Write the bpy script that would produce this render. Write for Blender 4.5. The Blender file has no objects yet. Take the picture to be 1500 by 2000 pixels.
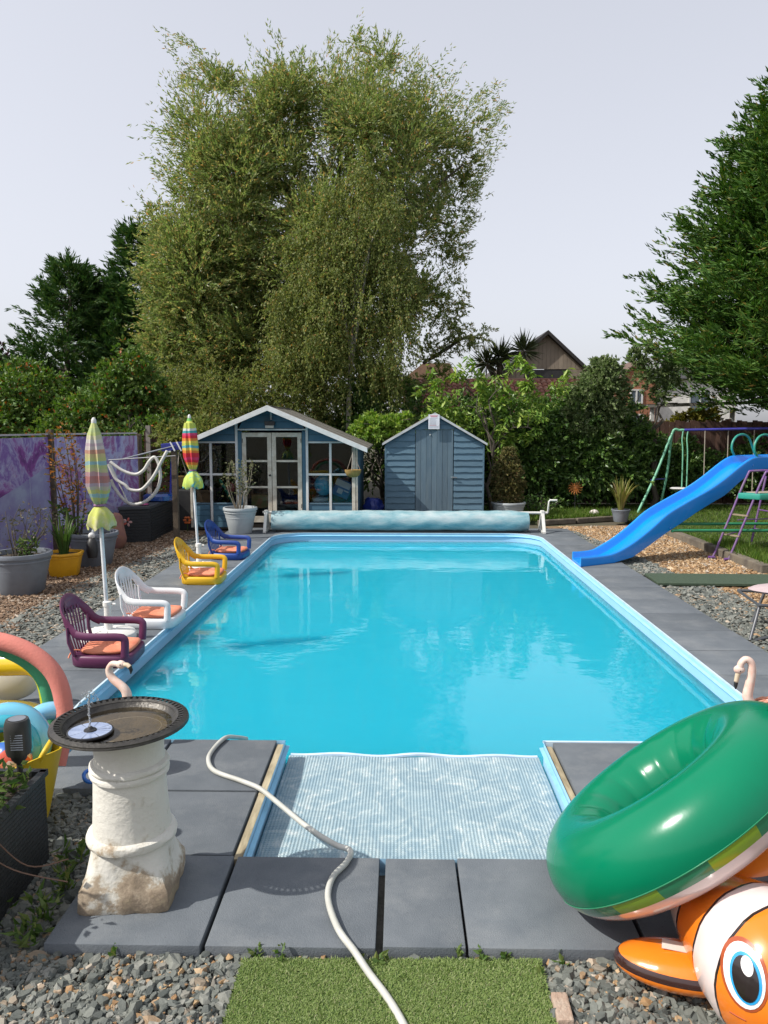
import bpy, bmesh, math, random
import numpy as np
from mathutils import Vector, Matrix
from mathutils.bvhtree import BVHTree
random.seed(7); RNG = np.random.default_rng(11)
R = math.radians; PI = math.pi
scene = bpy.context.scene
COL = scene.collection

# ------------------------------------------------------------------ camera, sky, sun, exposure
cam_d = bpy.data.cameras.new('camera'); cam = bpy.data.objects.new('camera', cam_d); COL.objects.link(cam)
cam_d.sensor_fit = 'VERTICAL'; cam_d.sensor_height = 36.0; cam_d.sensor_width = 27.0
cam_d.lens = 26.64; cam_d.clip_start = 0.05; cam_d.clip_end = 2000
cam.location = (0, 0, 1.8); cam.rotation_euler = (R(90 - 6.514), 0, R(1.177))
scene.camera = cam
SUN_TO = Vector((-0.64, -0.22, 0.68)).normalized()
sun_el = math.asin(SUN_TO.z); sun_az = math.atan2(SUN_TO.x, SUN_TO.y)
world = bpy.data.worlds.new('World'); scene.world = world; world.use_nodes = True
wn = world.node_tree.nodes; wl = world.node_tree.links
for n in list(wn): wn.remove(n)
sky = wn.new('ShaderNodeTexSky'); sky.sky_type = 'NISHITA'; sky.sun_disc = False
sky.sun_elevation = sun_el; sky.sun_rotation = sun_az
sky.altitude = 0; sky.air_density = 1.0; sky.dust_density = 3.0; sky.ozone_density = 1.5
hs = wn.new('ShaderNodeHueSaturation'); hs.inputs['Saturation'].default_value = 0.40; hs.inputs['Value'].default_value = 1.0
gm = wn.new('ShaderNodeGamma'); gm.inputs['Gamma'].default_value = 0.42
ml = wn.new('ShaderNodeMix'); ml.data_type = 'RGBA'; ml.blend_type = 'MULTIPLY'; ml.inputs[0].default_value = 1.0
ml.inputs[7].default_value = (3.08, 3.09, 3.27, 1)
bg = wn.new('ShaderNodeBackground'); bg.inputs['Strength'].default_value = 0.12
wo = wn.new('ShaderNodeOutputWorld')
wl.new(sky.outputs[0], hs.inputs['Color']); wl.new(hs.outputs[0], gm.inputs[0]); wl.new(gm.outputs[0], ml.inputs[6])
wl.new(ml.outputs[2], bg.inputs['Color']); wl.new(bg.outputs[0], wo.inputs['Surface'])
sd = bpy.data.lights.new('sun', 'SUN'); sd.energy = 4.2; sd.angle = R(0.55); sd.color = (1.0, 0.95, 0.87)
sun = bpy.data.objects.new('sun', sd); COL.objects.link(sun)
sun.rotation_euler = SUN_TO.to_track_quat('Z', 'Y').to_euler(); sun.location = (-20, -8, 25)
vs = scene.view_settings; vs.view_transform = 'Standard'; vs.look = 'None'; vs.gamma = 1.0; vs.use_curve_mapping = False
vs.exposure = 0.33
scene.cycles.max_bounces = 8; scene.cycles.transparent_max_bounces = 12
scene.cycles.caustics_reflective = False; scene.cycles.caustics_refractive = False

# ------------------------------------------------------------------ materials
MATS = {}
def newmat(name):
    m = bpy.data.materials.new(name); m.use_nodes = True
    nt = m.node_tree; b = nt.nodes['Principled BSDF']
    return m, nt, b, nt.nodes['Material Output']
def c4(c): return (c[0], c[1], c[2], 1.0)
def N(nt, t, **kw):
    n = nt.nodes.new(t)
    for k, v in kw.items():
        if k in n.inputs: n.inputs[k].default_value = v
        else: setattr(n, k, v)
    return n
def ramp(nt, stops, interp='LINEAR'):
    r = nt.nodes.new('ShaderNodeValToRGB'); e = r.color_ramp.elements; r.color_ramp.interpolation = interp
    while len(e) < len(stops): e.new(0.5)
    for i, (p, c) in enumerate(stops): e[i].position = p; e[i].color = c4(c)
    return r
def pm(name, col, col2=None, scale=6.0, rough=0.55, bump=0.0, bscale=80.0, metal=0.0, lo=0.4, hi=0.65, spec=0.5, coat=0.0,
       stretch=(1, 1, 1), detail=5, objvar=0.0, sss=0.0):
    """plain material: two tones mixed by noise, fine bump, optional per-object value change"""
    if name in MATS: return MATS[name]
    m, nt, b, out = newmat(name)
    b.inputs['Roughness'].default_value = rough; b.inputs['Metallic'].default_value = metal
    b.inputs['Specular IOR Level'].default_value = spec; b.inputs['Coat Weight'].default_value = coat
    if sss: b.inputs['Subsurface Weight'].default_value = sss; b.inputs['Subsurface Radius'].default_value = (.05, .05, .05)
    tc = N(nt, 'ShaderNodeTexCoord'); mp = N(nt, 'ShaderNodeMapping'); mp.inputs['Scale'].default_value = stretch
    nt.links.new(tc.outputs['Object'], mp.inputs[0])
    if col2 is None: col2 = tuple(x * 0.8 for x in col)
    no = N(nt, 'ShaderNodeTexNoise', Scale=scale, Detail=detail, Roughness=0.6)
    oi = N(nt, 'ShaderNodeObjectInfo')
    va = N(nt, 'ShaderNodeVectorMath', operation='MULTIPLY_ADD')
    va.inputs[1].default_value = (1, 1, 1)
    nt.links.new(mp.outputs[0], va.inputs[0]); nt.links.new(oi.outputs['Location'], va.inputs[2])
    nt.links.new(va.outputs[0], no.inputs['Vector'])
    rp = ramp(nt, [(lo, col), (hi, col2)]); nt.links.new(no.outputs[0], rp.inputs[0])
    last = rp.outputs[0]
    if objvar:
        h = N(nt, 'ShaderNodeHueSaturation'); mr = N(nt, 'ShaderNodeMapRange'); mr.inputs['To Min'].default_value = 1 - objvar; mr.inputs['To Max'].default_value = 1 + objvar
        nt.links.new(oi.outputs['Random'], mr.inputs[0]); nt.links.new(mr.outputs[0], h.inputs['Value']); nt.links.new(last, h.inputs['Color']); last = h.outputs[0]
    nt.links.new(last, b.inputs['Base Color'])
    if bump:
        n2 = N(nt, 'ShaderNodeTexNoise', Scale=bscale, Detail=4.0); nt.links.new(va.outputs[0], n2.inputs['Vector'])
        bp = N(nt, 'ShaderNodeBump', Strength=bump, Distance=0.01); nt.links.new(n2.outputs[0], bp.inputs['Height'])
        nt.links.new(bp.outputs[0], b.inputs['Normal'])
    MATS[name] = m; return m
def leafmat(name, stops, trans=0.35, rough=0.5, spec=0.25, bynoise=0.0):
    if name in MATS: return MATS[name]
    m, nt, b, out = newmat(name)
    g = N(nt, 'ShaderNodeNewGeometry'); rp = ramp(nt, stops)
    oi = N(nt, 'ShaderNodeObjectInfo')
    ad = N(nt, 'ShaderNodeMath', operation='ADD'); fr = N(nt, 'ShaderNodeMath', operation='FRACT')
    nt.links.new(g.outputs['Random Per Island'], ad.inputs[0]); nt.links.new(oi.outputs['Random'], ad.inputs[1])
    nt.links.new(ad.outputs[0], fr.inputs[0]); nt.links.new(fr.outputs[0], rp.inputs[0])
    nt.links.new(rp.outputs[0], b.inputs['Base Color'])
    b.inputs['Roughness'].default_value = rough; b.inputs['Specular IOR Level'].default_value = spec
    t = N(nt, 'ShaderNodeBsdfTranslucent'); h = N(nt, 'ShaderNodeHueSaturation', Saturation=1.15, Value=1.25)
    nt.links.new(rp.outputs[0], h.inputs['Color']); nt.links.new(h.outputs[0], t.inputs[0])
    mx = N(nt, 'ShaderNodeMixShader'); mx.inputs[0].default_value = trans
    nt.links.new(b.outputs[0], mx.inputs[1]); nt.links.new(t.outputs[0], mx.inputs[2]); nt.links.new(mx.outputs[0], out.inputs[0])
    MATS[name] = m; return m
def islandmat(name, stops, rough=0.7, bump=0.3, bscale=120, interp='LINEAR', noisecol=0.25):
    if name in MATS: return MATS[name]
    m, nt, b, out = newmat(name)
    g = N(nt, 'ShaderNodeNewGeometry'); rp = ramp(nt, stops, interp); oi = N(nt, 'ShaderNodeObjectInfo')
    ad = N(nt, 'ShaderNodeMath', operation='ADD'); fr = N(nt, 'ShaderNodeMath', operation='FRACT')
    nt.links.new(g.outputs['Random Per Island'], ad.inputs[0]); nt.links.new(oi.outputs['Random'], ad.inputs[1]); nt.links.new(ad.outputs[0], fr.inputs[0])
    nt.links.new(fr.outputs[0], rp.inputs[0])
    no = N(nt, 'ShaderNodeTexNoise', Scale=60.0, Detail=4.0); nt.links.new(g.outputs['Position'], no.inputs['Vector'])
    mr = N(nt, 'ShaderNodeMapRange'); mr.inputs['To Min'].default_value = 1 - noisecol; mr.inputs['To Max'].default_value = 1 + noisecol
    nt.links.new(no.outputs[0], mr.inputs[0])
    h = N(nt, 'ShaderNodeHueSaturation'); nt.links.new(mr.outputs[0], h.inputs['Value']); nt.links.new(rp.outputs[0], h.inputs['Color'])
    nt.links.new(h.outputs[0], b.inputs['Base Color']); b.inputs['Roughness'].default_value = rough
    if bump:
        n2 = N(nt, 'ShaderNodeTexNoise', Scale=bscale, Detail=4.0); nt.links.new(g.outputs['Position'], n2.inputs['Vector'])
        bp = N(nt, 'ShaderNodeBump', Strength=bump, Distance=0.004); nt.links.new(n2.outputs[0], bp.inputs['Height']); nt.links.new(bp.outputs[0], b.inputs['Normal'])
    MATS[name] = m; return m
def vinyl(name, col, rough=0.18, coat=0.6):
    if name in MATS: return MATS[name]
    m = pm(name, col, tuple(x * 0.93 for x in col), scale=3, rough=rough, coat=coat, bump=0.12, bscale=9)
    m.node_tree.nodes['Principled BSDF'].inputs['Coat Roughness'].default_value = 0.12
    return m

# ------------------------------------------------------------------ mesh helpers
def V(*a): return Vector(a)
class MB:
    def __init__(s): s.v = []; s.f = []; s.mi = []; s.cur = 0
    def add(s, vs_, fs):
        o = len(s.v); s.v += [tuple(p) for p in vs_]
        for f in fs: s.f.append(tuple(i + o for i in f)); s.mi.append(s.cur)
        return s
    def box(s, x0, x1, y0, y1, z0, z1):
        return s.add([(x0,y0,z0),(x1,y0,z0),(x1,y1,z0),(x0,y1,z0),(x0,y0,z1),(x1,y0,z1),(x1,y1,z1),(x0,y1,z1)],
              [(3,2,1,0),(4,5,6,7),(0,1,5,4),(1,2,6,5),(2,3,7,6),(3,0,4,7)])
    def obox(s, c, ax, ay, az):
        c = V(*c); ax = V(*ax); ay = V(*ay); az = V(*az)
        p = [c-ax-ay-az, c+ax-ay-az, c+ax+ay-az, c-ax+ay-az, c-ax-ay+az, c+ax-ay+az, c+ax+ay+az, c-ax+ay+az]
        return s.add(p, [(3,2,1,0),(4,5,6,7),(0,1,5,4),(1,2,6,5),(2,3,7,6),(3,0,4,7)])
    def bar(s, a, b, w, h, upv=(0,0,1)):
        a = V(*a); b = V(*b); d = (b-a); L = d.length; d.normalize(); u = V(*upv)
        sd_ = d.cross(u)
        if sd_.length < 1e-4: sd_ = d.cross(V(0,1,0))
        sd_.normalize(); u = sd_.cross(d)
        return s.obox((a+b)/2, d*L/2, sd_*w/2, u*h/2)
    def tube(s, pts, r, n=8, caps=True, closed=False, ry=None, upv=None):
        pts = [V(*p) for p in pts]; m = len(pts)
        rs = r if isinstance(r, (list, tuple)) else [r]*m
        prev = None; rings = []
        for i, p in enumerate(pts):
            if closed: t = pts[(i+1) % m] - pts[i-1]
            else: t = pts[min(i+1, m-1)] - pts[max(i-1, 0)]
            if t.length < 1e-9: t = V(0,0,1)
            t.normalize()
            if upv is not None: a = V(*upv) - t*t.dot(V(*upv))
            elif prev is None:
                a = V(0,0,1) if abs(t.z) < 0.9 else V(1,0,0); a = a - t*t.dot(a)
            else: a = prev - t*t.dot(prev)
            if a.length < 1e-6: a = V(1,0,0)
            a.normalize(); prev = a; bb = t.cross(a)
            k = (ry/r if (ry and not isinstance(r, (list, tuple))) else 1.0) if not callable(ry) else ry(i)
            rings.append([p + a*(rs[i]*math.cos(2*PI*j/n)) + bb*(rs[i]*k*math.sin(2*PI*j/n)) for j in range(n)])
        o = len(s.v); vs_ = [q for rg in rings for q in rg]; fs = []
        for i in range(m if closed else m-1):
            i2 = (i+1) % m
            for j in range(n): fs.append((i*n+j, i*n+(j+1)%n, i2*n+(j+1)%n, i2*n+j))
        if caps and not closed: fs += [tuple(range(n-1, -1, -1)), tuple((m-1)*n+j for j in range(n))]
        return s.add(vs_, fs)
    def lathe(s, prof, c=(0,0,0), n=24, axis=None, caps=True, rfun=None, sx=1.0, sy=1.0):
        c = V(*c); q = V(*axis).to_track_quat('Z', 'Y').to_matrix() if axis is not None else Matrix.Identity(3)
        vs_ = []; fs = []; m = len(prof)
        for i, (r, z) in enumerate(prof):
            for j in range(n):
                a = 2*PI*j/n; rr = r*(rfun(a, i) if rfun else 1.0)
                vs_.append(c + q @ V(rr*math.cos(a)*sx, rr*math.sin(a)*sy, z))
        for i in range(m-1):
            for j in range(n): fs.append((i*n+j, i*n+(j+1)%n, (i+1)*n+(j+1)%n, (i+1)*n+j))
        if caps:
            if prof[0][0] > 1e-5: fs.append(tuple(range(n-1, -1, -1)))
            if prof[-1][0] > 1e-5: fs.append(tuple((m-1)*n+j for j in range(n)))
        return s.add(vs_, fs)
    def ell(s, c, rx, ry, rz, n=16, m=10, rot=None):
        c = V(*c); vs_ = []; fs = []; q = rot.to_matrix() if rot is not None else Matrix.Identity(3)
        for i in range(m+1):
            t = PI*i/m
            for j in range(n):
                a = 2*PI*j/n; vs_.append(c + q @ V(rx*math.sin(t)*math.cos(a), ry*math.sin(t)*math.sin(a), -rz*math.cos(t)))
        for i in range(m):
            for j in range(n): fs.append((i*n+j, i*n+(j+1)%n, (i+1)*n+(j+1)%n, (i+1)*n+j))
        return s.add(vs_, fs)
    def torus(s, c, axis, R_, r_, n=48, m=16, a0=0, a1=2*PI, squash=1.0):
        c = V(*c); q = V(*axis).to_track_quat('Z', 'Y').to_matrix(); full = abs(a1-a0-2*PI) < 1e-6
        vs_ = []; fs = []; k = n if full else n+1
        for i in range(k):
            a = a0 + (a1-a0)*i/n
            for j in range(m):
                b = 2*PI*j/m; rr = R_ + r_*math.cos(b); vs_.append(c + q @ V(rr*math.cos(a), rr*math.sin(a), r_*squash*math.sin(b)))
        for i in range(n if full else n):
            i2 = (i+1) % k
            for j in range(m): fs.append((i*m+j, i2*m+j, i2*m+(j+1)%m, i*m+(j+1)%m))
        if not full: fs += [tuple(range(m-1,-1,-1)), tuple(n*m+j for j in range(m))]
        return s.add(vs_, fs)
    def prism(s, poly, z0, z1):
        """extrude an XY polygon"""
        n = len(poly); vs_ = [(x,y,z0) for x,y in poly] + [(x,y,z1) for x,y in poly]
        return s.add(vs_, [tuple(range(n-1,-1,-1)), tuple(range(n,2*n))] + [(i,(i+1)%n,n+(i+1)%n,n+i) for i in range(n)])
    def prismy(s, poly, y0, y1):
        """extrude an XZ polygon along Y"""
        n = len(poly); vs_ = [(x,y0,z) for x,z in poly] + [(x,y1,z) for x,z in poly]
        return s.add(vs_, [tuple(range(n)), tuple(range(2*n-1,n-1,-1))] + [(i,n+i,n+(i+1)%n,(i+1)%n) for i in range(n)])
    def mesh(s, name, mats, smooth=False, origin=(0,0,0), fix=True, bevel=0):
        me = bpy.data.meshes.new(name); o = V(*origin)
        me.from_pydata([tuple(V(*p)-o) for p in s.v], [], s.f)
        for m in (mats if isinstance(mats, (list, tuple)) else [mats]): me.materials.append(m)
        me.polygons.foreach_set('material_index', s.mi)
        if fix or bevel:
            b = bmesh.new(); b.from_mesh(me)
            bmesh.ops.remove_doubles(b, verts=b.verts, dist=1e-6)
            bmesh.ops.recalc_face_normals(b, faces=b.faces)
            if bevel:
                es = [e for e in b.edges if len(e.link_faces) == 2 and e.calc_face_angle(0) > 0.6]
                bmesh.ops.bevel(b, geom=es, offset=bevel, segments=2, affect='EDGES', profile=0.6)
            b.to_mesh(me); b.free()
        if smooth: me.polygons.foreach_set('use_smooth', [True]*len(me.polygons)); me.set_sharp_from_angle(angle=R(smooth if smooth is not True else 50))
        me.update(); return me
    def build(s, name, mats, parent=None, smooth=False, world=True, bevel=0, fix=True, loc=None):
        org = V(0,0,0)
        if world and parent is not None: org = parent['org_'] if False else ORG.get(parent.name, V(0,0,0))
        if loc is not None: org = V(*loc)
        me = s.mesh(name, mats, smooth, org, fix, bevel)
        o = bpy.data.objects.new(name, me); COL.objects.link(o)
        if parent is not None: o.parent = parent
        if loc is not None: o.location = V(*loc) - (ORG.get(parent.name, V(0,0,0)) if parent is not None else V(0,0,0))
        ORG[o.name] = (V(*loc) if loc is not None else org)
        return o
ORG = {}
def tag(o, label, cat, group=None, kind=None):
    if label: o['label'] = label
    if cat: o['category'] = cat
    if group: o['group'] = group
    if kind: o['kind'] = kind
    return o
def thing(name, loc, label, cat, group=None, rz=0):
    o = bpy.data.objects.new(name, None); COL.objects.link(o); o.location = loc; o.rotation_euler = (0,0,rz)
    o.empty_display_size = 0.1
    ORG[o.name] = V(*loc)
    return tag(o, label, cat, group)
def solo(o, label, cat, group=None):  # a one-mesh thing: keep origin at world zero
    return tag(o, label, cat, group)
def link(name, me, parent, loc=(0,0,0), rot=None, sc=None):
    o = bpy.data.objects.new(name, me); COL.objects.link(o); o.parent = parent
    o.location = loc
    if rot is not None: o.rotation_euler = rot
    if sc is not None: o.scale = sc
    ORG[o.name] = V(0,0,0)
    return o
def npmesh(name, verts, faces, mat, parent=None, org=None):
    """fast mesh from numpy: verts (n,3), faces (m,k) with k = 3 or 4"""
    me = bpy.data.meshes.new(name); verts = np.asarray(verts, np.float32); faces = np.asarray(faces, np.int32)
    if parent is not None:
        o_ = ORG.get(parent.name, V(0,0,0)); verts = verts - np.array(o_, np.float32)
    k = faces.shape[1]
    me.vertices.add(len(verts)); me.vertices.foreach_set('co', verts.ravel())
    me.loops.add(faces.size); me.loops.foreach_set('vertex_index', faces.ravel())
    me.polygons.add(len(faces)); me.polygons.foreach_set('loop_start', np.arange(0, faces.size, k, dtype=np.int32))
    me.polygons.foreach_set('loop_total', np.full(len(faces), k, np.int32))
    me.materials.append(mat); me.update(calc_edges=True)
    me.polygons.foreach_set('use_smooth', [False]*len(me.polygons))
    o = bpy.data.objects.new(name, me); COL.objects.link(o)
    if parent is not None: o.parent = parent
    return o
def unit(a): return a / (np.linalg.norm(a, axis=-1, keepdims=True) + 1e-9)
def leaves(name, P, D, L, W, mat, parent=None, bend=0.0, face=None, loose=.55):
    """kite-shaped leaves: base P, direction D, length L, width W"""
    n = len(P); D = unit(D); rv = RNG.normal(size=(n,3)) if face is None else unit(np.broadcast_to(face,(n,3)))+RNG.normal(size=(n,3))*loose; S = unit(np.cross(D, rv)); Nn = np.cross(D, S)
    L = np.broadcast_to(L, (n,))[:,None]; W = np.broadcast_to(W, (n,))[:,None]
    a = P; t = P + D*L + Nn*(-bend*L); mid = P + D*(L*0.45) + Nn*(0.08*L)
    verts = np.stack([a, mid - S*W/2, t, mid + S*W/2], 1).reshape(-1,3)
    return npmesh(name, verts, np.arange(4*n).reshape(n,4), mat, parent)
def spray(centres, radii, n_twig, per, up=0.2, droop=0.15, jitter=0.5, tl=(0.5,1.0)):
    """twigs growing outwards from clump centres; returns leaf bases and directions"""
    k = len(centres); rm = radii.mean(1); idx = np.repeat(np.arange(k), np.maximum(3, (n_twig*(rm/rm.mean())**2).astype(int))); c = centres[idx]; r = radii[idx]
    d = unit(RNG.normal(size=(len(idx),3)))
    start = c + d*r*RNG.uniform(0.1,0.6,(len(idx),1))
    g = unit(d + np.array([0,0,up]) + RNG.normal(size=d.shape)*0.35)
    ln = (RNG.uniform(tl[0], tl[1], len(idx))*r.mean(1))[:,None]
    s = RNG.uniform(0.1, 1.0, (len(idx), per, 1))
    P = start[:,None] + g[:,None]*ln[:,None]*s + np.array([0,0,-1.0])*droop*(ln[:,None]*s**2)
    D = g[:,None] + RNG.normal(size=P.shape)*jitter + np.array([0,0,-droop*1.5])*s
    spray.face = np.broadcast_to((d+np.array([0,0,.35]))[:,None], P.shape).reshape(-1,3)       # leaves turn their faces outwards
    return P.reshape(-1,3), D.reshape(-1,3)
def in_poly(x, z, poly):
    ins = np.zeros(x.shape, bool); n = len(poly)
    for i in range(n):
        x1,z1 = poly[i]; x2,z2 = poly[(i+1)%n]
        c = ((z1>z) != (z2>z)) & (x < (x2-x1)*(z-z1)/(z2-z1+1e-12)+x1); ins ^= c
    return ins
def edge_dist(x, z, poly):
    d = np.full(x.shape, 1e9); n = len(poly)
    for i in range(n):
        a = np.array(poly[i]); b = np.array(poly[(i+1)%n]); ab = b-a
        t = np.clip(((x-a[0])*ab[0]+(z-a[1])*ab[1])/(ab@ab), 0, 1)
        d = np.minimum(d, np.hypot(x-a[0]-t*ab[0], z-a[1]-t*ab[1]))
    return d
def crown_clumps(poly, y0, depth, n, r=(0.5,1.0), front=0.0):
    """clump centres filling a crown whose side outline is poly (X,Z) and whose thickness swells with distance from the rim"""
    p = np.array(poly); out = []
    while len(out) < n:
        x = RNG.uniform(p[:,0].min(), p[:,0].max(), 400); z = RNG.uniform(p[:,1].min(), p[:,1].max(), 400)
        ok = in_poly(x, z, poly); x = x[ok]; z = z[ok]; d = edge_dist(x, z, poly)
        th = depth*np.sqrt(np.clip(d/1.9, 0.05, 1)); yy = RNG.uniform(-1,1,len(x)); yy = np.sign(yy)*np.abs(yy)**0.6
        for i in range(len(x)): out.append((x[i], y0 + th[i]*yy[i], z[i], d[i]))
    out = np.array(out[:n]); rad = np.clip(out[:,3]*0.9, r[0]*0.55, None); rad = np.minimum(rad, RNG.uniform(r[0], r[1], n))
    return out[:,:3], np.stack([rad, rad, rad*0.9], 1)
def limbs(name, base, top, spread, n, r0, mat, parent, seed=1, ends=None):
    """tapered trunk with forking limbs as one tube mesh"""
    rd = random.Random(seed); m = MB(); b = V(*base); t = V(*top)
    pts = [b + (t-b)*k/8 + V(rd.uniform(-.1,.1), rd.uniform(-.1,.1), 0)*(k>0) for k in range(9)]
    m.tube(pts, [r0*(1-0.1*k) for k in range(9)], 9)
    for i in range(n):
        k = rd.randint(2, 7); p0 = pts[k]
        e = V(*ends[i]) if ends is not None and i < len(ends) else p0 + V(rd.uniform(-1,1)*spread, rd.uniform(-.6,.6)*spread, rd.uniform(.5,1.5)*spread)
        q = [p0 + (e-p0)*j/6 + V(rd.uniform(-.12,.12), rd.uniform(-.12,.12), 0.25*math.sin(j/6*PI))*(0<j<6) for j in range(7)]
        m.tube(q, [max(r0*(0.5-0.07*j), 0.012) for j in range(7)], 6)
        for w in range(3):
            f = q[rd.randint(2,5)]; g = f + V(rd.uniform(-1,1), rd.uniform(-.8,.8), rd.uniform(.2,1.1))*spread*0.5
            m.tube([f, (f+g)/2 + V(0,0,.1), g], [r0*.16, r0*.1, 0.008], 5)
    return m.build(name, mat, parent, smooth=True)
def decal(bvh, o, d, upv, pts, off, rings=5):
    """polygon (2D outline round its middle) laid onto a surface, raised by off"""
    d = V(*d).normalized(); u = V(*upv); u = (u - d*d.dot(u)).normalized(); s_ = d.cross(u); o = V(*o)
    vs_ = []; cx = sum(p[0] for p in pts)/len(pts); cy = sum(p[1] for p in pts)/len(pts)
    def pt(a, b_):
        h = bvh.ray_cast(o + s_*a + u*b_, d)
        return (h[0] - d*off) if h[0] else o + s_*a + u*b_ + d*0.3
    vs_.append(pt(cx, cy)); n = len(pts)
    for k in range(1, rings+1):
        for p in pts: vs_.append(pt(cx+(p[0]-cx)*k/rings, cy+(p[1]-cy)*k/rings))
    fs = [(0, 1+j, 1+(j+1)%n) for j in range(n)]
    for k in range(rings-1):
        for j in range(n): fs.append((1+k*n+j, 1+(k+1)*n+j, 1+(k+1)*n+(j+1)%n, 1+k*n+(j+1)%n))
    return MB().add(vs_, fs)
def smoothpath(pts, k=6):
    """Catmull-Rom through points"""
    P = [V(*p) for p in pts]; out = []
    for i in range(len(P)-1):
        p0 = P[max(i-1,0)]; p1 = P[i]; p2 = P[i+1]; p3 = P[min(i+2,len(P)-1)]
        for j in range(k):
            t = j/k; out.append(0.5*((2*p1)+(p2-p0)*t+(2*p0-5*p1+4*p2-p3)*t*t+(3*p1-p0-3*p2+p3)*t**3))
    out.append(P[-1]); return out

# ================================================================== SETTING
PX0, PX1, PY0, PY1, PR = -2.08, 2.30, 4.18, 12.62, 0.55     # pool rectangle
AX0, AX1, AY0 = -0.655, 0.83, 2.99                           # step bay at the near end
def arc(cx, cy, r, a0, a1, n=10): return [(cx+r*math.cos(a0+(a1-a0)*i/n), cy+r*math.sin(a0+(a1-a0)*i/n)) for i in range(n+1)]
def pool_outline(e=0.0):
    x0, x1, y0, y1, r = PX0+e, PX1-e, PY0+e, PY1-e, PR-e
    return ([(AX1-e, y0)] + arc(x1-r, y0+r, r, -PI/2, 0) + arc(x1-r, y1-r, r, 0, PI/2) + arc(x0+r, y1-r, r, PI/2, PI) + arc(x0+r, y0+r, r, PI, 1.5*PI)
            + [(AX0+e, y0), (AX0+e, AY0+e), (AX1-e, AY0+e)])
# ground: one sheet to the horizon with an opening where the pool is dug in
HX0, HX1, HY0, HY1 = PX0-.02, PX1+.02, AY0-.02, PY1+.02
g = MB(); BIG = 900
ex = [-BIG, HX0, HX1, BIG]; ey = [-BIG, HY0, HY1, BIG]
for i in range(3):
    for j in range(3):
        if i == 1 and j == 1: continue
        g.add([(ex[i],ey[j],-.07),(ex[i+1],ey[j],-.07),(ex[i+1],ey[j+1],-.07),(ex[i],ey[j+1],-.07)], [(0,1,2,3)])
m_earth = pm('earth', (.09,.075,.05), (.05,.06,.025), scale=1.2, rough=.95, bump=.5, bscale=40)
tag(g.build('ground', m_earth), None, None, kind='structure')

# gravel beds (thin sheets over the ground) and their stones
slate_stops = [(0,(.070,.080,.074)),(.3,(.112,.122,.110)),(.6,(.155,.165,.145)),(.86,(.215,.218,.195)),(.93,(.21,.18,.14)),(.97,(.30,.19,.10)),(1,(.40,.36,.30))]
m_slate = islandmat('slate_chippings', slate_stops, rough=.72, bump=.4, bscale=180)
m_gold = islandmat('golden_gravel', [(0,(.17,.095,.045)),(.35,(.30,.18,.085)),(.6,(.40,.26,.13)),(.8,(.46,.34,.21)),(.93,(.22,.20,.17)),(1,(.55,.46,.36))], rough=.75, bump=.3)
m_brown = islandmat('brown_gravel', [(0,(.10,.062,.038)),(.4,(.18,.11,.065)),(.7,(.25,.165,.10)),(.9,(.30,.23,.17)),(1,(.40,.34,.27))], rough=.8, bump=.3)
m_under = pm('gravel_underlay', (.06,.06,.055), (.10,.09,.075), scale=45, rough=.95, bump=.8, bscale=70)
m_underg = pm('gravel_underlay_gold', (.16,.10,.055), (.26,.17,.09), scale=45, rough=.95, bump=.8, bscale=70)
m_underb = pm('gravel_underlay_brown', (.09,.06,.04), (.16,.11,.07), scale=45, rough=.95, bump=.8, bscale=70)
_t = (1+5**.5)/2
ICO = np.array([(-1,_t,0),(1,_t,0),(-1,-_t,0),(1,-_t,0),(0,-1,_t),(0,1,_t),(0,-1,-_t),(0,1,-_t),(_t,0,-1),(_t,0,1),(-_t,0,-1),(-_t,0,1)])/math.sqrt(1+_t*_t)
ICF = np.array([(0,11,5),(0,5,1),(0,1,7),(0,7,10),(0,10,11),(1,5,9),(5,11,4),(11,10,2),(10,7,6),(7,1,8),(3,9,4),(3,4,2),(3,2,6),(3,6,8),(3,8,9),(4,9,5),(2,4,11),(6,2,10),(8,6,7),(9,8,1)])
OCT = np.array([(1,0,0),(0,1,0),(-1,0,0),(0,-1,0),(0,0,1),(0,0,-1)], float)
OCF = np.array([(0,1,4),(1,2,4),(2,3,4),(3,0,4),(1,0,5),(2,1,5),(3,2,5),(0,3,5)])
CHIP = np.array([(math.cos(2*PI*k/6+.2*(k%2)), math.sin(2*PI*k/6+.2*(k%2)), -1) for k in range(6)]+[(.74*math.cos(2*PI*k/6), .74*math.sin(2*PI*k/6), 1) for k in range(6)])
CHF = np.array([(0,2,1),(0,3,2),(0,4,3),(0,5,4),(6,7,8),(6,8,9),(6,9,10),(6,10,11)]+[t_ for k in range(6) for t_ in ((k,(k+1)%6,6+(k+1)%6),(k,6+(k+1)%6,6+k))])
def scatter_in(poly, n):
    p = np.array(poly); out = np.zeros((0,2))
    while len(out) < n:
        q = np.stack([RNG.uniform(p[:,0].min(), p[:,0].max(), n*2), RNG.uniform(p[:,1].min(), p[:,1].max(), n*2)], 1)
        out = np.concatenate([out, q[in_poly(q[:,0], q[:,1], poly)]])
    return out[:n]
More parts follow.
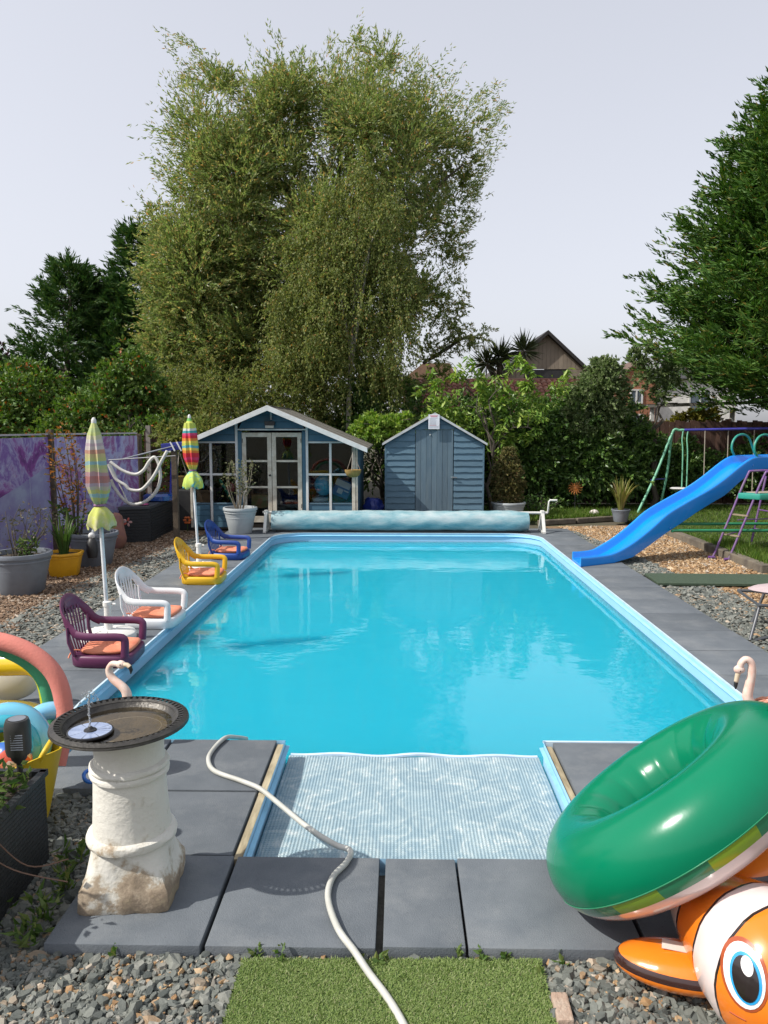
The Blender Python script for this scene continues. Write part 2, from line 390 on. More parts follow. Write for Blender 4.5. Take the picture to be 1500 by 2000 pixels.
def rots(n, tilt):
    a = RNG.uniform(0, 2*PI, n); t = RNG.normal(0, tilt, n); b = RNG.uniform(0, 2*PI, n)
    ca, sa = np.cos(a), np.sin(a); Z = np.zeros(n); O = np.ones(n)
    Rz = np.stack([np.stack([ca,-sa,Z],1), np.stack([sa,ca,Z],1), np.stack([Z,Z,O],1)],1)
    ct, st = np.cos(t), np.sin(t); Rx = np.stack([np.stack([O,Z,Z],1), np.stack([Z,ct,-st],1), np.stack([Z,st,ct],1)],1)
    cb, sb = np.cos(b), np.sin(b); Rb = np.stack([np.stack([cb,-sb,Z],1), np.stack([sb,cb,Z],1), np.stack([Z,Z,O],1)],1)
    return Rz @ Rx @ Rb
def stones(name, pts, z, size, mat, parent, flat=0.45, tmpl='ico', tilt=.35, jit=.28):
    n = len(pts); T, F_ = {'ico':(ICO,ICF),'oct':(OCT,OCF),'chip':(CHIP,CHF)}[tmpl]; k = len(T)
    s = np.exp(RNG.normal(math.log(size), .33, n))
    sc = np.stack([s*RNG.uniform(.8,1.5,n), s*RNG.uniform(.6,1.0,n), s*RNG.uniform(flat*.6, flat*1.4, n)],1)/2
    v = T[None]*(1+RNG.normal(0, jit, (n,k,1))) * sc[:,None]
    v = np.einsum('nij,nkj->nki', rots(n, tilt), v)
    v[:,:,0] += pts[:,0:1]; v[:,:,1] += pts[:,1:2]
    v[:,:,2] += z + (sc[:,2]*.55 + RNG.uniform(0, size*.45, n))[:,None]
    f = (F_[None] + (np.arange(n)*k)[:,None,None]).reshape(-1,3)
    return npmesh(name, v.reshape(-1,3), f, mat, parent)
def bed(name, poly, mat, z=-.058):
    o = MB().add([(x,y,z) for x,y in poly], [tuple(range(len(poly)))]).build(name, mat); return tag(o, None, None, kind='structure')
GZ = -.058
front = bed('gravel_bed', [(-3.2,1.2),(3.4,1.2),(3.4,2.43),(1.5,2.43),(1.5,3.55),(3.4,3.55),(3.4,3.56),(-3.2,3.56),(-3.2,3.5),(-1.25,3.5),(-1.25,2.43),(-3.2,2.43)][:3]+[(-1.25,2.43),(-3.2,2.43)], m_under)
front_l = bed('gravel_bed', [(-3.2,2.43),(-1.25,2.43),(-1.25,3.6),(-3.2,3.6)], m_under)
front_r = bed('gravel_bed', [(1.49,2.43),(3.4,2.43),(3.4,3.6),(1.49,3.6)], m_under)
FR = [(-1.62,1.93),(1.62,1.93),(1.62,2.435),(-1.62,2.435)]
def off_turf(p): return p[~((p[:,0] > -.545) & (p[:,0] < .495) & (p[:,1] < 2.425))]
for dens, off in ((4600, 0.0), (4600, .006), (3400, .012)):
    o = stones('slate_chippings', off_turf(scatter_in(FR, dens)), GZ+off, .025, m_slate, front, flat=.40, tmpl='chip', tilt=.42, jit=.15); o['kind'] = 'stuff'
o = stones('small_pebbles', off_turf(scatter_in(FR, 2200)), GZ+.014, .015, m_gold, front, flat=.6); o['kind'] = 'stuff'
o = stones('slate_chippings', scatter_in([(-2.0,2.43),(-1.25,2.43),(-1.26,3.56),(-2.6,3.56)], 5600), GZ, .030, m_slate, front_l, tmpl='chip', flat=.36, jit=.17); o['kind'] = 'stuff'
o = stones('slate_chippings', scatter_in([(1.49,2.43),(2.2,2.43),(3.0,3.6),(1.49,3.6)], 2600), GZ, .032, m_slate, front_r, tmpl='chip', flat=.36, jit=.17); o['kind'] = 'stuff'
# the nearest, largest stones one by one
for side in ([(-3.0,1.5),(-1.62,1.5),(-1.62,2.43),(-3.0,2.43)], [(1.62,1.5),(3.2,1.5),(3.2,2.43),(1.62,2.43)]):
    o = stones('slate_chippings', scatter_in(side, 6500), GZ, .030, m_slate, front, flat=.40, tmpl='chip', tilt=.42, jit=.15); o['kind'] = 'stuff'
pebble_me = []
for k in range(10):
    v = (CHIP if k < 8 else ICO)*(1+RNG.normal(0,.16,(12,1)))*np.array([1.0, RNG.uniform(.6,.9), RNG.uniform(.22,.42) if k < 8 else .6])
    b = MB(); b.add(v.tolist(), (CHF if k < 8 else ICF).tolist()); pebble_me.append(b.mesh('pebble', m_slate, fix=False))
pp = off_turf(scatter_in(FR, 1600)); pp = pp[pp[:,1] < 2.40][:300]
for i in range(300):
    s = random.uniform(.012,.021)
    link('pebble', pebble_me[i%10], front, (pp[i,0], pp[i,1], GZ+.022+s*.2), (random.gauss(0,.3), random.gauss(0,.3), random.uniform(0,6.3)), (s*random.uniform(.9,1.35), s, s))
# left side: slate strip then brown gravel
sl = bed('gravel_bed', [(-3.55,3.6),(-2.9,3.6),(-2.96,13.2),(-3.45,13.2),(-3.7,9.0)], m_under, -.056)
o = stones('slate_chippings', scatter_in([(-3.75,4.3),(-2.9,4.3),(-2.95,12.4),(-3.4,12.4),(-3.75,9.0)], 13000), GZ, .036, m_slate, sl, tmpl='oct', flat=.3); o['kind'] = 'stuff'
br = bed('gravel_bed', [(-7.5,3.0),(-3.55,3.0),(-3.6,9.0),(-3.45,13.3),(-3.6,15.0),(-7.5,15.0)], m_underb, -.060)
o = stones('brown_gravel', scatter_in([(-5.3,6.0),(-3.5,5.0),(-3.5,9.0),(-3.35,13.1),(-4.6,13.1),(-5.3,10)], 30000), -.062, .031, m_brown, br, tmpl='oct'); o['kind'] = 'stuff'
# right side: slate strip then golden gravel
sr = bed('gravel_bed', [(2.94,3.6),(3.62,3.6),(3.45,8.62),(3.3,9.3),(3.2,13.0),(2.94,13.4)], m_under, -.056)
o = stones('slate_chippings', scatter_in([(2.94,4.6),(3.9,4.6),(3.62,8.62),(2.94,8.62)], 8000), GZ, .036, m_slate, sr, tmpl='oct'); o['kind'] = 'stuff'
o = stones('slate_chippings', scatter_in([(2.94,9.27),(3.45,9.27),(3.3,11.5),(3.05,13.2),(2.94,13.2)], 5200), GZ, .036, m_slate, sr, tmpl='oct'); o['kind'] = 'stuff'
gd = bed('gravel_bed', [(3.3,3.6),(6.5,3.6),(6.5,8.9),(4.66,9.4),(4.62,12.7),(4.3,14.2),(2.6,14.0),(2.9,13.2),(3.2,11.0)], m_underg, -.060)
o = stones('golden_gravel', scatter_in([(3.45,9.27),(4.62,9.27),(4.6,12.7),(4.3,13.9),(2.9,13.9),(3.05,12.9),(3.3,11.3)], 17000), -.06, .030, m_gold, gd, tmpl='oct'); o['kind'] = 'stuff'
o = stones('golden_gravel', scatter_in([(3.75,6.2),(5.5,6.2),(5.0,8.6),(3.55,8.6)], 7500), -.06, .031, m_gold, gd, tmpl='oct'); o['kind'] = 'stuff'

# paving: slabs one by one
m_slab = pm('charcoal_paving', (.102,.117,.133), (.142,.158,.174), scale=5, rough=.85, bump=.35, bscale=220, objvar=.10, lo=.3, hi=.75, spec=.3)
nt = m_slab.node_tree; bb = nt.nodes['Principled BSDF']
_src = bb.inputs['Base Color'].links[0].from_socket                  # weathering: pale dust and brown specks
_p = N(nt, 'ShaderNodeNewGeometry'); _n = N(nt, 'ShaderNodeTexNoise', Scale=2.3, Detail=9.0, Roughness=.72); nt.links.new(_p.outputs['Position'], _n.inputs['Vector'])
_r = ramp(nt, [(.50,(0,0,0)),(.72,(.55,.55,.55))]); nt.links.new(_n.outputs[0], _r.inputs[0])
_m = N(nt, 'ShaderNodeMix'); _m.data_type = 'RGBA'; nt.links.new(_r.outputs[0], _m.inputs[0]); nt.links.new(_src, _m.inputs[6]); _m.inputs[7].default_value = (.22,.23,.235,1)
_n2 = N(nt, 'ShaderNodeTexNoise', Scale=140.0, Detail=2.0); nt.links.new(_p.outputs['Position'], _n2.inputs['Vector'])
_r2 = ramp(nt, [(.66,(0,0,0)),(.74,(.7,.7,.7))]); nt.links.new(_n2.outputs[0], _r2.inputs[0])
_m2 = N(nt, 'ShaderNodeMix'); _m2.data_type = 'RGBA'; nt.links.new(_r2.outputs[0], _m2.inputs[0]); nt.links.new(_m.outputs[2], _m2.inputs[6]); _m2.inputs[7].default_value = (.085,.09,.095,1)
_n3 = N(nt, 'ShaderNodeTexNoise', Scale=3.1, Detail=6.0, Roughness=.8); _n3.inputs['Distortion'].default_value = 1.5; nt.links.new(_p.outputs['Position'], _n3.inputs['Vector'])
_r3 = ramp(nt, [(.655,(0,0,0)),(.74,(.45,.45,.45))]); nt.links.new(_n3.outputs[0], _r3.inputs[0])
_m3 = N(nt, 'ShaderNodeMix'); _m3.data_type = 'RGBA'; nt.links.new(_r3.outputs[0], _m3.inputs[0]); nt.links.new(_m2.outputs[2], _m3.inputs[6]); _m3.inputs[7].default_value = (.33,.25,.17,1)
nt.links.new(_m3.outputs[2], bb.inputs['Base Color'])
m_mortar = pm('mortar_bed', (.16,.15,.13), (.10,.10,.08), scale=20, rough=.95, bump=.5)
pav = MB().add([(x,y,-.066) for x,y in [(-3,HY0-.6),(3.0,HY0-.6),(3.0,HY0),(-3.0,HY0)]], [(0,1,2,3)])
paving = tag(pav.build('paving', m_mortar), None, None, kind='structure')
def slab(poly, z1=0.0, th=.062, bev=.006):
    z1 += random.uniform(-.002,.002)
    o = MB().prism(poly, z1-th, z1)
    cx = sum(p[0] for p in poly)/len(poly); cy = sum(p[1] for p in poly)/len(poly)
    return o.build('paving_slab', m_slab, paving, bevel=bev, smooth=40, loc=(cx,cy,0))
def rect(x0, x1, y0, y1, j=.004): return [(x0+j,y0+j),(x1-j,y0+j),(x1-j,y1-j),(x0+j,y1-j)]
for x0, x1, y0, y1 in [(-1.245,-.688,2.43,2.995),(-.68,-.076,2.435,2.997),(-.058,.238,2.44,2.99),(.240,.86,2.44,2.998),(.868,1.475,2.44,2.998),
                       (-1.255,-.70,2.995,3.555),(-1.30,-.70,3.562,4.178),(-1.91,-1.31,3.562,4.178),(-2.08,-1.915,3.562,4.178),(-2.95,-2.085,3.562,4.178),
                       (.875,1.475,3.0,3.555),(.875,1.46,3.562,4.178),(1.465,2.06,3.562,4.178),(2.065,2.31,3.562,4.178),(2.315,2.945,3.562,4.178)]:
    slab(rect(x0, x1, y0, y1))
for k in range(14):                                                   # the two long sides
    y0 = 4.18 + k*.603
    slab(rect(PX1+.012, 2.945, y0, y0+.603)); slab(rect(-2.955, PX0-.012, y0, y0+.603))
for k in range(8): slab(rect(-2.955+k*.7375, -2.955+(k+1)*.7375, PY1+.012, 13.26))   # far end
def corner(cx, cy, sx, sy):
    a = {(1,1):(0,PI/2),(-1,1):(PI/2,PI),(-1,-1):(PI,1.5*PI),(1,-1):(1.5*PI,2*PI)}[(sx,sy)]
    pts = arc(cx, cy, PR+.01, a[0], a[1], 10); k = (cx+sx*(PR+.01), cy+sy*(PR+.01)); slab(pts + [k] if True else pts, bev=0)
for sx, sy in ((1,1),(-1,1),(-1,-1),(1,-1)):
    corner(PX1-PR if sx > 0 else PX0+PR, PY1-PR if sy > 0 else PY0+PR, sx, sy)

# pool: liner basin, lip, water
m_liner = pm('pool_liner', (.31,.54,.74), (.35,.58,.76), scale=2.0, rough=.38, bump=.10, bscale=14)
ol = pool_outline(); n = len(ol)
b = MB(); b.add([(x,y,-.004) for x,y in ol]+[(x,y,-1.25) for x,y in ol], [(i,n+i,n+(i+1)%n,(i+1)%n) for i in range(n)]+[tuple(range(n,2*n))])
basin = tag(b.build('pool_basin', m_liner, smooth=35), None, None, kind='structure')
m_lip = pm('pool_lip_white', (.56,.68,.78), (.46,.60,.72), scale=9, rough=.35)
sec = [(-.006,-.030),(.016,-.030),(.016,.004),(-.006,.004)]
b = MB(); lo = [pool_outline(e) for e in (-.010, .006)]
n = len(lo[0]); rings = [[(x,y,-.03) for x,y in lo[0]],[(x,y,.005) for x,y in lo[0]],[(x,y,.005) for x,y in lo[1]],[(x,y,-.006) for x,y in lo[1]]]
skip = {n-4, n-3, n-2, n-1}
idx = [i for i in range(n) if i not in (n-3,n-2)]
b.add([p for r_ in rings for p in r_], [(a*n+i, a*n+(i+1)%n, ((a+1)%4)*n+(i+1)%n, ((a+1)%4)*n+i) for a in range(4) for i in range(n) if i not in skip])
b.build('pool_lip', m_lip, basin, smooth=35)
b = MB(); lo = [pool_outline(e) for e in (.002, .022)]                 # rolled bead just under the lip
rings = [[(x,y,-.058) for x,y in lo[0]],[(x,y,-.046) for x,y in lo[1]],[(x,y,-.034) for x,y in lo[0]]]
b.add([p for r_ in rings for p in r_], [(a*n+i, a*n+(i+1)%n, (a+1)*n+(i+1)%n, (a+1)*n+i) for a in range(2) for i in range(n)])
b.build('liner_bead', pm('liner_bead', (.30,.62,.86), None, rough=.35), basin, smooth=True)
m_wood_e = pm('weathered_edging', (.42,.36,.24), (.22,.18,.11), scale=14, rough=.9, bump=.6, bscale=60, stretch=(1,.25,1))
for x0, x1 in ((AX0-.042, AX0-.003), (AX1+.003, AX1+.04)):
    MB().box(x0, x1, AY0+.0, PY0-.03, -.05, -.014).build('edging_strip', m_wood_e, basin, bevel=.004)
for y_ in (6.0, 9.4):                                                  # return inlets on the left wall
    MB().lathe([(.09,0),(.09,.012),(.07,.018),(.055,.01),(.0,.01)], (PX0, y_, -.30), 20, axis=(1,0,0)).build('inlet_ring', pm('inlet_plastic', (.30,.6,.72)), basin, smooth=40)
MB().box(PX0-.002, PX0+.02, 5.0, 5.24, -.33, -.19).build('skimmer_plate', pm('inlet_plastic', (.30,.6,.72)), basin, bevel=.006)

WZ = -.14
m_water, nt, pb, out = newmat('pool_water')
nt.nodes.remove(pb)
tr = N(nt, 'ShaderNodeBsdfTransparent'); tr.inputs[0].default_value = (.45,.88,.93,1)
df = N(nt, 'ShaderNodeSubsurfaceScattering'); df.inputs['Color'].default_value = (.015,.315,.44,1); df.inputs['Scale'].default_value = 1.5; df.inputs['Radius'].default_value = (.5,1,1)
gl = N(nt, 'ShaderNodeBsdfGlossy'); gl.inputs['Roughness'].default_value = .015; gl.inputs[0].default_value = (1,1,1,1)
geo = N(nt, 'ShaderNodeNewGeometry'); mp = N(nt, 'ShaderNodeMapping'); mp.inputs['Scale'].default_value = (1.0,1.6,1)
nt.links.new(geo.outputs['Position'], mp.inputs[0])
n1 = N(nt, 'ShaderNodeTexNoise', Scale=2.6, Detail=2.0); n2 = N(nt, 'ShaderNodeTexNoise', Scale=11.0, Detail=2.0)
nt.links.new(mp.outputs[0], n1.inputs['Vector']); nt.links.new(mp.outputs[0], n2.inputs['Vector'])
b1 = N(nt, 'ShaderNodeBump', Strength=.16, Distance=.02); b2 = N(nt, 'ShaderNodeBump', Strength=.05, Distance=.01)
nt.links.new(n1.outputs[0], b1.inputs['Height']); nt.links.new(n2.outputs[0], b2.inputs['Height']); nt.links.new(b1.outputs[0], b2.inputs['Normal'])
nt.links.new(b2.outputs[0], gl.inputs['Normal'])
fr = N(nt, 'ShaderNodeFresnel', IOR=1.33); nt.links.new(b2.outputs[0], fr.inputs['Normal'])
m1 = N(nt, 'ShaderNodeMixShader'); m1.inputs[0].default_value = .93
nt.links.new(tr.outputs[0], m1.inputs[1]); nt.links.new(df.outputs[0], m1.inputs[2])
m2 = N(nt, 'ShaderNodeMixShader'); nt.links.new(fr.outputs[0], m2.inputs[0]); nt.links.new(m1.outputs[0], m2.inputs[1]); nt.links.new(gl.outputs[0], m2.inputs[2])
nt.links.new(m2.outputs[0], out.inputs[0])
ow = pool_outline(.003); n = len(ow)
tag(MB().add([(x,y,WZ) for x,y in ow]+[(x,y,-1.2) for x,y in ow], [tuple(range(n)), tuple(range(2*n-1,n-1,-1))]+[(i,n+i,n+(i+1)%n,(i+1)%n) for i in range(n)]).build('pool_water', m_water, fix=False), None, None, kind='structure')

# bubble cover floating on the step bay
m_bub, nt, pb, out = newmat('bubble_cover')
tc = N(nt, 'ShaderNodeTexCoord'); no = N(nt, 'ShaderNodeTexNoise', Scale=7.0, Detail=9.0, Roughness=.74); no.inputs['Distortion'].default_value = 1.6
nt.links.new(tc.outputs['Object'], no.inputs['Vector'])
rp = ramp(nt, [(.34,(.20,.30,.36)),(.48,(.25,.35,.40)),(.57,(.33,.42,.45)),(.66,(.50,.54,.55))]); nt.links.new(no.outputs[0], rp.inputs[0])
nt.links.new(rp.outputs[0], pb.inputs['Base Color']); pb.inputs['Roughness'].default_value = .4; pb.inputs['Specular IOR Level'].default_value = .4
pitch = .0165; bx0, bx1, by0, by1 = AX0+.018, AX1-.02, AY0+.012, 4.245
xs = np.arange(bx0, bx1, pitch); ys = np.arange(by0, by1, pitch)
cx, cy = np.meshgrid(xs, ys); cx = cx.ravel(); cy = cy.ravel(); nb = len(cx)
wav = lambda x, y: .004*np.sin(x*6+1)*np.cos(y*5) + .002*np.sin(x*17+y*13)
hx = np.array([math.cos(2*PI*k/6) for k in range(6)]); hy = np.array([math.sin(2*PI*k/6) for k in range(6)])
rr_ = pitch*.49; zb = WZ+.010+wav(cx,cy)
v = np.zeros((nb,13,3))
for k in range(6):
    v[:,k] = np.stack([cx+hx[k]*rr_, cy+hy[k]*rr_, zb-.001],1); v[:,6+k] = np.stack([cx+hx[k]*rr_*.72, cy+hy[k]*rr_*.72, zb+.0026],1)
v[:,12] = np.stack([cx,cy,zb+.0036],1)
fq = [(k,(k+1)%6,6+(k+1)%6,6+k) for k in range(6)]; ft = [(6+k,6+(k+1)%6,12) for k in range(6)]
tri = np.array([t_ for q in fq for t_ in ((q[0],q[1],q[2]),(q[0],q[2],q[3]))] + ft)
cover = thing('bubble_cover', (.08,3.5,WZ), 'pale blue bubble cover sheet floating over the step bay at the near end', 'pool cover')
o = npmesh('bubble', v.reshape(-1,3), (tri[None]+(np.arange(nb)*13)[:,None,None]).reshape(-1,3), m_bub, cover); o['kind'] = 'stuff'
o.data.polygons.foreach_set('use_smooth', [True]*len(o.data.polygons))
gx = np.linspace(bx0-.008, bx1+.006, 40); gy = np.linspace(by0-.01, by1+.012, 30)
b = MB(); b.add([(x,y,float(WZ+.010+wav(x,y))) for y in gy for x in gx], [(j*40+i,j*40+i+1,(j+1)*40+i+1,(j+1)*40+i) for j in range(29) for i in range(39)])
b.build('sheet', m_bub, cover, smooth=True)
b = MB(); b.tube([(x, by1+.014+.006*math.sin(x*9), WZ+.014+.006*math.sin(x*14)) for x in np.linspace(bx0,bx1,40)], .012, 6); b.build('hem', pm('cover_hem', (.55,.68,.82), None, rough=.4), cover, smooth=True)

# lawn at the back right, with sleepers along its edge
LW = [(4.62,9.35),(12,8.5),(12,17.6),(0.2,17.6),(1.7,14.9),(2.7,14.16),(4.3,14.9),(4.62,12.8)]
m_soil = pm('lawn_soil', (.055,.075,.022), (.035,.045,.018), scale=6, rough=.95, bump=.6, bscale=50)
lawn = tag(MB().prism(LW, -.06, -.012).build('lawn', m_soil), None, None, kind='structure')
m_grass = leafmat('grass', [(0,(0.056,0.119,0.017)),(.4,(0.094,0.175,0.024)),(.75,(0.138,0.213,0.036)),(1,(0.188,0.213,0.060))], trans=.4)
P2 = scatter_in([(4.66,9.4),(9.5,9.2),(9.5,17.3),(1.2,17.3),(2.0,15.0),(2.72,14.2),(4.25,14.95),(4.66,12.9)], 60000)
P3 = np.concatenate([P2, np.full((len(P2),1), -.015)],1)
o = leaves('grass', P3, RNG.normal(size=P3.shape)*np.array([.5,.5,.15])+np.array([0,0,1]), RNG.uniform(.03,.075,len(P3)), .009, m_grass); tag(o, 'short green lawn grass around the swing and slide', 'grass', kind='stuff')
P2 = np.concatenate([scatter_in([(2.4,14.2),(3.6,14.6),(4.3,15.0),(4.3,15.6),(2.0,15.6)], 7000), scatter_in([(4.64,9.5),(5.1,9.5),(5.1,11.5),(4.64,11.5)], 2600)])
P3 = np.concatenate([P2, np.full((len(P2),1), -.01)],1)
o = leaves('grass', P3, RNG.normal(size=P3.shape)*np.array([.5,.5,.15])+np.array([0,0,1]), RNG.uniform(.08,.2,len(P3)), .012, m_grass); tag(o, 'longer grass tufts along the lawn edge', 'grass', kind='stuff')
m_sleep = pm('old_sleeper_wood', (.16,.135,.10), (.09,.075,.06), scale=7, rough=.9, bump=.7, bscale=40, stretch=(1,1,1))
for a, b_, lab in [((4.60,9.45),(4.585,11.1),'weathered timber sleeper edging the lawn by the slide ladder'),((4.585,11.12),(4.57,12.75),'weathered timber sleeper edging the lawn behind the blue slide')]:
    solo(MB().bar((a[0],a[1],.0),(b_[0],b_[1],-.002),.13,.13).build('railway_sleeper', m_sleep, bevel=.015), lab, 'sleeper', 'timber sleepers edging the lawn')
for a, b_, lab in [((2.6,14.12),(3.35,14.44),'low log edging in front of the orange sun ornament'),((3.38,14.46),(4.25,14.86),'low log edging left of the grass pot')]:
    solo(MB().bar((a[0],a[1],-.01),(b_[0],b_[1],-.01),.09,.10).build('log_edging', m_sleep, bevel=.02), lab, 'edging', 'low edging of the far lawn')
m_mat = pm('green_rubber_mat', (.035,.060,.036), (.05,.075,.045), scale=30, rough=.9, bump=.4, bscale=200)
solo(MB().prism([(2.99,8.66),(7.5,8.52),(7.5,9.15),(3.02,9.25)], -.036, -.006).build('path_mat', m_mat, bevel=.004), 'dark green mat path crossing the gravel beside the slide foot', 'mat')

# ================================================================== BUILDINGS AND FENCES
m_blue = pm('blue_shed_paint', (.070,.135,.190), (.095,.168,.222), scale=5, rough=.7, bump=.35, bscale=90, stretch=(1,1,3), objvar=.10, lo=.3, hi=.75)
m_blue2 = pm('dark_blue_paint', (.045,.12,.185), (.06,.14,.20), scale=5, rough=.65, bump=.25, bscale=70, objvar=.07)
m_door = pm('blue_door_paint', (.088,.138,.180), (.115,.165,.20), scale=6, rough=.75, bump=.3, bscale=80, stretch=(3,1,.5), objvar=.10)
m_white = pm('white_trim_paint', (.64,.64,.63), (.54,.54,.52), scale=6, rough=.6, bump=.2, bscale=60)
m_cream = pm('old_cream_paint', (.58,.54,.46), (.42,.37,.29), scale=9, rough=.75, bump=.3, bscale=60)
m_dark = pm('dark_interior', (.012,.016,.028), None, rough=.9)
m_felt = pm('roof_felt', (.115,.108,.09), (.16,.15,.125), scale=12, rough=.95, bump=.6, bscale=160)
m_black = pm('black_plastic', (.018,.018,.02), (.03,.03,.03), rough=.5)
m_metal = pm('grey_metal', (.4,.4,.4), None, rough=.35, metal=1)
m_glass, nt, pb, out = newmat('window_glass'); nt.nodes.remove(pb)
_t = N(nt,'ShaderNodeBsdfTransparent'); _t.inputs[0].default_value = (.80,.84,.86,1); _g = N(nt,'ShaderNodeBsdfGlossy'); _g.inputs['Roughness'].default_value = .02
_f = N(nt,'ShaderNodeFresnel', IOR=1.5); _x = N(nt,'ShaderNodeMixShader'); nt.links.new(_f.outputs[0],_x.inputs[0]); nt.links.new(_t.outputs[0],_x.inputs[1]); nt.links.new(_g.outputs[0],_x.inputs[2]); nt.links.new(_x.outputs[0],out.inputs[0])

# ---- summerhouse
SX0, SX1, SY, SYB, SR, SE = -3.70, -.74, 13.30, 15.6, 2.13, 1.50
SXR = -2.25
sh = thing('summerhouse', (-2.22, 13.3, 0), 'blue gabled summerhouse with white frames and glazed double doors', 'summerhouse')
def roof_z(x): return SR - .05 - (abs(x-SXR)/(1.56))*.66
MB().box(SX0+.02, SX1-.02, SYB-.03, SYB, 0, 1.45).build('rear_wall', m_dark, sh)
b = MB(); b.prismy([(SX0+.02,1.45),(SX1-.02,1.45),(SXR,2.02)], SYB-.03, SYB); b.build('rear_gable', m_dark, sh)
MB().box(SX0+.02, SX1-.02, SY+.05, SYB-.03, -.04, .06).build('floor', pm('summerhouse_floor',(.10,.08,.06)), sh)
for x0, x1 in ((SX0, SX0+.03), (SX1-.03, SX1)):
    for k in range(12): MB().box(x0, x1, SY+.04, SYB, .0+k*.122, .118+k*.122).build('side_board', m_blue2, sh)
# cladding boards under the windows and in the gable
def board_row(x0, x1, z0, z1, y=SY, nm='board', mat=m_blue2): MB().box(x0, x1, y, y+.022, z0+.002, z1-.003).build(nm, mat, sh, bevel=.003)
for x0, x1 in ((-3.66,-3.36),(-3.31,-2.89),(-1.60,-1.235),(-1.20,-.835)):
    for k in range(4): board_row(x0, x1, .0+k*.103, .103+k*.103)
for x0, x1 in ((-2.845,-2.775),(-1.715,-1.645)): board_row(x0, x1, .02, 1.70, y=SY+.02, nm='door_reveal')
def gable_board(x0, x1, z0, z1):
    """a board clipped by the two roof slopes"""
    xl0 = max(x0, SXR-(SR-.05-z0)/.66*1.56); xr0 = min(x1, SXR+(SR-.05-z0)/.66*1.56)
    xl1 = max(x0, SXR-(SR-.05-z1)/.66*1.56); xr1 = min(x1, SXR+(SR-.05-z1)/.66*1.56)
    if xr0-xl0 < .02: return
    if xr1 < xl1: xl1 = xr1 = (xl1+xr1)/2 if xl0 < SXR < xr0 else (xl0 if xl0 > SXR else xr0)
    MB().prismy([(xl0,z0+.002),(xr0,z0+.002),(xr1,z1-.003),(xl1,z1-.003)], SY, SY+.022).build('gable_board', m_blue2, sh)
for k in range(5): gable_board(-3.66, -2.89, 1.52+k*.118, 1.638+k*.118)
for k in range(5): gable_board(-1.60, -.78, 1.52+k*.118, 1.638+k*.118)
for k in range(3): gable_board(-2.82, -1.67, 1.745+k*.118, 1.863+k*.118)
def post(x0, x1, z0, z1, mat=m_white, nm='frame_post', pr=.02): MB().box(x0, x1, SY-pr, SY+.035, z0, z1).build(nm, mat, sh, bevel=.004)
for x, z1, mt in ((-3.70,1.46,m_cream),(-3.345,1.49,m_white),(-2.885,1.86,m_white),(-1.645,1.86,m_white),(-1.235,1.49,m_white),(-.835,1.44,m_cream)): post(x, x+.042 if x != -.835 else x+.06, 0, z1, mt)
post(-.772, -.735, 0, 1.44, m_cream, 'corner_post', .012)
for x0, x1 in ((-3.66,-2.885),(-1.603,-.835)):
    MB().box(x0, x1, SY-.014, SY+.03, 1.492, 1.522).build('frame_rail', m_white, sh, bevel=.003)
    MB().box(x0, x1, SY-.012, SY+.028, .925, .962).build('frame_rail', m_white, sh, bevel=.003)
    MB().box(x0, x1, SY-.012, SY+.028, .414, .44).build('frame_rail', m_blue, sh, bevel=.003)
MB().box(-2.843, -1.645, SY-.014, SY+.03, 1.715, 1.742).build('frame_rail', m_white, sh, bevel=.003)
MB().box(SXR-.012, SXR+.016, SY-.014, SY+.012, 1.90, 2.06).build('gable_stud', m_white, sh)
for x0, x1 in ((-3.658,-3.347),(-3.303,-2.887),(-1.601,-1.237),(-1.193,-.837)):
    for z0, z1 in ((.441,.924),(.963,1.49)):
        w = MB().box(x0+.004, x1-.004, SY+.008, SY+.013, z0, z1).build('window_pane', m_glass, sh)
for i, (x0, x1) in enumerate(((-2.77,-2.252),(-2.243,-1.72))):
    d = MB(); 
    for a, c in ((x0,x0+.072),(x1-.072,x1)): d.box(a, c, SY, SY+.04, .09, 1.675)
    for z0, z1 in ((.09,.20),(.70,.735),(1.16,1.195),(1.60,1.675)): d.box(x0+.073, x1-.073, SY+.002, SY+.038, z0, z1)
    d = d.build('door', m_cream, sh, bevel=.003)
    for z0, z1 in ((.20,.70),(.735,1.16),(1.195,1.60)): MB().box(x0+.073, x1-.073, SY+.018, SY+.023, z0+.001, z1-.001).build('door_pane', m_glass, d)
    if i == 0:
        MB().lathe([(.018,0),(.018,.02),(.012,.03),(0,.032)], (x1-.03, SY, .93), 12, axis=(0,-1,0)).build('door_knob', m_black, d, smooth=40)
        for z_ in (.95,): pass
    for z_ in (.35, 1.5): MB().box(x0+.006 if i == 0 else x1-.016, x0+.016 if i == 0 else x1-.006, SY-.006, SY, z_, z_+.07).build('hinge', m_black, d)
# roof: two felt slopes, white barge boards
for s in (-1, 1):
    ex_ = SXR + s*1.70; ez = SR - 1.70/1.56*.66
    b = MB(); b.prismy([(SXR,SR),(ex_,ez),(ex_,ez-.028),(SXR,SR-.03)], 12.96, SYB+.15); b.build('roof_slope', m_felt, sh)
    b = MB(); b.prismy([(SXR,SR+.012),(ex_-s*0,ez+.012),(ex_,ez-.072),(SXR,SR-.08)], 12.93, 12.957); b.build('barge_board', m_white, sh, bevel=.003)
    for k in range(3): MB().prismy([(SXR+s*.02,SR+.006),(ex_,ez+.006),(ex_,ez),(SXR+s*.02,SR)], 13.6+k*.85, 13.605+k*.85).build('felt_seam', m_felt, sh)
MB().box(SXR-.03, SXR+.03, 12.95, SYB+.14, SR-.006, SR+.012).build('ridge_felt', m_felt, sh, bevel=.004)
fl = thing('floodlight', (-2.26, 13.26, 1.79), 'small black floodlight above the glazed doors', 'floodlight')
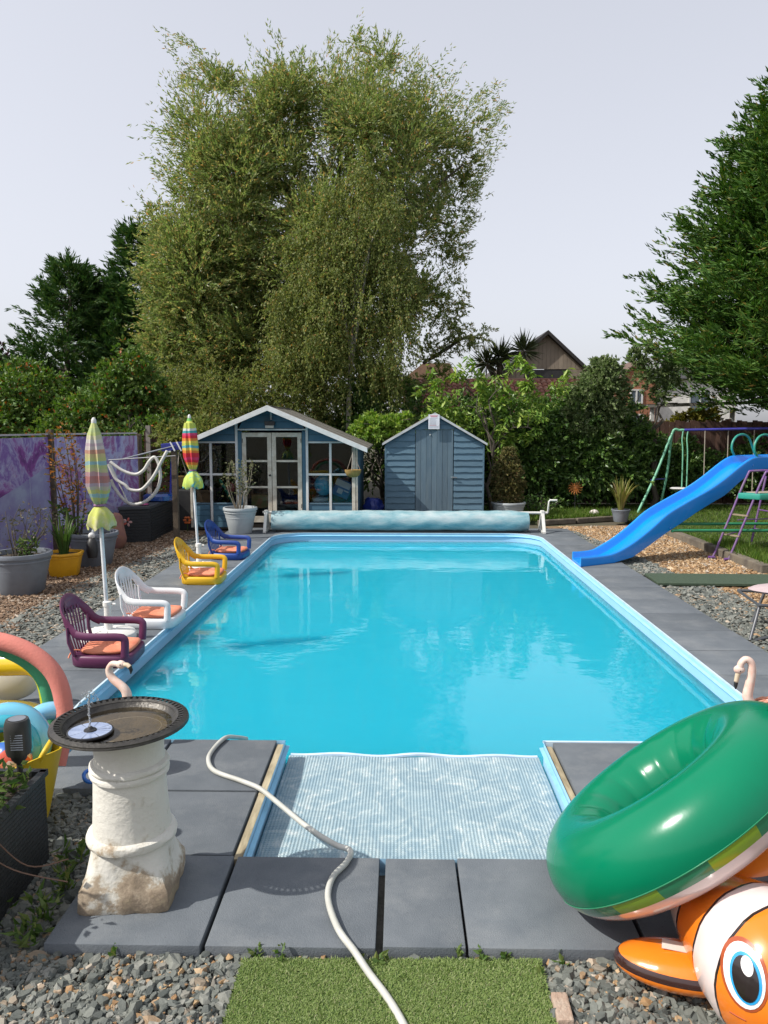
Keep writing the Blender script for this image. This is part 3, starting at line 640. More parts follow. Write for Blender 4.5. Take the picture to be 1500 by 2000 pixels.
MB().box(-2.35,-2.17,13.20,13.27,1.80,1.875).build('housing', m_black, fl, bevel=.008)
MB().box(-2.335,-2.185,13.185,13.199,1.755,1.80).build('lens', pm('lamp_lens',(.45,.43,.38),None,rough=.3), fl, bevel=.004)
MB().bar((-2.26,13.24,1.80),(-2.26,13.30,1.77),.03,.02).build('bracket', m_black, fl)
# things kept inside, seen through the glass
m_card = pm('cardboard', (.36,.21,.10), (.30,.17,.085), rough=.85)
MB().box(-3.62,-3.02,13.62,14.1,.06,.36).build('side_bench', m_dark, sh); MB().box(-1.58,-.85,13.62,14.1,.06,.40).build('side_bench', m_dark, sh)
bx = thing('cardboard_box', (-3.5,13.55,.36), 'brown cardboard box behind the lower left window', 'box')
MB().box(-3.66,-3.33,13.42,13.62,.38,.65).build('carton', m_card, bx, bevel=.006); MB().box(-3.66,-3.33,13.38,13.418,.62,.655).build('flap', m_card, bx)
solo(MB().ell((-1.36,13.52,.74),.17,.10,.19,20,12).build('beach_ball', vinyl('aqua_vinyl',(.03,.42,.62)), smooth=True), 'aqua inflatable ball behind the right hand window', 'ball')
solo(MB().lathe([(.11,0),(.13,.02),(.13,.07),(.09,.08)], (-1.42,13.5,.44), 18, sx=1.2).build('folded_float', pm('pale_float',(.6,.68,.70)), smooth=40), 'pale folded float lying below the aqua ball', 'float')
pk = thing('pump_box', (-1.0,13.5,.5), 'blue and white printed carton leaning behind the far right window', 'box')
q = Matrix.Rotation(R(24),3,'Y')
def qb(c, s): 
    return MB().obox(c, q@V(s[0],0,0), V(0,s[1],0), q@V(0,0,s[2]))
qb((-1.02,13.50,.68),(.15,.06,.15)).build('carton', pm('carton_blue',(.03,.12,.30)), pk)
qb((-1.02+.02,13.436,.76),(.14,.003,.055)).build('white_panel', m_white, pk); qb((-1.06,13.436,.64),(.05,.003,.045)).build('white_panel', m_white, pk); qb((-.95,13.436,.63),(.045,.003,.012)).build('white_panel', m_white, pk)
solo(MB().bar((-3.22,13.50,.85),(-2.98,13.5,.42),.10,.05).build('green_float', vinyl('green_vinyl',(.03,.30,.17)), bevel=.015), 'green float leaning behind the second window', 'float')
solo(MB().ell((-3.02,13.48,.70),.09,.05,.10,14,8).build('coral_float', vinyl('coral_vinyl',(.70,.16,.12)), smooth=True), 'coral pink float beside the green float inside', 'float')
solo(MB().bar((-2.65,13.6,.45),(-2.3,13.6,.45),.3,.24).build('storage_crate', pm('orange_wood',(.40,.18,.06),(.2,.25,.05),scale=9), bevel=.01), 'orange brown crate behind the left door', 'crate')
solo(MB().ell((-3.45,13.5,.78),.05,.05,.06,12,8).build('white_lamp', m_white, smooth=True), 'small white globe behind the left window', 'globe')

# ---- shed
shed = thing('garden_shed', (.64,14.05,0), 'small blue overlap garden shed with a plank door', 'shed')
DX0, DX1, DY, DYB, DXC = -.27, 1.56, 14.05, 15.9, .645
def dz(x): return 2.0 - abs(x-DXC)/.95*.55
def lap(x0, x1, z0, h):
    """one overlapping board, clipped under the roof: thicker at its lower edge, wavy bottom"""
    n = 7; b = MB(); top = []; bot = []
    for i in range(n+1):
        x = x0+(x1-x0)*i/n; zt = min(z0+h+.012, dz(x)-.01); zb = min(z0+random.uniform(-.006,.006), zt-.004)
        top.append((x,DY-.004,zt)); bot.append((x,DY-.026,zb))
    tb = [(p[0],DY+.02,p[2]) for p in top]; bb_ = [(p[0],DY+.02,p[2]) for p in bot]
    rows = [bot, top, tb, bb_]; m_ = n+1
    b.add([p for r_ in rows for p in r_], [(a*m_+i,a*m_+i+1,((a+1)%4)*m_+i+1,((a+1)%4)*m_+i) for a in range(4) for i in range(n)]+[(0,m_,2*m_,3*m_),(n,3*m_+n,2*m_+n,m_+n)])
    b.build('overlap_board', m_blue, shed, smooth=30)
for k in range(16):
    z0 = .02+k*.115
    for x0, x1 in ((DX0+.02,.285),(1.0,DX1-.02)):
        reach = .95*(2.0-z0-.025)/.55                                   # half width of the gable at this height
        xa, xb = max(x0, DXC-reach), min(x1, DXC+reach)
        if xb-xa > .03: lap(xa, xb, z0, .115)
for k in range(3):
    z0 = 1.725+k*.10; xx = .95*(2.0-z0-.02)/.55
    if xx > .05: lap(max(.287,DXC-xx), min(.998,DXC+xx), z0, .10)
sd_ = thing_door = None
door = MB().box(.295,.988,DY-.004,DY+.02,.03,1.72).build('door', m_blue, shed)
for k in range(7):
    w = .693/7; MB().box(.295+k*w+.002,.295+(k+1)*w-.002,DY-.018-random.uniform(0,.003),DY-.005,.03,1.718).build('door_board', m_door, door, bevel=.003)
MB().lathe([(.012,0),(.012,.014),(0,.016)], (.56,DY-.018,1.63), 10, axis=(0,-1,0)).build('pale_stud', m_white, door)
h = MB(); h.box(.945,1.0,DY-.03,DY-.02,.83,.865); h.tube([(.985,DY-.05,.848),(1.06,DY-.05,.842)], .010, 8); h.tube([(.985,DY-.02,.848),(.985,DY-.05,.848)], .008, 8); h.build('door_handle', m_metal, door)
for k in range(12):
    MB().box(DX0,DX0+.02,DY+.02,DYB,.02+k*.118,.134+k*.118).build('side_board', m_blue, shed); MB().box(DX1-.02,DX1,DY+.02,DYB,.02+k*.118,.134+k*.118).build('side_board', m_blue, shed)
for x in (DX0-.004, DX1-.03): MB().box(x,x+.034,DY-.024,DY+.01,0,1.44).build('corner_post', m_blue, shed, bevel=.003)
MB().box(DX0,DX1,DYB-.02,DYB,0,1.45).build('rear_wall', m_blue, shed)
for s in (-1,1):
    ex_ = DXC+s*.965; ez = 2.0-.965/.95*.55
    MB().prismy([(DXC,2.03),(ex_,ez+.03),(ex_,ez+.008),(DXC,2.006)], DY-.06, DYB+.06).build('roof_slope', m_felt, shed)
    MB().prismy([(DXC,2.036),(ex_,ez+.036),(ex_,ez-.006),(DXC,1.990)], DY-.085, DY-.062).build('barge_board', pm('grey_white_trim',(.50,.51,.52),(.40,.41,.42),scale=8,rough=.7), shed)
nz = thing('notice_sheet', (.625,13.96,1.87), 'white printed notice sheet fixed under the shed gable', 'notice')
MB().box(.525,.727,DY-.100,DY-.092,1.735,2.0).build('sheet', pm('notice_white',(.78,.78,.82),None,rough=.5), nz)
m_pr = pm('notice_red', (.62,.22,.26), None, rough=.6); m_pg = pm('notice_grey', (.5,.5,.55), None, rough=.6)
for k, (w, z) in enumerate(((.15,1.972),(.12,1.952))): MB().box(.626-w/2,.626+w/2,DY-.102,DY-.1005,z,z+.012).build('red_heading', m_pr, nz)
for k in range(9):
    w = random.uniform(.10,.16); MB().box(.545,.545+w,DY-.102,DY-.1005,1.925-k*.021,1.932-k*.021).build('text_line', m_pg if k != 6 else m_pr, nz)

# ---- pool cover reel
reel = thing('cover_reel', (.02,12.8,0), 'pool cover reel on white trestle ends with a crank handle', 'cover reel')
m_wpl = pm('white_plastic', (.66,.66,.62), (.58,.57,.53), scale=8, rough=.45)
for x in (-2.27, 2.42):
    b = MB()
    for s in (-1,1): b.bar((x,12.8+s*.22,.0),(x,12.8+s*.03,.33),.05,.05,(1,0,0))
    b.build('trestle', m_wpl, reel, bevel=.008)
    MB().bar((x,12.56,.02),(x,13.04,.02),.05,.035).build('foot_bar', m_wpl, reel, bevel=.006)
    MB().box(x-.03,x+.03,12.74,12.86,.28,.37).build('bearing_block', m_wpl, reel, bevel=.01)
MB().tube([(-2.33,12.8,.33),(2.50,12.8,.33)], .022, 12).build('axle', m_wpl, reel, smooth=40)
MB().tube([(-2.27,13.0,.05),(-1.7,13.0,.05)], .018, 10).build('tie_bar', m_wpl, reel, smooth=40)
h = MB(); h.tube([(2.50,12.8,.33),(2.51,12.79,.335),(2.515,12.74,.53),(2.53,12.735,.55),(2.65,12.735,.55)], .016, 10); h.build('crank_handle', m_wpl, reel, smooth=True)
m_roll, nt, pb, out = newmat('rolled_bubble_cover')
tc = N(nt,'ShaderNodeTexCoord'); no = N(nt,'ShaderNodeTexNoise', Scale=3.5, Detail=7.0, Roughness=.7); mp = N(nt,'ShaderNodeMapping'); mp.inputs['Scale'].default_value = (.5,1.6,1.6)
nt.links.new(tc.outputs['Object'], mp.inputs[0]); nt.links.new(mp.outputs[0], no.inputs['Vector'])
rp = ramp(nt, [(.30,(.08,.24,.28)),(.44,(.20,.35,.39)),(.55,(.32,.43,.45)),(.68,(.44,.50,.51))]); nt.links.new(no.outputs[0], rp.inputs[0]); nt.links.new(rp.outputs[0], pb.inputs['Base Color'])
pb.inputs['Roughness'].default_value = .42
vo = N(nt,'ShaderNodeTexVoronoi', Scale=46.0); nt.links.new(tc.outputs['Object'], vo.inputs['Vector']); bp = N(nt,'ShaderNodeBump', Strength=.35, Distance=.004); bp.invert = True
nt.links.new(vo.outputs['Distance'], bp.inputs['Height']); nt.links.new(bp.outputs[0], pb.inputs['Normal'])
b = MB(); nX = 130; nA = 40; vs_ = []
for i in range(nX+1):
    x = -2.17+4.35*i/nX; e = max(0, (x-1.9)/.28)
    for j in range(nA):
        a = 2*PI*j/nA; rr = .176 + .004*math.sin(x*3.1+2*a) + .003*math.sin(x*11+a*5) + .0025*math.sin(x*23-a*3) - (.025*e*e if x > 1.9 else 0) - (.012*max(0,(-1.9-x)/.28))
        vs_.append((x, 12.8+rr*math.cos(a)*1.02, .186+rr*math.sin(a)))
b.add(vs_, [(i*nA+j,i*nA+(j+1)%nA,(i+1)*nA+(j+1)%nA,(i+1)*nA+j) for i in range(nX) for j in range(nA)]+[tuple(range(nA)), tuple(nX*nA+j for j in range(nA))])
rc = thing('rolled_cover', (0,12.8,.186), 'pale turquoise bubble cover rolled up on the reel', 'pool cover')
b.build('roll', m_roll, rc, smooth=50)
sp = MB(); sp.tube([(2.186,12.8+(.03+.018*t)*math.cos(t*1.9),.19+(.03+.018*t)*math.sin(t*1.9)) for t in np.linspace(0,6.5,60)], .006, 5); sp.build('rolled_edge', pm('cover_edge',(.55,.68,.70)), rc, smooth=True)
(MB().tube(smoothpath([(-2.1,12.72,.02),(-1.7,12.66,.02),(-1.0,12.70,.02),(.5,12.68,.02),(2.0,12.70,.02)],6), .012, 6).build('cord', m_black, rc, smooth=True))

# ---- painted mural panels on the left
def muralmat(name, seed, stops):
    m, nt, b, out = newmat(name)
    tc = N(nt,'ShaderNodeTexCoord'); mp = N(nt,'ShaderNodeMapping'); mp.inputs['Location'].default_value = (seed,seed*.7,0); mp.inputs['Scale'].default_value = (1,1,.8)
    nt.links.new(tc.outputs['Object'], mp.inputs[0]); no = N(nt,'ShaderNodeTexNoise', Scale=1.7, Detail=7.0, Roughness=.62); no.inputs['Distortion'].default_value = 1.2
    nt.links.new(mp.outputs[0], no.inputs['Vector']); rp = ramp(nt, stops); nt.links.new(no.outputs[0], rp.inputs[0])
    n2 = N(nt,'ShaderNodeTexNoise', Scale=13.0, Detail=5.0, Roughness=.7); nt.links.new(mp.outputs[0], n2.inputs['Vector']); r2 = ramp(nt, [(.56,(0,0,0)),(.66,(.8,.8,.8))]); nt.links.new(n2.outputs[0], r2.inputs[0])
    mx = N(nt,'ShaderNodeMix'); mx.data_type = 'RGBA'; nt.links.new(r2.outputs[0], mx.inputs[0]); nt.links.new(rp.outputs[0], mx.inputs[6]); mx.inputs[7].default_value = (.46,.46,.58,1)
    nt.links.new(mx.outputs[2], b.inputs['Base Color']); b.inputs['Roughness'].default_value = .6; return m
m_mu1 = muralmat('mural_purple', 3.0, [(.34,(0.125,0.031,0.175)),(.44,(0.250,0.069,0.300)),(.50,(0.350,0.312,0.525)),(.56,(0.188,0.088,0.338)),(.68,(0.450,0.475,0.650))])
m_mu2 = muralmat('mural_lilac', 9.0, [(.34,(0.138,0.050,0.225)),(.44,(0.237,0.163,0.425)),(.52,(0.413,0.425,0.625)),(.60,(0.250,0.075,0.250)),(.72,(0.500,0.488,0.650))])
m_postw = pm('fence_post_wood', (.10,.075,.05), (.06,.045,.03), scale=12, rough=.9, bump=.5)
def mural(a, b_, zt, mat, lab, diag):
    A = V(a[0],a[1],0); B = V(b_[0],b_[1],0); d = (B-A).normalized(); nn = V(d.y,-d.x,0)
    t = thing('mural_panel', ((A+B)/2)[:], lab, 'mural panel', 'painted mural panels on the left boundary')
    MB().bar(A+V(0,0,.8), B+V(0,0,.8), .03, zt-.8+.8, (0,0,1)).build('board', mat, t)
    MB().bar(A+V(0,0,zt+.012), B+V(0,0,zt+.012), .045, .022).build('top_edge', pm('mural_edge',(.45,.42,.45),None,rough=.7), t)
    if diag:   # painted pale slope with a white dividing line
        L = (B-A).length; f = .016
        def P_(u, z): return tuple(A + d*(u*L) + nn*f + V(0,0,z))
        b = MB(); b.add([P_(.40,.05),P_(.985,.05),P_(.985,1.22),P_(.72,.99),P_(.40,.76)], [(0,1,2,3,4)]); b.build('painted_slope', pm('mural_pale',(.34,.37,.52),(.19,.13,.36),scale=2.5,rough=.6,lo=.35,hi=.7), t)
        b = MB(); b.bar(P_(.80,.06), P_(.80,1.06), .012, .004, nn); b.build('painted_line', pm('mural_line',(.40,.42,.54)), t)
    return t
mural((-5.38,8.4), (-5.13,10.98), 1.66, m_mu1, 'purple and white mural panel furthest left behind the grey pot', True)
mural((-5.08,11.05), (-4.44,12.75), 1.66, m_mu2, 'lilac mural panel behind the tall orange leaved shrub', False)
solo(MB().box(-5.15,-5.06,10.97,11.05,-.06,1.74).build('fence_post', m_postw, bevel=.006), 'dark timber post between the two mural panels', 'post')
solo(MB().box(-4.46,-4.38,12.77,12.85,-.06,1.66).build('fence_post', m_postw, bevel=.006), 'dark timber post at the right end of the lilac mural', 'post')
# slatted fence behind the pool hoses
m_brownf = pm('brown_fence_stain', (.095,.050,.035), (.065,.035,.026), scale=9, rough=.85, bump=.4, objvar=.25, stretch=(1,1,.3))
lf = thing('slat_fence', (-4.0,14.2,0), 'brown slatted fence behind the hanging pool hoses', 'fence')
for k in range(14): MB().bar((-4.75,14.05,.1+k*.12),(-3.4,14.45,.1+k*.12),.02,.10).build('slat', m_brownf, lf)
for x, y in ((-4.7,14.0),(-4.05,14.2)): MB().box(x,x+.08,y,y+.08,0,1.8).build('fence_post', pm('grey_post',(.22,.20,.18),None,rough=.9), lf)
# feather-board fence along the back right
bf = thing('board_fence', (4.5,17.7,0), 'dark brown feather board fence along the back of the garden', 'fence')
fb_me = [MB().box(-.055,.055,-.012,.012,0,h_).mesh('fence_board', m_brownf) for h_ in (1.88,1.92,1.90)]
for k in range(84): link('fence_board', fb_me[k%3], bf, (-4.6+k*.118+.0, random.uniform(-.006,.006), 0), (0,0,random.uniform(-.1,.1)))
for k in range(6): MB().box(-.3+k*1.95,-.2+k*1.95,17.66,17.75,0,1.95).build('fence_post', m_brownf, bf)
gf = thing('board_fence', (9.2,14,0), 'dark brown feather board fence on the right boundary behind the conifer', 'fence')
for k in range(60): link('fence_board', fb_me[k%3], gf, (random.uniform(-.006,.006), -3.5+k*.118, 0), (0,0,PI/2))

# ---- houses beyond
m_tile = islandmat('clay_tile', [(0,(.20,.075,.05)),(.4,(.28,.11,.075)),(.7,(.34,.15,.10)),(1,(.24,.13,.10))], rough=.85, bump=.3)
def tile_roof(name, parent, x0, x1, y0, y1, z0, z1, nx, ny, nm='roof_tile'):
    """rows of tiles from eave (y0,z0) to ridge (y1,z1), each a humped piece of geometry, joined"""
    w = (x1-x0)/nx; sy = (y1-y0)/ny; sz = (z1-z0)/ny; vs_ = []; fs = []
    for r_ in range(ny):
        for c in range(nx):
            x = x0+c*w; yy = y0+r_*sy; zz = z0+r_*sz; o = len(vs_); u = random.uniform(-.006,.006)
            for q in range(4):
                xx = x+w*(.02+.96*q/3); hz = (.0,.05,.05,.0)[q]+.02
                vs_ += [(xx,yy-.03,zz+hz+u),(xx,yy+sy*1.05,zz+sz*1.05+hz-.02+u),(xx,yy-.03,zz-.02+u)]
            for q in range(3): fs += [(o+3*q,o+3*q+3,o+3*q+4,o+3*q+1),(o+3*q+2,o+3*q+5,o+3*q+3,o+3*q)]
    o_ = MB().add(vs_, fs).build(nm, m_tile, parent, fix=False); o_['kind'] = 'stuff'; return o_
gar = thing('garage', (3.2,22.5,0), 'long low outbuilding with a red tiled roof behind the leafy hedge', 'garage')
m_render = pm('brick_wall', (.26,.13,.09), (.20,.10,.07), scale=14, rough=.9)
MB().box(.6,5.8,21.2,25.2,0,2.3).build('wall', m_render, gar)
tile_roof('tiles', gar, .35,6.0,20.9,22.9,2.16,3.12,34,9)
MB().prismy([(.35,2.12),(6.0,2.12),(6.0,2.14),(.35,2.14)],20.9,22.9).build('eave_board', m_black, gar)
b = MB(); b.add([(.35,22.9,3.12),(6.0,22.9,3.12),(6.0,25.4,2.1),(.35,25.4,2.1)],[(0,1,2,3)]); b.build('rear_slope', pm('clay_plain',(.28,.12,.08)), gar)
for k in range(19): MB().tube([(.35+k*.294,22.9,3.12),(.35+(k+1)*.294-.01,22.9,3.12)], .07, 8).build('ridge_tile', m_tile, gar, smooth=40)
# vertical-boarded gable house
gh = thing('gable_house', (6.05,32,0), 'house with a steep dark roof and a beige boarded gable', 'house')
m_beige = pm('beige_boards', (.24,.20,.155), (.20,.165,.13), scale=7, rough=.85, objvar=.08, stretch=(1,1,.3))
m_rooft = pm('dark_roof', (.020,.018,.018), (.030,.027,.026), scale=9, rough=.85, bump=.3)
GXC, GAP = 6.07, 5.62
MB().box(3.9,8.3,32.1,38,0,4.1).build('wall', pm('gable_wall',(.10,.09,.08)), gh)
for k in range(20):
    x0 = 4.35+k*.172; xa, xb = x0, x0+.165; za = GAP-.12-abs(xa-GXC)*.905; zb = GAP-.12-abs(xb-GXC)*.905; zl = 4.12
    zm = GAP-.12 if xa < GXC < xb else None
    if max(za,zb) < zl+.02: continue
    za = max(za,zl+.005); zb = max(zb,zl+.005)
    MB().prismy([(xa,zl),(xb,zl),(xb,zb)]+([(GXC,zm)] if zm else [])+[(xa,za)], 32.0, 32.04).build('gable_board', m_beige, gh)
for x0, x1 in ((3.95,5.2),(7.0,8.2)):
    for k in range(int((x1-x0)/.172)): MB().box(x0+k*.172,x0+k*.172+.165,32.0,32.04,2.0,4.11).build('wall_board', m_beige, gh)
MB().box(5.25,6.95,32.02,32.07,2.6,4.1).build('window', m_black, gh)
for s in (-1,1):
    MB().prismy([(GXC,GAP+.06),(GXC+s*2.45,GAP+.06-2.45*.905),(GXC+s*2.45,GAP-.10-2.45*.905),(GXC,GAP-.10)],31.75,38.2).build('roof_slope', m_rooft, gh)
ant = MB(); ant.tube([(5.4,34,4.9),(5.4,34,5.75)],.015,5); ant.tube([(5.0,34,5.62),(5.75,34,5.52)],.012,5)
for k in range(5): ant.tube([(5.05+k*.15,33.8,5.61-k*.02),(5.05+k*.15,34.2,5.61-k*.02)],.008,4)
ant.build('aerial', m_metal, gh)
# brick house at right and white rendered house
m_brickw, nt, pb, out = newmat('red_brick')
tc = N(nt,'ShaderNodeTexCoord'); bt = N(nt,'ShaderNodeTexBrick', Scale=4.4); bt.inputs['Color1'].default_value = (.34,.13,.06,1); bt.inputs['Color2'].default_value = (.26,.09,.045,1); bt.inputs['Mortar'].default_value = (.30,.24,.19,1); bt.inputs['Mortar Size'].default_value = .015
mp = N(nt,'ShaderNodeMapping'); mp.inputs['Rotation'].default_value = (R(90),0,0); nt.links.new(tc.outputs['Object'],mp.inputs[0]); nt.links.new(mp.outputs[0],bt.inputs['Vector']); nt.links.new(bt.outputs[0],pb.inputs['Base Color']); pb.inputs['Roughness'].default_value = .9
bh = thing('brick_house', (9.2,30,0), 'red brick house end with a narrow gable and white windows', 'house')
MB().box(8.35,9.95,30.0,36,0,3.35).build('wall', m_brickw, bh)
MB().prismy([(8.35,3.35),(9.95,3.35),(9.15,4.22)],30.0,30.1).build('gable', m_brickw, bh)
for s in (-1,1): MB().prismy([(9.15,4.30),(9.15+s*.95,3.27),(9.15+s*.95,3.20),(9.15,4.23)],29.9,36).build('roof_slope', pm('brown_roof',(.13,.075,.05)), bh)
def window(parent, x0, x1, z0, z1, y):
    f = MB(); 
    for a in ((x0,x0+.06,z0,z1),(x1-.06,x1,z0,z1),(x0+.06,x1-.06,z0,z0+.06),(x0+.06,x1-.06,z1-.06,z1),((x0+x1)/2-.03,(x0+x1)/2+.03,z0+.06,z1-.06)): f.box(a[0],a[1],y-.05,y-.003,a[2],a[3])
    f = f.build('window_frame', m_white, parent); MB().box(x0+.06,x1-.06,y-.025,y-.02,z0+.06,z1-.06).build('pane', pm('far_glass',(.10,.13,.16),None,rough=.08), f); return f
window(bh, 8.95, 9.45, 2.65, 3.2, 30.0); window(bh, 8.75, 9.5, 1.2, 2.25, 30.0)
wh = thing('white_house', (11.3,31,0), 'white rendered house with a grey roof half hidden by the conifer', 'house')
MB().box(10.35,13.5,31.0,37,0,3.75).build('wall', pm('white_render',(.74,.72,.68),None,rough=.85), wh)
MB().prismy([(10.0,3.65),(13.8,3.65),(13.0,4.75),(10.8,4.75)],30.8,37).build('roof', pm('grey_roof',(.17,.17,.18),(.12,.12,.13),scale=12,rough=.85), wh)
MB().box(10.05,10.34,30.9,31.6,0,3.6).build('grey_bay', pm('grey_cladding',(.10,.10,.11)), wh)
window(wh, 11.6, 12.5, 2.0, 3.2, 31.0)
far = thing('tiled_house', (2.0,40,0), 'distant brown tiled roof peeping above the hedge left of the palm', 'house')
MB().box(.2,3.6,40,46,0,4.0).build('wall', m_render, far)
MB().prismy([(-.2,3.9),(3.1,3.9),(2.6,5.0),(1.2,5.0)],39.8,46).build('roof', pm('brown_roof2',(.22,.13,.08),(.16,.09,.06),scale=8), far)
cp = thing('carport', (7.4,19.5,0), 'low grey flat roofed shelter behind the fence at right', 'shelter')
MB().bar((6.2,19.3,2.28),(10.5,19.3,2.42),.12,.07).build('fascia', pm('grey_fascia',(.25,.24,.22)), cp); MB().bar((6.2,20.6,2.31),(10.5,20.6,2.45),2.5,.04).build('roof_sheet', m_rooft, cp)
for x in (6.3,8.3,10.3): MB().box(x,x+.09,19.3,19.39,0,2.25).build('post', m_white, cp)

# ================================================================== TREES, HEDGES, PLANTS
m_bark = pm('bark', (.10,.085,.065), (.06,.05,.04), scale=9, rough=.95, bump=.7, bscale=40)
m_birch = pm('birch_bark', (.30,.28,.24), (.13,.11,.09), scale=6, rough=.85, bump=.3, lo=.5, hi=.62)
lf_will = leafmat('willow_leaf', [(0,(0.115,0.179,0.054)),(.35,(0.194,0.264,0.081)),(.65,(0.277,0.327,0.111)),(.88,(0.381,0.379,0.151)),(.96,(0.463,0.349,0.137)),(1,(0.508,0.275,0.121))], trans=.5, spec=.45, rough=.42)
lf_birch = leafmat('birch_leaf', [(0,(0.103,0.138,0.037)),(.4,(0.171,0.216,0.061)),(.75,(0.231,0.258,0.086)),(.93,(0.309,0.310,0.103)),(1,(0.343,0.190,0.068))], trans=.45)
lf_con = leafmat('conifer_needle', [(0,(0.028,0.069,0.021)),(.4,(0.050,0.115,0.031)),(.75,(0.080,0.159,0.040)),(1,(0.137,0.187,0.045))], trans=.15, spec=.2)
lf_con2 = leafmat('conifer_needle_bright', [(0,(0.034,0.083,0.015)),(.4,(0.060,0.136,0.024)),(.75,(0.092,0.182,0.033)),(.95,(0.139,0.206,0.037)),(1,(0.224,0.140,0.033))], trans=.2, spec=.2)
lf_hedge = leafmat('hedge_leaf', [(0,(0.039,0.090,0.021)),(.4,(0.070,0.141,0.029)),(.75,(0.108,0.196,0.040)),(1,(0.165,0.245,0.059))], trans=.25, spec=.5, rough=.4)
lf_shrub = leafmat('shrub_leaf', [(0,(0.057,0.121,0.023)),(.4,(0.093,0.177,0.031)),(.75,(0.134,0.220,0.043)),(.94,(0.184,0.242,0.057)),(.97,(0.368,0.127,0.037)),(1,(0.426,0.100,0.037))], trans=.32, spec=.4)
lf_bright = leafmat('drooping_leaf', [(0,(0.117,0.225,0.035)),(.4,(0.179,0.304,0.050)),(.75,(0.260,0.376,0.072)),(1,(0.358,0.429,0.095))], trans=.35, spec=.4, rough=.45)
lf_purple = leafmat('purple_leaf', [(0,(.028,.012,.020)),(.6,(.055,.018,.028)),(1,(.09,.03,.035))], trans=.25)
def plant(name, loc, label, cat, group=None): return thing(name, loc, label, cat, group)
# the big willow
WP = [(-5.5,2.0),(-6.55,3.2),(-6.75,4.4),(-6.35,5.6),(-6.45,7.1),(-5.75,8.0),(-5.9,9.3),(-5.35,10.0),(-5.45,11.0),(-5.2,11.6),(-4.75,10.9),(-4.2,10.6),(-3.7,10.75),(-3.2,10.5),(-2.8,11.0),(-2.1,10.8),(-1.75,11.2),(-1.35,11.1),(-1.15,11.65),(-.75,11.0),(-.35,11.2),(.1,11.0),(.5,10.5),(1.0,10.7),(1.35,10.1),(1.9,10.3),(2.35,9.8),(2.15,9.0),(2.0,8.3),(1.75,7.8),(1.85,7.2),(1.35,6.7),(1.45,5.9),(1.15,5.3),(1.25,4.6),(.95,4.0),(1.1,3.4),(1.2,2.2)]
wt = plant('willow_tree', (-2.2,20.3,0), 'huge spreading willow towering behind the summerhouse', 'tree')
limbs('trunk', (-2.2,20.3,-.1), (-2.0,20.3,8.5), 2.6, 10, .26, m_bark, wt, 3, ends=[(-4.7,20,9.4),(-3.5,20.5,9.2),(-1.3,20,9.9),(.7,20.2,9.1),(1.6,20.2,8.4),(1.4,20,6.8),(-5.4,20,7.6),(-6.0,20.5,6.2),(.9,20,5),(-6,19.8,4)])
c, r = crown_clumps([(x, z-.045*max(0,z-5)) for x, z in WP], 20.3, 2.4, 250, (.5,1.0))
r *= np.array([.85,.85,1.15])
lc, lr = crown_clumps([(-6.3,2.2),(-6.7,4.2),(-6.2,6.2),(-5.4,7.0),(-4.2,6.6),(-3.2,5.2),(-2.6,3.4),(-2.6,2.2)], 19.5, 1.0, 90, (.45,.85))
c = np.concatenate([c, lc]); r = np.concatenate([r, lr*np.array([.9,.9,1.1])])
P, D = spray(c, r, 50, 22, up=.85, droop=.20, jitter=.42, tl=(.6,1.75))
leaves('crown', P, D, RNG.uniform(.07,.15,len(P)), RNG.uniform(.022,.038,len(P)), lf_will, wt, .1, face=spray.face)
# outer wisps that break the outline
p = np.array([(x, z-.06*max(0,z-5)) for x, z in WP]); k = RNG.integers(4, len(p)-6, 340); t = RNG.random((340,1)); q = p[k]*(1-t)+p[k+1]*t
c = np.stack([q[:,0], 20.3+RNG.normal(0,.7,340), q[:,1]],1)
dirs = unit(np.stack([(q[:,0]+2.2)*.35, RNG.normal(0,.3,340), np.abs(RNG.normal(.9,.35,340))],1))
s = RNG.uniform(0,1,(340,26,1)); P = c[:,None]-dirs[:,None]*.25+dirs[:,None]*s*RNG.uniform(.35,.85,(340,1,1))+RNG.normal(0,.045,(340,26,3)); D = dirs[:,None]+RNG.normal(0,.55,P.shape)
leaves('leaf_wisps', P.reshape(-1,3), D.reshape(-1,3), .11, .028, lf_will, wt)
# the low side branch reaching right
bl = smoothpath([(.6,20,3.4),(1.2,19.9,3.75),(1.7,19.8,4.05),(2.05,19.8,4.0)],5)
MB().tube(bl, [.05-.002*i for i in range(len(bl))], 5).build('side_branch', m_bark, wt, smooth=True)
bc = np.array([tuple(b_) for b_ in bl[3:]]); P, D = spray(bc+RNG.normal(0,.08,bc.shape), np.full((len(bc),3),.34), 9, 15, up=.3, droop=.3); leaves('leaf_wisps', P, D, .10, .028, lf_will, wt)
P, D = spray(np.stack([RNG.uniform(.95,1.5,20),RNG.uniform(19.6,20.6,20),RNG.uniform(3.9,6.5,20)],1), np.full((20,3),.4), 12, 14, up=.2, droop=.4); leaves('leaf_wisps', P, D, .10, .028, lf_will, wt)
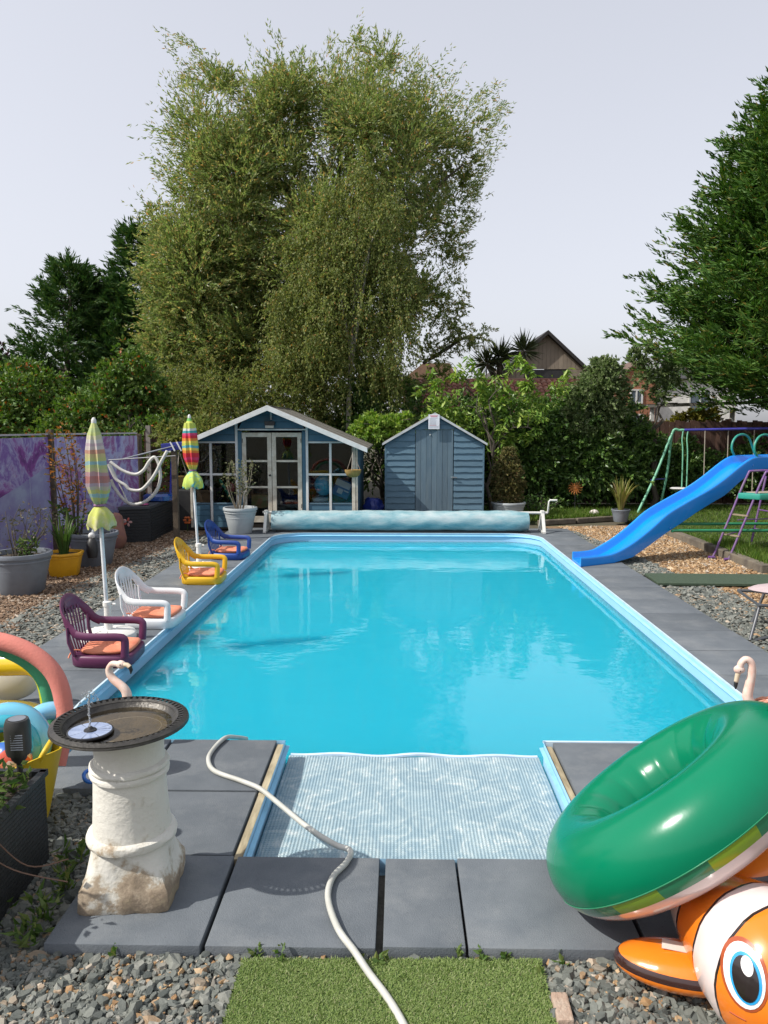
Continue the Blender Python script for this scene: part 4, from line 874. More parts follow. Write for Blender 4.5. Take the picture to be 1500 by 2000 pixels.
# the weeping birch in front
bt_ = plant('birch_tree', (-1.2,17.4,0), 'weeping birch with drooping olive foliage and pale thin trunk before the willow', 'tree')
b = MB()
for pts, r0 in (([(-1.2,17.4,-.1),(-1.15,17.4,2.5),(-1.0,17.4,5.0),(-.9,17.4,6.6)],.075),([(-1.12,17.4,3),(-.75,17.3,5.2),(-.55,17.3,6.2)],.04),([(-1.1,17.4,3.4),(-1.4,17.3,5.0),(-1.75,17.3,5.9)],.035),([(-1.0,17.3,4.6),(-.6,17.0,5.8),(-.2,16.9,6.3)],.03)):
    q = smoothpath(pts,5); b.tube(q, [max(r0*(1-i/len(q)*.85),.01) for i in range(len(q))], 7)
b.build('trunk', m_birch, bt_, smooth=True)
BP = [(-3.1,3.4),(-2.7,4.0),(-2.95,4.8),(-2.35,5.2),(-2.6,6.0),(-2.0,6.3),(-2.0,6.9),(-1.45,7.1),(-.95,7.75),(-.55,7.2),(-.2,7.15),(.0,6.5),(.35,6.2),(.05,5.5),(.5,5.0),(.25,4.4),(.6,3.9),(.1,3.4),(-.1,2.7),(-1.0,2.9),(-1.6,2.5),(-2.3,2.9)]
c, r = crown_clumps(BP, 17.3, 1.2, 150, (.22,.5))
# hanging strands
k = np.repeat(np.arange(len(c)), 20); st = c[k]+RNG.normal(0,1,(len(k),3))*r[k]*.6; ln = RNG.uniform(.35,.95,len(k)); s = RNG.uniform(0,1,(len(k),20,1))
out_ = RNG.normal(0,.22,(len(k),1,3)); P = st[:,None]+out_*s + np.array([0,0,-1])*(ln[:,None,None]*s) + RNG.normal(0,.018,(len(k),20,3)); D = RNG.normal(0,.5,P.shape)+np.array([0,0,-.9])
leaves('crown', P.reshape(-1,3), D.reshape(-1,3), RNG.uniform(.045,.08,P.shape[0]*20), .038, lf_birch, bt_)
# lower shrubs growing under the willow, behind the summerhouse
def bush(name, poly, y0, depth, nclump, rad, ntw, per, L, W, mat, label, cat='shrub', group=None, up=.35, droop=.15, tl=(.6,1.2), trunk=True):
    cx = sum(p[0] for p in poly)/len(poly); t = plant(name, (cx,y0,0), label, cat, group)
    zt = max(p[1] for p in poly)
    if trunk: limbs('trunk', (cx,y0,-.08), (cx,y0,zt*.62), min(.8,zt*.3), 5, .03+.012*zt, m_bark, t, int(abs(cx*10)+y0))
    c, r = crown_clumps(poly, y0, depth, nclump, rad); P, D = spray(c, r, ntw, per, up=up, droop=droop, tl=tl)
    leaves('crown', P, D, RNG.uniform(L*.7,L*1.3,len(P)), RNG.uniform(W*.75,W*1.25,len(P)), mat, t, .1, face=spray.face); return t
bush('olive_shrub', [(-5.9,.4),(-6.2,1.9),(-5.7,3.0),(-4.6,3.5),(-3.4,3.2),(-2.6,3.7),(-1.8,3.0),(-1.4,1.8),(-1.6,.4)], 17.6, 1.1, 120, (.35,.6), 24, 14, .075, .035, lf_birch, 'olive green shrub filling the gap behind the summerhouse roof')
bush('dark_shrub', [(-1.7,.4),(-1.9,2.2),(-1.2,3.2),(-.2,3.4),(.6,2.7),(.9,1.6),(.8,.3)], 18.0, .9, 80, (.35,.55), 22, 13, .08, .045, lf_hedge, 'dark shrub under the willow between the two sheds')
# left conifers
def conifer(loc, h, rad, nb, mat, label, seed, zmin=.6, lean=(0,0), subs=12, per=14, L=.11, W=.028, group=None, sweep=.55, top_taper=.8, nm='conifer_tree', slen=.42, xlim=None):
    """tapered trunk, upswept branches, each branch carrying flat side sprays of needles"""
    rg = np.random.default_rng(seed); t = plant(nm, loc, label, 'tree', group); b = MB()
    x0,y0,_ = loc; ax = np.array([(x0+lean[0]*k/8+.06*math.sin(k*1.7+seed), y0+lean[1]*k/8, h*k/8) for k in range(9)])
    b.tube(ax.tolist(), [max(.03+.16*(1-k/8)*h/9,.012) for k in range(9)], 8); Ps = []; Ds = []; Fs = []
    for i in range(nb):
        u = rg.random()**.85; z = zmin+(h-zmin)*u; a = rg.uniform(0,2*PI); ln = rad*(1-u)**top_taper*rg.uniform(.55,1.15)+.30
        d = np.array([math.cos(a),math.sin(a),0]); i0 = min(int(z/h*8),7); fr_ = z/h*8-i0
        base = ax[i0]*(1-fr_)+ax[i0+1]*fr_; side = np.cross(d,[0,0,1.])
        m_ = int(subs*(.5+ln/rad)); s = rg.uniform(.25,1,m_)**.7
        root = base + d*(ln*s)[:,None] + np.array([0,0,1.])*(sweep*ln*s**1.6-.10*ln*s)[:,None] + side*rg.normal(0,.05*ln,m_)[:,None]
        sdir = unit(d*rg.uniform(.5,1.1,m_)[:,None] + side*rg.normal(0,.75,m_)[:,None] + np.array([0,0,1.])*rg.normal(.55,.35,m_)[:,None])
        sl_n = slen*rg.uniform(.5,1.15,m_)*(1.15-.45*s); q = rg.uniform(0,1,(m_,per,1))
        pos = root[:,None]+sdir[:,None]*sl_n[:,None,None]*q + np.array([0,0,-1.])*.14*sl_n[:,None,None]*q*q + rg.normal(0,.02,(m_,per,3))
        dr = sdir[:,None]+np.cross(sdir,[0,0,1.])[:,None]*rg.normal(0,.55,(m_,per,1))*(1.1-q)+rg.normal(0,.16,(m_,per,3))
        Ps.append(pos.reshape(-1,3)); Ds.append(dr.reshape(-1,3)); Fs.append(np.broadcast_to((sdir*.5+d*.5+np.array([0,0,.8]))[:,None], pos.shape).reshape(-1,3))
        if i % 3 == 0: b.tube([tuple(base), tuple(base+d*ln*.5+np.array([0,0,.06*ln])), tuple(base+d*ln*.92+np.array([0,0,sweep*ln*.7]))], [.022,.013,.006], 4)
    P = np.concatenate(Ps); D = np.concatenate(Ds)
    zt = rg.uniform(0,1,90); P = np.concatenate([P, ax[8][None]+np.stack([rg.normal(0,.06,90)*(1-zt),rg.normal(0,.06,90)*(1-zt),zt*.6-.15],1)]); D = np.concatenate([D, rg.normal(0,.5,(90,3))+np.array([0,0,1])])
    b.build('trunk', m_bark, t, smooth=True)
    Fc = np.concatenate(Fs+[np.tile([[0,0,1.]],(90,1))]); leaves('crown', P, D, rg.uniform(L*.6,L*1.5,len(P)), W, mat, t, face=Fc); return t
conifer((-7.5,22.5,0), 7.3, 2.4, 300, lf_con, 'tallest of the three dark conifers at left, against the willow', 5, L=.14, W=.036, top_taper=.88, group='dark conifers beyond the mural')
conifer((-9.75,22.0,0), 6.3, 2.6, 270, lf_con, 'dark conifer with a bare bent tip, furthest left of three', 9, lean=(.35,0), L=.14, W=.036, top_taper=.88, group='dark conifers beyond the mural')
conifer((-8.6,23.0,0), 5.9, 2.5, 250, lf_con, 'dark conifer with double tip standing between two others', 12, L=.14, W=.036, top_taper=.88, group='dark conifers beyond the mural')
bush('purple_tree', [(-14.2,.5),(-14.5,3.0),(-13.4,4.1),(-12.1,4.35),(-11.6,3.6),(-11.2,2.8),(-11.4,1.0)], 23.0, 1.2, 90, (.3,.6), 18, 13, .10, .07, lf_purple, 'dark purple leaved tree at the far left edge', 'tree')
bush('apple_tree', [(-9.2,.5),(-9.4,2.0),(-8.4,2.9),(-8.0,3.3),(-7.2,3.05),(-6.8,2.5),(-6.6,1.3),(-6.9,.4)], 15.6, 1.0, 110, (.35,.6), 24, 13, .085, .055, lf_shrub, 'leafy apple tree with red fruit above the left mural', 'tree')
bush('fruit_tree', [(-6.9,.6),(-7.0,2.0),(-6.4,2.6),(-5.9,3.0),(-5.3,3.5),(-4.9,3.0),(-4.6,2.2),(-4.4,1.2),(-4.7,.5)], 15.2, .9, 100, (.3,.55), 24, 13, .085, .055, lf_shrub, 'leafy fruit tree with a long bare shoot above the lilac mural', 'tree')
bush('left_hedge', [(-7.6,.3),(-7.7,1.6),(-6.6,2.05),(-5.4,1.95),(-4.3,2.05),(-3.6,1.9),(-3.2,1.4),(-3.3,.3)], 14.6, .45, 90, (.3,.45), 24, 13, .075, .05, lf_shrub, 'low green hedge showing over the mural panels', 'hedge')
bush('left_hedge', [(-12.5,.3),(-12.6,1.9),(-11,2.3),(-9.5,2.2),(-8.2,2.1),(-7.5,1.6),(-7.6,.3)], 16.4, .6, 90, (.35,.55), 22, 12, .09, .06, lf_shrub, 'green hedge at the far left below the purple tree', 'hedge')
bush('silver_shrub', [(-4.4,1.2),(-4.5,1.75),(-3.9,2.0),(-3.4,1.95),(-3.0,1.6),(-3.2,1.1)], 13.9, .35, 40, (.2,.32), 22, 12, .075, .032, lf_birch, 'pale leaved branch hanging over the slat fence left of the summerhouse')
# right hand hedge and shrubs
bush('laurel_hedge', [(.9,.15),(.6,1.6),(.9,2.3),(2.0,2.5),(3.2,2.35),(4.2,2.55),(5.2,2.2),(5.6,1.5),(5.4,.3),(3.0,.1)], 16.7, .75, 200, (.35,.6), 26, 13, .095, .055, lf_hedge, 'tall dark hedge behind the shed and the orange sun ornament', 'hedge', trunk=False)
bush('variegated_shrub', [(3.5,1.7),(3.55,2.6),(4.1,3.15),(4.4,3.3),(4.7,3.0),(4.75,2.2),(4.6,1.6)], 16.1, .5, 50, (.25,.4), 24, 13, .075, .045, leafmat('pale_leaf',[(0,(.09,.14,.045)),(.5,(.15,.21,.075)),(.85,(.21,.26,.12)),(1,(.32,.35,.22))]), 'pale leaved shrub on top of the hedge below the gable house', trunk=False)
bush('tall_shrub', [(5.45,1.9),(5.2,2.7),(4.95,3.2),(5.05,3.6),(5.5,3.65),(6.0,3.2),(6.2,2.9),(6.0,2.6),(5.75,2.2)], 16.8, .35, 16, (.18,.3), 16, 12, .075, .045, MATS['pale_leaf'], 'loose pale shrub under the right conifer in front of the brick house')
bush('ivy_mound', [(4.6,.1),(4.7,1.3),(5.3,1.75),(5.9,1.6),(6.6,1.5),(7.2,1.0),(7.3,.2)], 17.3, .30, 70, (.25,.4), 24, 12, .07, .055, lf_hedge, 'dark ivy covering the fence behind the swing frame', 'ivy', trunk=False)
bush('ivy_mound', [(7.2,.1),(7.2,1.1),(7.9,1.6),(8.9,1.5),(9.6,.9),(9.6,.2)], 17.3, .30, 50, (.25,.4), 20, 12, .07, .055, lf_hedge, 'dark ivy on the fence behind the slide handles at right edge', 'ivy', trunk=False)
bush('yellow_shrub', [(6.6,1.6),(6.7,2.05),(7.4,2.25),(8.0,2.1),(8.0,1.7)], 19.0, .3, 24, (.2,.3), 20, 12, .07, .04, leafmat('yellow_leaf',[(0,(.16,.17,.03)),(1,(.30,.26,.05))]), 'yellow green shrub just over the fence under the conifer')
# shrub with large drooping leaves behind the shed: its big leaves one by one
ds = plant('drooping_leaf_shrub', (1.9,15.6,0), 'bright shrub with long drooping light green leaves behind the shed', 'shrub')
limbs('stem', (1.9,15.6,-.05), (1.8,15.6,2.4), .9, 8, .05, m_bark, ds, 4)
DP = [(.35,2.35),(.35,2.75),(.75,2.95),(1.0,2.7),(1.2,3.15),(1.6,3.2),(1.95,2.75),(2.2,3.1),(2.5,3.2),(2.75,2.85),(2.8,2.4),(3.2,2.75),(3.45,2.95),(3.5,2.6),(3.15,2.2),(2.9,1.7),(2.45,1.4),(2.2,.9),(1.95,.7),(1.85,1.3),(1.5,1.75),(.9,1.75),(.5,2.0)]
c, r = crown_clumps(DP, 15.7, .45, 200, (.12,.22))
k = np.repeat(np.arange(len(c)), 13); st = c[k]+RNG.normal(0,1,(len(k),3))*np.array([.035,.035,.06])
az = RNG.uniform(0,2*PI,len(k)); Dl = np.stack([np.cos(az)*.8,np.sin(az)*.8,RNG.uniform(-1.1,.1,len(k))],1)
near = np.argsort(st[:,1]-.15*st[:,2])[:300]; rest = np.setdiff1d(np.arange(len(k)), near)
o = leaves('leaf_mass', st[rest], Dl[rest], RNG.uniform(.11,.17,len(rest)), RNG.uniform(.04,.06,len(rest)), lf_bright, ds, .18); o['kind'] = 'stuff'
lm = []
for j in range(4):
    b = MB(); W = .036+.004*j; n_ = 6
    for i in range(n_+1):
        u = i/n_; w = W*math.sin(PI*min(u*.93+.04,1))**.8; z = -.10*u*u-.02*math.sin(j+u*4)
        b.v += [(u,-w*4.2,z+.0),(u,0,z-.03*math.sin(PI*u)),(u,w*4.2,z+.0)]
    for i in range(n_):
        for q in range(2): b.f.append((3*i+q,3*i+q+1,3*i+q+4,3*i+q+3)); b.mi.append(0)
    lm.append(b.mesh('leaf', lf_bright, smooth=True, fix=False))
base = V(1.9,15.6,0)
for j, i in enumerate(near):
    q = V(*Dl[i]).to_track_quat('X','Z').to_euler(); s = random.uniform(.12,.17); link('leaf', lm[j%4], ds, (V(*st[i])-base)[:], (q.x+random.gauss(0,.5),q.y,q.z), (s,s,s))
bush('low_creeper', [(-1.1,1.5),(-1.0,1.85),(-.6,2.1),(-.2,1.95),(.1,2.1),(.25,1.8),(.1,1.4)], 16.2, .4, 40, (.2,.3), 20, 12, .085, .055, lf_bright, 'light green creeper spilling over between summerhouse and shed')
# right conifer
ct = conifer((9.15,16.6,0), 9.4, 3.8, 1500, lf_con2, 'tall green conifer filling the upper right corner behind the swing', 21, zmin=1.75, subs=15, per=15, L=.13, W=.038, sweep=.42, top_taper=.66, slen=.62)
# palm beyond the hedge
pt_ = plant('cabbage_palm', (3.1,24,0), 'spiky cabbage palm beyond the hedge left of the gable', 'palm')
MB().tube([(3.1,24,0),(3.12,24,2.0),(3.1,24,3.8)], [.12,.10,.09], 8).build('trunk', m_bark, pt_, smooth=True); m_palm = leafmat('palm_leaf',[(0,(.03,.05,.02)),(1,(.07,.09,.035))],trans=.15)
for hx, hz in ((3.1,3.9),(3.85,4.1),(2.7,3.7)):
    MB().tube([(3.1,24,3.0),(hx,24,hz)], .06, 6).build('branch', m_bark, pt_); n_ = 130; d = unit(RNG.normal(size=(n_,3))+np.array([0,0,.45])); leaves('frond', np.array([[hx,24,hz]])+d*.04, d, RNG.uniform(.4,.75,n_), .05, m_palm, pt_, -.1)

# ================================================================== THINGS ROUND THE POOL
# ---- cut-down plastic armchairs with cushions
CH = {}
def chair_meshes(key, mat):
    """armchair facing +x, origin at floor centre; legs cut off just under the seat"""
    o = {}
    b = MB()                                                            # seat shell with deep skirt
    n = 28; prof = []
    def outline(e, k=5.0):
        pts = []
        for i in range(n):
            a = 2*PI*i/n; ca, sa = math.cos(a), math.sin(a)
            x = (abs(ca)**(2/k))*(1 if ca > 0 else -1)*(.235-e)+.0; y = (abs(sa)**(2/k))*(1 if sa > 0 else -1)*((.235-e)-.028*(x < 0)*abs(x)/.235)
            pts.append((x, y))
        return pts
    lv = [(.012,.0),(.0,.012),(-.004,.07),(.0,.085),(.012,.093),(.05,.090),(.12,.084)]
    vs_ = [];
    for e, z in lv: vs_ += [(x, y, z) for x, y in outline(e)]
    fs = [(a*n+i, a*n+(i+1)%n, (a+1)*n+(i+1)%n, (a+1)*n+i) for a in range(len(lv)-1) for i in range(n)] + [tuple((len(lv)-1)*n+i for i in range(n)), tuple(range(n-1,-1,-1))]
    b.add(vs_, fs); o['seat'] = b.mesh('seat', mat, smooth=45)
    # back arch: sweeps from one arm over the top to the other
    pts = smoothpath([(-.13,-.238,.245),(-.19,-.222,.285),(-.252,-.20,.375),(-.292,-.13,.455),(-.306,0,.487),(-.292,.13,.455),(-.252,.20,.375),(-.19,.222,.285),(-.13,.238,.245)], 6)
    b = MB(); b.tube(pts, .033, 10, ry=.013, upv=(-.25,0,1)); o['back_arch'] = b.mesh('back_arch', mat, smooth=True)
    b = MB()                                                            # solid head panel under the arch
    m_, q = 8, 3; vs_ = []
    for i in range(m_+1):
        y = -.135+.27*i/m_; zt = .482-.032*(abs(y)/.135)**2.2
        for j in range(q+1): z = zt-(.085+.02*math.cos(y*18))*j/q; vs_.append((-.292+.35*(.46-z)*.5+.02*(abs(y)/.135)**2, y, z))
    fs = [(i*(q+1)+j,(i+1)*(q+1)+j,(i+1)*(q+1)+j+1,i*(q+1)+j+1) for i in range(m_) for j in range(q)]
    o_ = len(vs_); vs2 = [(x-.012,y,z) for x,y,z in vs_]; fs2 = [tuple(reversed([k+o_ for k in f])) for f in fs]
    b.add(vs_+vs2, fs+fs2); o['head_panel'] = b.mesh('head_panel', mat, smooth=True)
    o['slats'] = []
    for y in (-.17,-.113,-.057,0,.057,.113,.17):
        zt = .42-.5*(abs(y)-.10 if abs(y) > .10 else 0)-.03*(abs(y) > .15)*2
        b = MB(); b.tube([(-.205+.0*y,y*.80,.085),(-.232,y*.88,.20),(-.268+.02*(abs(y)>.15),y,zt)], .0145, 6, ry=.005, upv=(0,1,0)); o['slats'].append(b.mesh('slat', mat, smooth=True))
    b = MB(); b.tube([(-.19,-.20,.09),(-.222,-.215,.20),(-.225,-.214,.315)], .022, 8, ry=.012, upv=(0,1,0)); o['back_post_a'] = b.mesh('back_post', mat, smooth=True)
    b = MB(); b.tube([(-.19,.20,.09),(-.222,.215,.20),(-.225,.214,.315)], .022, 8, ry=.012, upv=(0,1,0)); o['back_post_b'] = b.mesh('back_post', mat, smooth=True)
    for s, k in ((-1,'arm_a'),(1,'arm_b')):
        pts = smoothpath([(-.16,s*.234,.262),(-.08,s*.247,.248),(.06,s*.25,.246),(.155,s*.246,.243),(.192,s*.243,.228),(.198,s*.240,.19),(.19,s*.236,.09)], 5)
        b = MB(); b.tube(pts, .017, 10, ry=.030, upv=(0,s*1,0.0)); o[k] = b.mesh('armrest', mat, smooth=True)
    return o
def make_chair(x, y, rz, mat, key, label):
    t = thing('pool_chair', (x,y,0), label, 'chair', 'cut down plastic armchairs along the pool edge', rz); ms = chair_meshes(key, mat)
    for k in ('seat','back_arch','head_panel','back_post_a','back_post_b','arm_a','arm_b'): link(k.replace('_a','').replace('_b','') if k not in ('back_arch','back_post_a','back_post_b') else ('back_post' if 'post' in k else k), ms[k], t) if k not in ('arm_a','arm_b') else link('armrest', ms[k], t)
    for s in ms['slats']: link('slat', s, t)
    return t
m_cush = pm('salmon_cushion', (.66,.20,.11), (.74,.28,.17), scale=7, rough=.9, bump=.4, bscale=160)
def cushion(x, y, rz, label):
    n, m_ = 26, 7; b = MB(); vs_ = []
    def sup(a, rx, ry, k=5): ca, sa = math.cos(a), math.sin(a); return (abs(ca)**(2/k)*(1 if ca>0 else -1)*rx, abs(sa)**(2/k)*(1 if sa>0 else -1)*ry)
    lv = [(.93,.0),(1,.012),(1.0,.024),(.95,.034),(.75,.042),(.45,.043),(.15,.039)]
    for sc, z in lv: vs_ += [(sup(2*PI*i/n,.195*sc,.185*sc)[0]+.02, sup(2*PI*i/n,.195*sc,.185*sc)[1], z+.004*math.sin(i*1.3+sc*5)) for i in range(n)]
    b.add(vs_, [(a*n+i,a*n+(i+1)%n,(a+1)*n+(i+1)%n,(a+1)*n+i) for a in range(len(lv)-1) for i in range(n)]+[tuple((len(lv)-1)*n+i for i in range(n)), tuple(range(n-1,-1,-1))])
    t = thing('seat_cushion', (x,y,.093), label, 'cushion', 'salmon cushions on the pool chairs', rz)
    link('pad', b.mesh('pad', m_cush, smooth=60), t)
    for s in (-1,1):
        q = MB(); q.tube(smoothpath([(-.16,s*.16,.03),(-.20,s*.175,.035),(-.225,s*.185,.01),(-.235,s*.20,-.02)],4), .006, 5); link('tie', q.mesh('tie', m_cush, smooth=True), t)
chairs = [(-2.245,5.66,.06,pm('plum_plastic',(.125,.028,.085),(.105,.022,.07),rough=.42,scale=4),'plum','plum purple cut down plastic armchair nearest the birdbath','salmon cushion tied to the plum purple chair'),
          (-2.235,6.75,-.03,pm('chair_white',(.72,.73,.75),(.66,.67,.68),rough=.4,scale=4),'white','white cut down plastic armchair between the two parasols','salmon cushion tied to the white chair'),
          (-2.265,8.62,.05,pm('yellow_plastic',(.72,.42,.015),(.66,.38,.012),rough=.42,scale=4),'yellow','yellow cut down plastic armchair beside the far parasol base','salmon cushion tied to the yellow chair'),
          (-2.32,10.22,-.10,pm('cobalt_plastic',(.012,.055,.27),(.012,.045,.22),rough=.42,scale=4),'blue','dark blue cut down plastic armchair nearest the cover reel','salmon cushion tied to the dark blue chair')]
for x, y, rz, m, k, lb, lc in chairs: make_chair(x, y, rz, m, k, lb); cushion(x, y, rz, lc)

# ---- closed parasols in white bases
def stripes(name, z0, z1, cols):
    m, nt, b, out = newmat(name); tc = N(nt,'ShaderNodeTexCoord'); sx = N(nt,'ShaderNodeSeparateXYZ'); nt.links.new(tc.outputs['Object'], sx.inputs[0])
    no = N(nt,'ShaderNodeTexNoise', Scale=9.0, Detail=3.0); nt.links.new(tc.outputs['Object'], no.inputs['Vector'])
    ad = N(nt,'ShaderNodeMath', operation='MULTIPLY_ADD'); ad.inputs[1].default_value = .05; nt.links.new(no.outputs[0], ad.inputs[0]); nt.links.new(sx.outputs['Z'], ad.inputs[2])
    mr = N(nt,'ShaderNodeMapRange'); mr.inputs['From Min'].default_value = z0; mr.inputs['From Max'].default_value = z1; nt.links.new(ad.outputs[0], mr.inputs[0])
    rp = ramp(nt, [(i/len(cols), c) for i, c in enumerate(cols)], 'CONSTANT'); nt.links.new(mr.outputs[0], rp.inputs[0]); nt.links.new(rp.outputs[0], b.inputs['Base Color']); b.inputs['Roughness'].default_value = .8
    t = N(nt,'ShaderNodeBsdfTranslucent'); nt.links.new(rp.outputs[0], t.inputs[0]); mx = N(nt,'ShaderNodeMixShader'); mx.inputs[0].default_value = .18
    nt.links.new(b.outputs[0], mx.inputs[1]); nt.links.new(t.outputs[0], mx.inputs[2]); nt.links.new(mx.outputs[0], out.inputs[0]); return m
LIME=(.50,.56,.10); GRN=(.16,.42,.10); PINK=(.55,.20,.20); WHT=(.66,.66,.62); MAU=(.42,.25,.35); BLU=(.12,.40,.48); YEL=(.70,.55,.10); RED=(.60,.03,.05); MAG=(.62,.05,.16); ORA=(.70,.24,.04); TEAL=(.05,.32,.34)
m_p1 = stripes('parasol_stripes_faded', .0, .72, [(.40,.17,.12),(.34,.42,.22),(.45,.50,.20),(.30,.46,.48),(.52,.52,.20),(.50,.46,.36),(.45,.35,.40),(.44,.22,.20),(.46,.20,.19),(.48,.30,.32),(.52,.50,.28),(.46,.52,.24),(.28,.45,.50),(.52,.52,.22),(.55,.48,.24),(.50,.28,.20),(.56,.50,.48),(.48,.38,.42),(.56,.53,.50),(.54,.52,.34),(.46,.52,.20),(.40,.48,.22),(.50,.54,.22),(.52,.56,.20)])
m_p2 = stripes('parasol_stripes_bright', -.06, .66, [MAU,LIME,TEAL,LIME,YEL,ORA,RED,MAG,RED,RED,ORA,YEL,BLU,LIME,YEL,ORA,RED,MAG,TEAL,WHT,LIME,LIME,LIME,GRN])
m_sk1 = pm('parasol_hem_lime', (.42,.45,.10), (.50,.48,.28), scale=7, rough=.8, lo=.45, hi=.6)
m_sk2 = pm('parasol_hem_green', (.42,.54,.10), (.04,.26,.32), scale=8, rough=.8, lo=.52, hi=.60)
m_pole = pm('pole_white', (.70,.72,.74), None, rough=.3)
def parasol(bx, by, tx, zt, zc, zs, zb, rmax, rsk, mat, msk, label, seed):
    t = thing('parasol', (bx,by,0), label, 'parasol', 'closed striped parasols on the left coping')
    ax = lambda z: (bx+(tx-bx)*z/zt, by, z)
    MB().tube([ax(.02), ax(zt-.05)], .0165, 12).build('pole', m_pole, t, smooth=40)
    n = 48; zz = [zc, zc+.05, zc+.16, zc+.30, zc+.45, zc+.58, zt-.08, zt-.025]; rr = [.036,.056,.085,rmax,rmax*.92,rmax*.72,.040,.020]
    zz = sorted(zz); b = MB(); vs_ = []
    for r_, z in zip(rr, zz):
        f = .26*min(1,(zt-z)/.3)
        for j in range(n):
            a = 2*PI*j/n; k = 1+f*(1-2*abs(math.sin(4*a+seed)))*.8+.10*f/.2*math.sin(3*a+z*5+seed); p_ = ax(z); vs_.append((p_[0]+r_*k*math.cos(a), p_[1]+r_*k*math.sin(a), z))
    b.add(vs_, [(i*n+j,i*n+(j+1)%n,(i+1)*n+(j+1)%n,(i+1)*n+j) for i in range(len(zz)-1) for j in range(n)]+[tuple((len(zz)-1)*n+j for j in range(n))])
    b.build('canopy', mat, t, smooth=60, loc=ax(zc))
    MB().torus(ax(zc), (0,0,1), .038, .010, 20, 8).build('tie_band', pm('tie_purple',(.25,.12,.25)), t, smooth=True)
    b = MB(); vs_ = []; lv = [(zc-.01,.034),(zc-.025,.055),(zs+(zc-zs)*.55,rsk*.85),(zs+.03,rsk),(zs,rsk*.93)]
    for i, (z, r_) in enumerate(lv):
        for j in range(n):
            a = 2*PI*j/n; f = i/4; k = 1+.34*f*(.5-abs(math.sin(3.5*a+seed*2)))+.10*f*math.sin(4*a+seed); p_ = ax(z+.018*f*math.sin(5*a+seed)); vs_.append((p_[0]+r_*k*math.cos(a), p_[1]+r_*k*math.sin(a), p_[2]))
    b.add(vs_, [(i*n+j,i*n+(j+1)%n,(i+1)*n+(j+1)%n,(i+1)*n+j) for i in range(len(lv)-1) for j in range(n)])
    b.build('hem', msk, t, smooth=70, loc=ax(zs))
    MB().lathe([(.018,0),(.021,.015),(.019,.04),(.010,.058),(0,.062)], ax(zt-.04), 14).build('finial', m_white, t, smooth=True)
m_pbase = pm('base_white', (.70,.70,.67), (.58,.57,.53), scale=6, rough=.55, bump=.1)
def pbase(x, y, label):
    t = thing('weighted_stand', (x,y,0), label, 'parasol base', 'white round parasol bases')
    MB().lathe([(.205,0),(.222,.012),(.225,.05),(.218,.066),(.20,.076),(.12,.088),(.05,.094)], (x,y,0), 40).build('base_shell', m_pbase, t, smooth=35)
    for k in range(8):
        a = k*PI/4+.2; MB().bar((x+.07*math.cos(a),y+.07*math.sin(a),.0945),(x+.195*math.cos(a),y+.195*math.sin(a),.0785),.014,.008).build('rib', m_pbase, t)
    MB().lathe([(.034,.09),(.034,.20),(.030,.205),(.030,.29),(.038,.295),(.038,.33),(.024,.338)], (x,y,0), 20).build('collar', m_pbase, t, smooth=35)
    MB().tube([(x+.03,y,.312),(x+.075,y-.01,.312)], .009, 8).build('clamp_knob', m_pbase, t, smooth=True)
parasol(-2.452,6.19,-2.502,1.845,1.145,.955,0,.073,.112,m_p1,m_sk1,'faded striped closed parasol nearest the camera, lime hem',1.0)
pbase(-2.452,6.19,'white parasol base behind the plum purple chair')
parasol(-2.514,9.33,-2.585,1.915,1.25,1.035,0,.088,.125,m_p2,m_sk2,'bright red and yellow striped closed parasol in front of the summerhouse',2.3)
pbase(-2.514,9.33,'white parasol base behind the yellow chair')

# ---- birdbath on an old chimney pot
BX, BY = -1.035, 2.765
bb_ = thing('birdbath', (BX,BY,0), 'birdbath of a black metal dish on a flaking white chimney pot', 'birdbath')
m_pot, nt, pb, out = newmat('flaking_white_paint')
tc = N(nt,'ShaderNodeTexCoord'); no = N(nt,'ShaderNodeTexNoise', Scale=8.0, Detail=9.0, Roughness=.68); nt.links.new(tc.outputs['Object'], no.inputs['Vector'])
sx = N(nt,'ShaderNodeSeparateXYZ'); nt.links.new(tc.outputs['Object'], sx.inputs[0]); mr = N(nt,'ShaderNodeMapRange'); mr.inputs['From Min'].default_value = .02; mr.inputs['From Max'].default_value = .32; mr.inputs['To Min'].default_value = .17; mr.inputs['To Max'].default_value = -.10
nt.links.new(sx.outputs['Z'], mr.inputs[0]); ad = N(nt,'ShaderNodeMath', operation='ADD'); nt.links.new(no.outputs[0], ad.inputs[0]); nt.links.new(mr.outputs[0], ad.inputs[1])
rp = ramp(nt, [(.50,(.64,.62,.56)),(.57,(.52,.49,.42)),(.62,(.36,.29,.21)),(.72,(.22,.17,.12)),(.80,(.30,.24,.16))]); nt.links.new(ad.outputs[0], rp.inputs[0]); nt.links.new(rp.outputs[0], pb.inputs['Base Color']); pb.inputs['Roughness'].default_value = .85
bp = N(nt,'ShaderNodeBump', Strength=.7, Distance=.012); nt.links.new(no.outputs[0], bp.inputs['Height']); n2 = N(nt,'ShaderNodeTexNoise', Scale=55.0, Detail=5.0); nt.links.new(tc.outputs['Object'], n2.inputs['Vector'])
b2 = N(nt,'ShaderNodeBump', Strength=.45, Distance=.006); nt.links.new(n2.outputs[0], b2.inputs['Height']); nt.links.new(bp.outputs[0], b2.inputs['Normal']); nt.links.new(b2.outputs[0], pb.inputs['Normal'])
n = 48; b = MB(); vs_ = []
def sq(a, h, k):  # superellipse, k large = square
    ca, sa = math.cos(a), math.sin(a); d = (abs(ca)**k+abs(sa)**k)**(-1/k); return h*d
lv = [(.0,.168,14),(.012,.172,14),(.075,.170,14),(.088,.163,12),(.13,.150,6),(.18,.145,3.2),(.225,.146,2.1)]
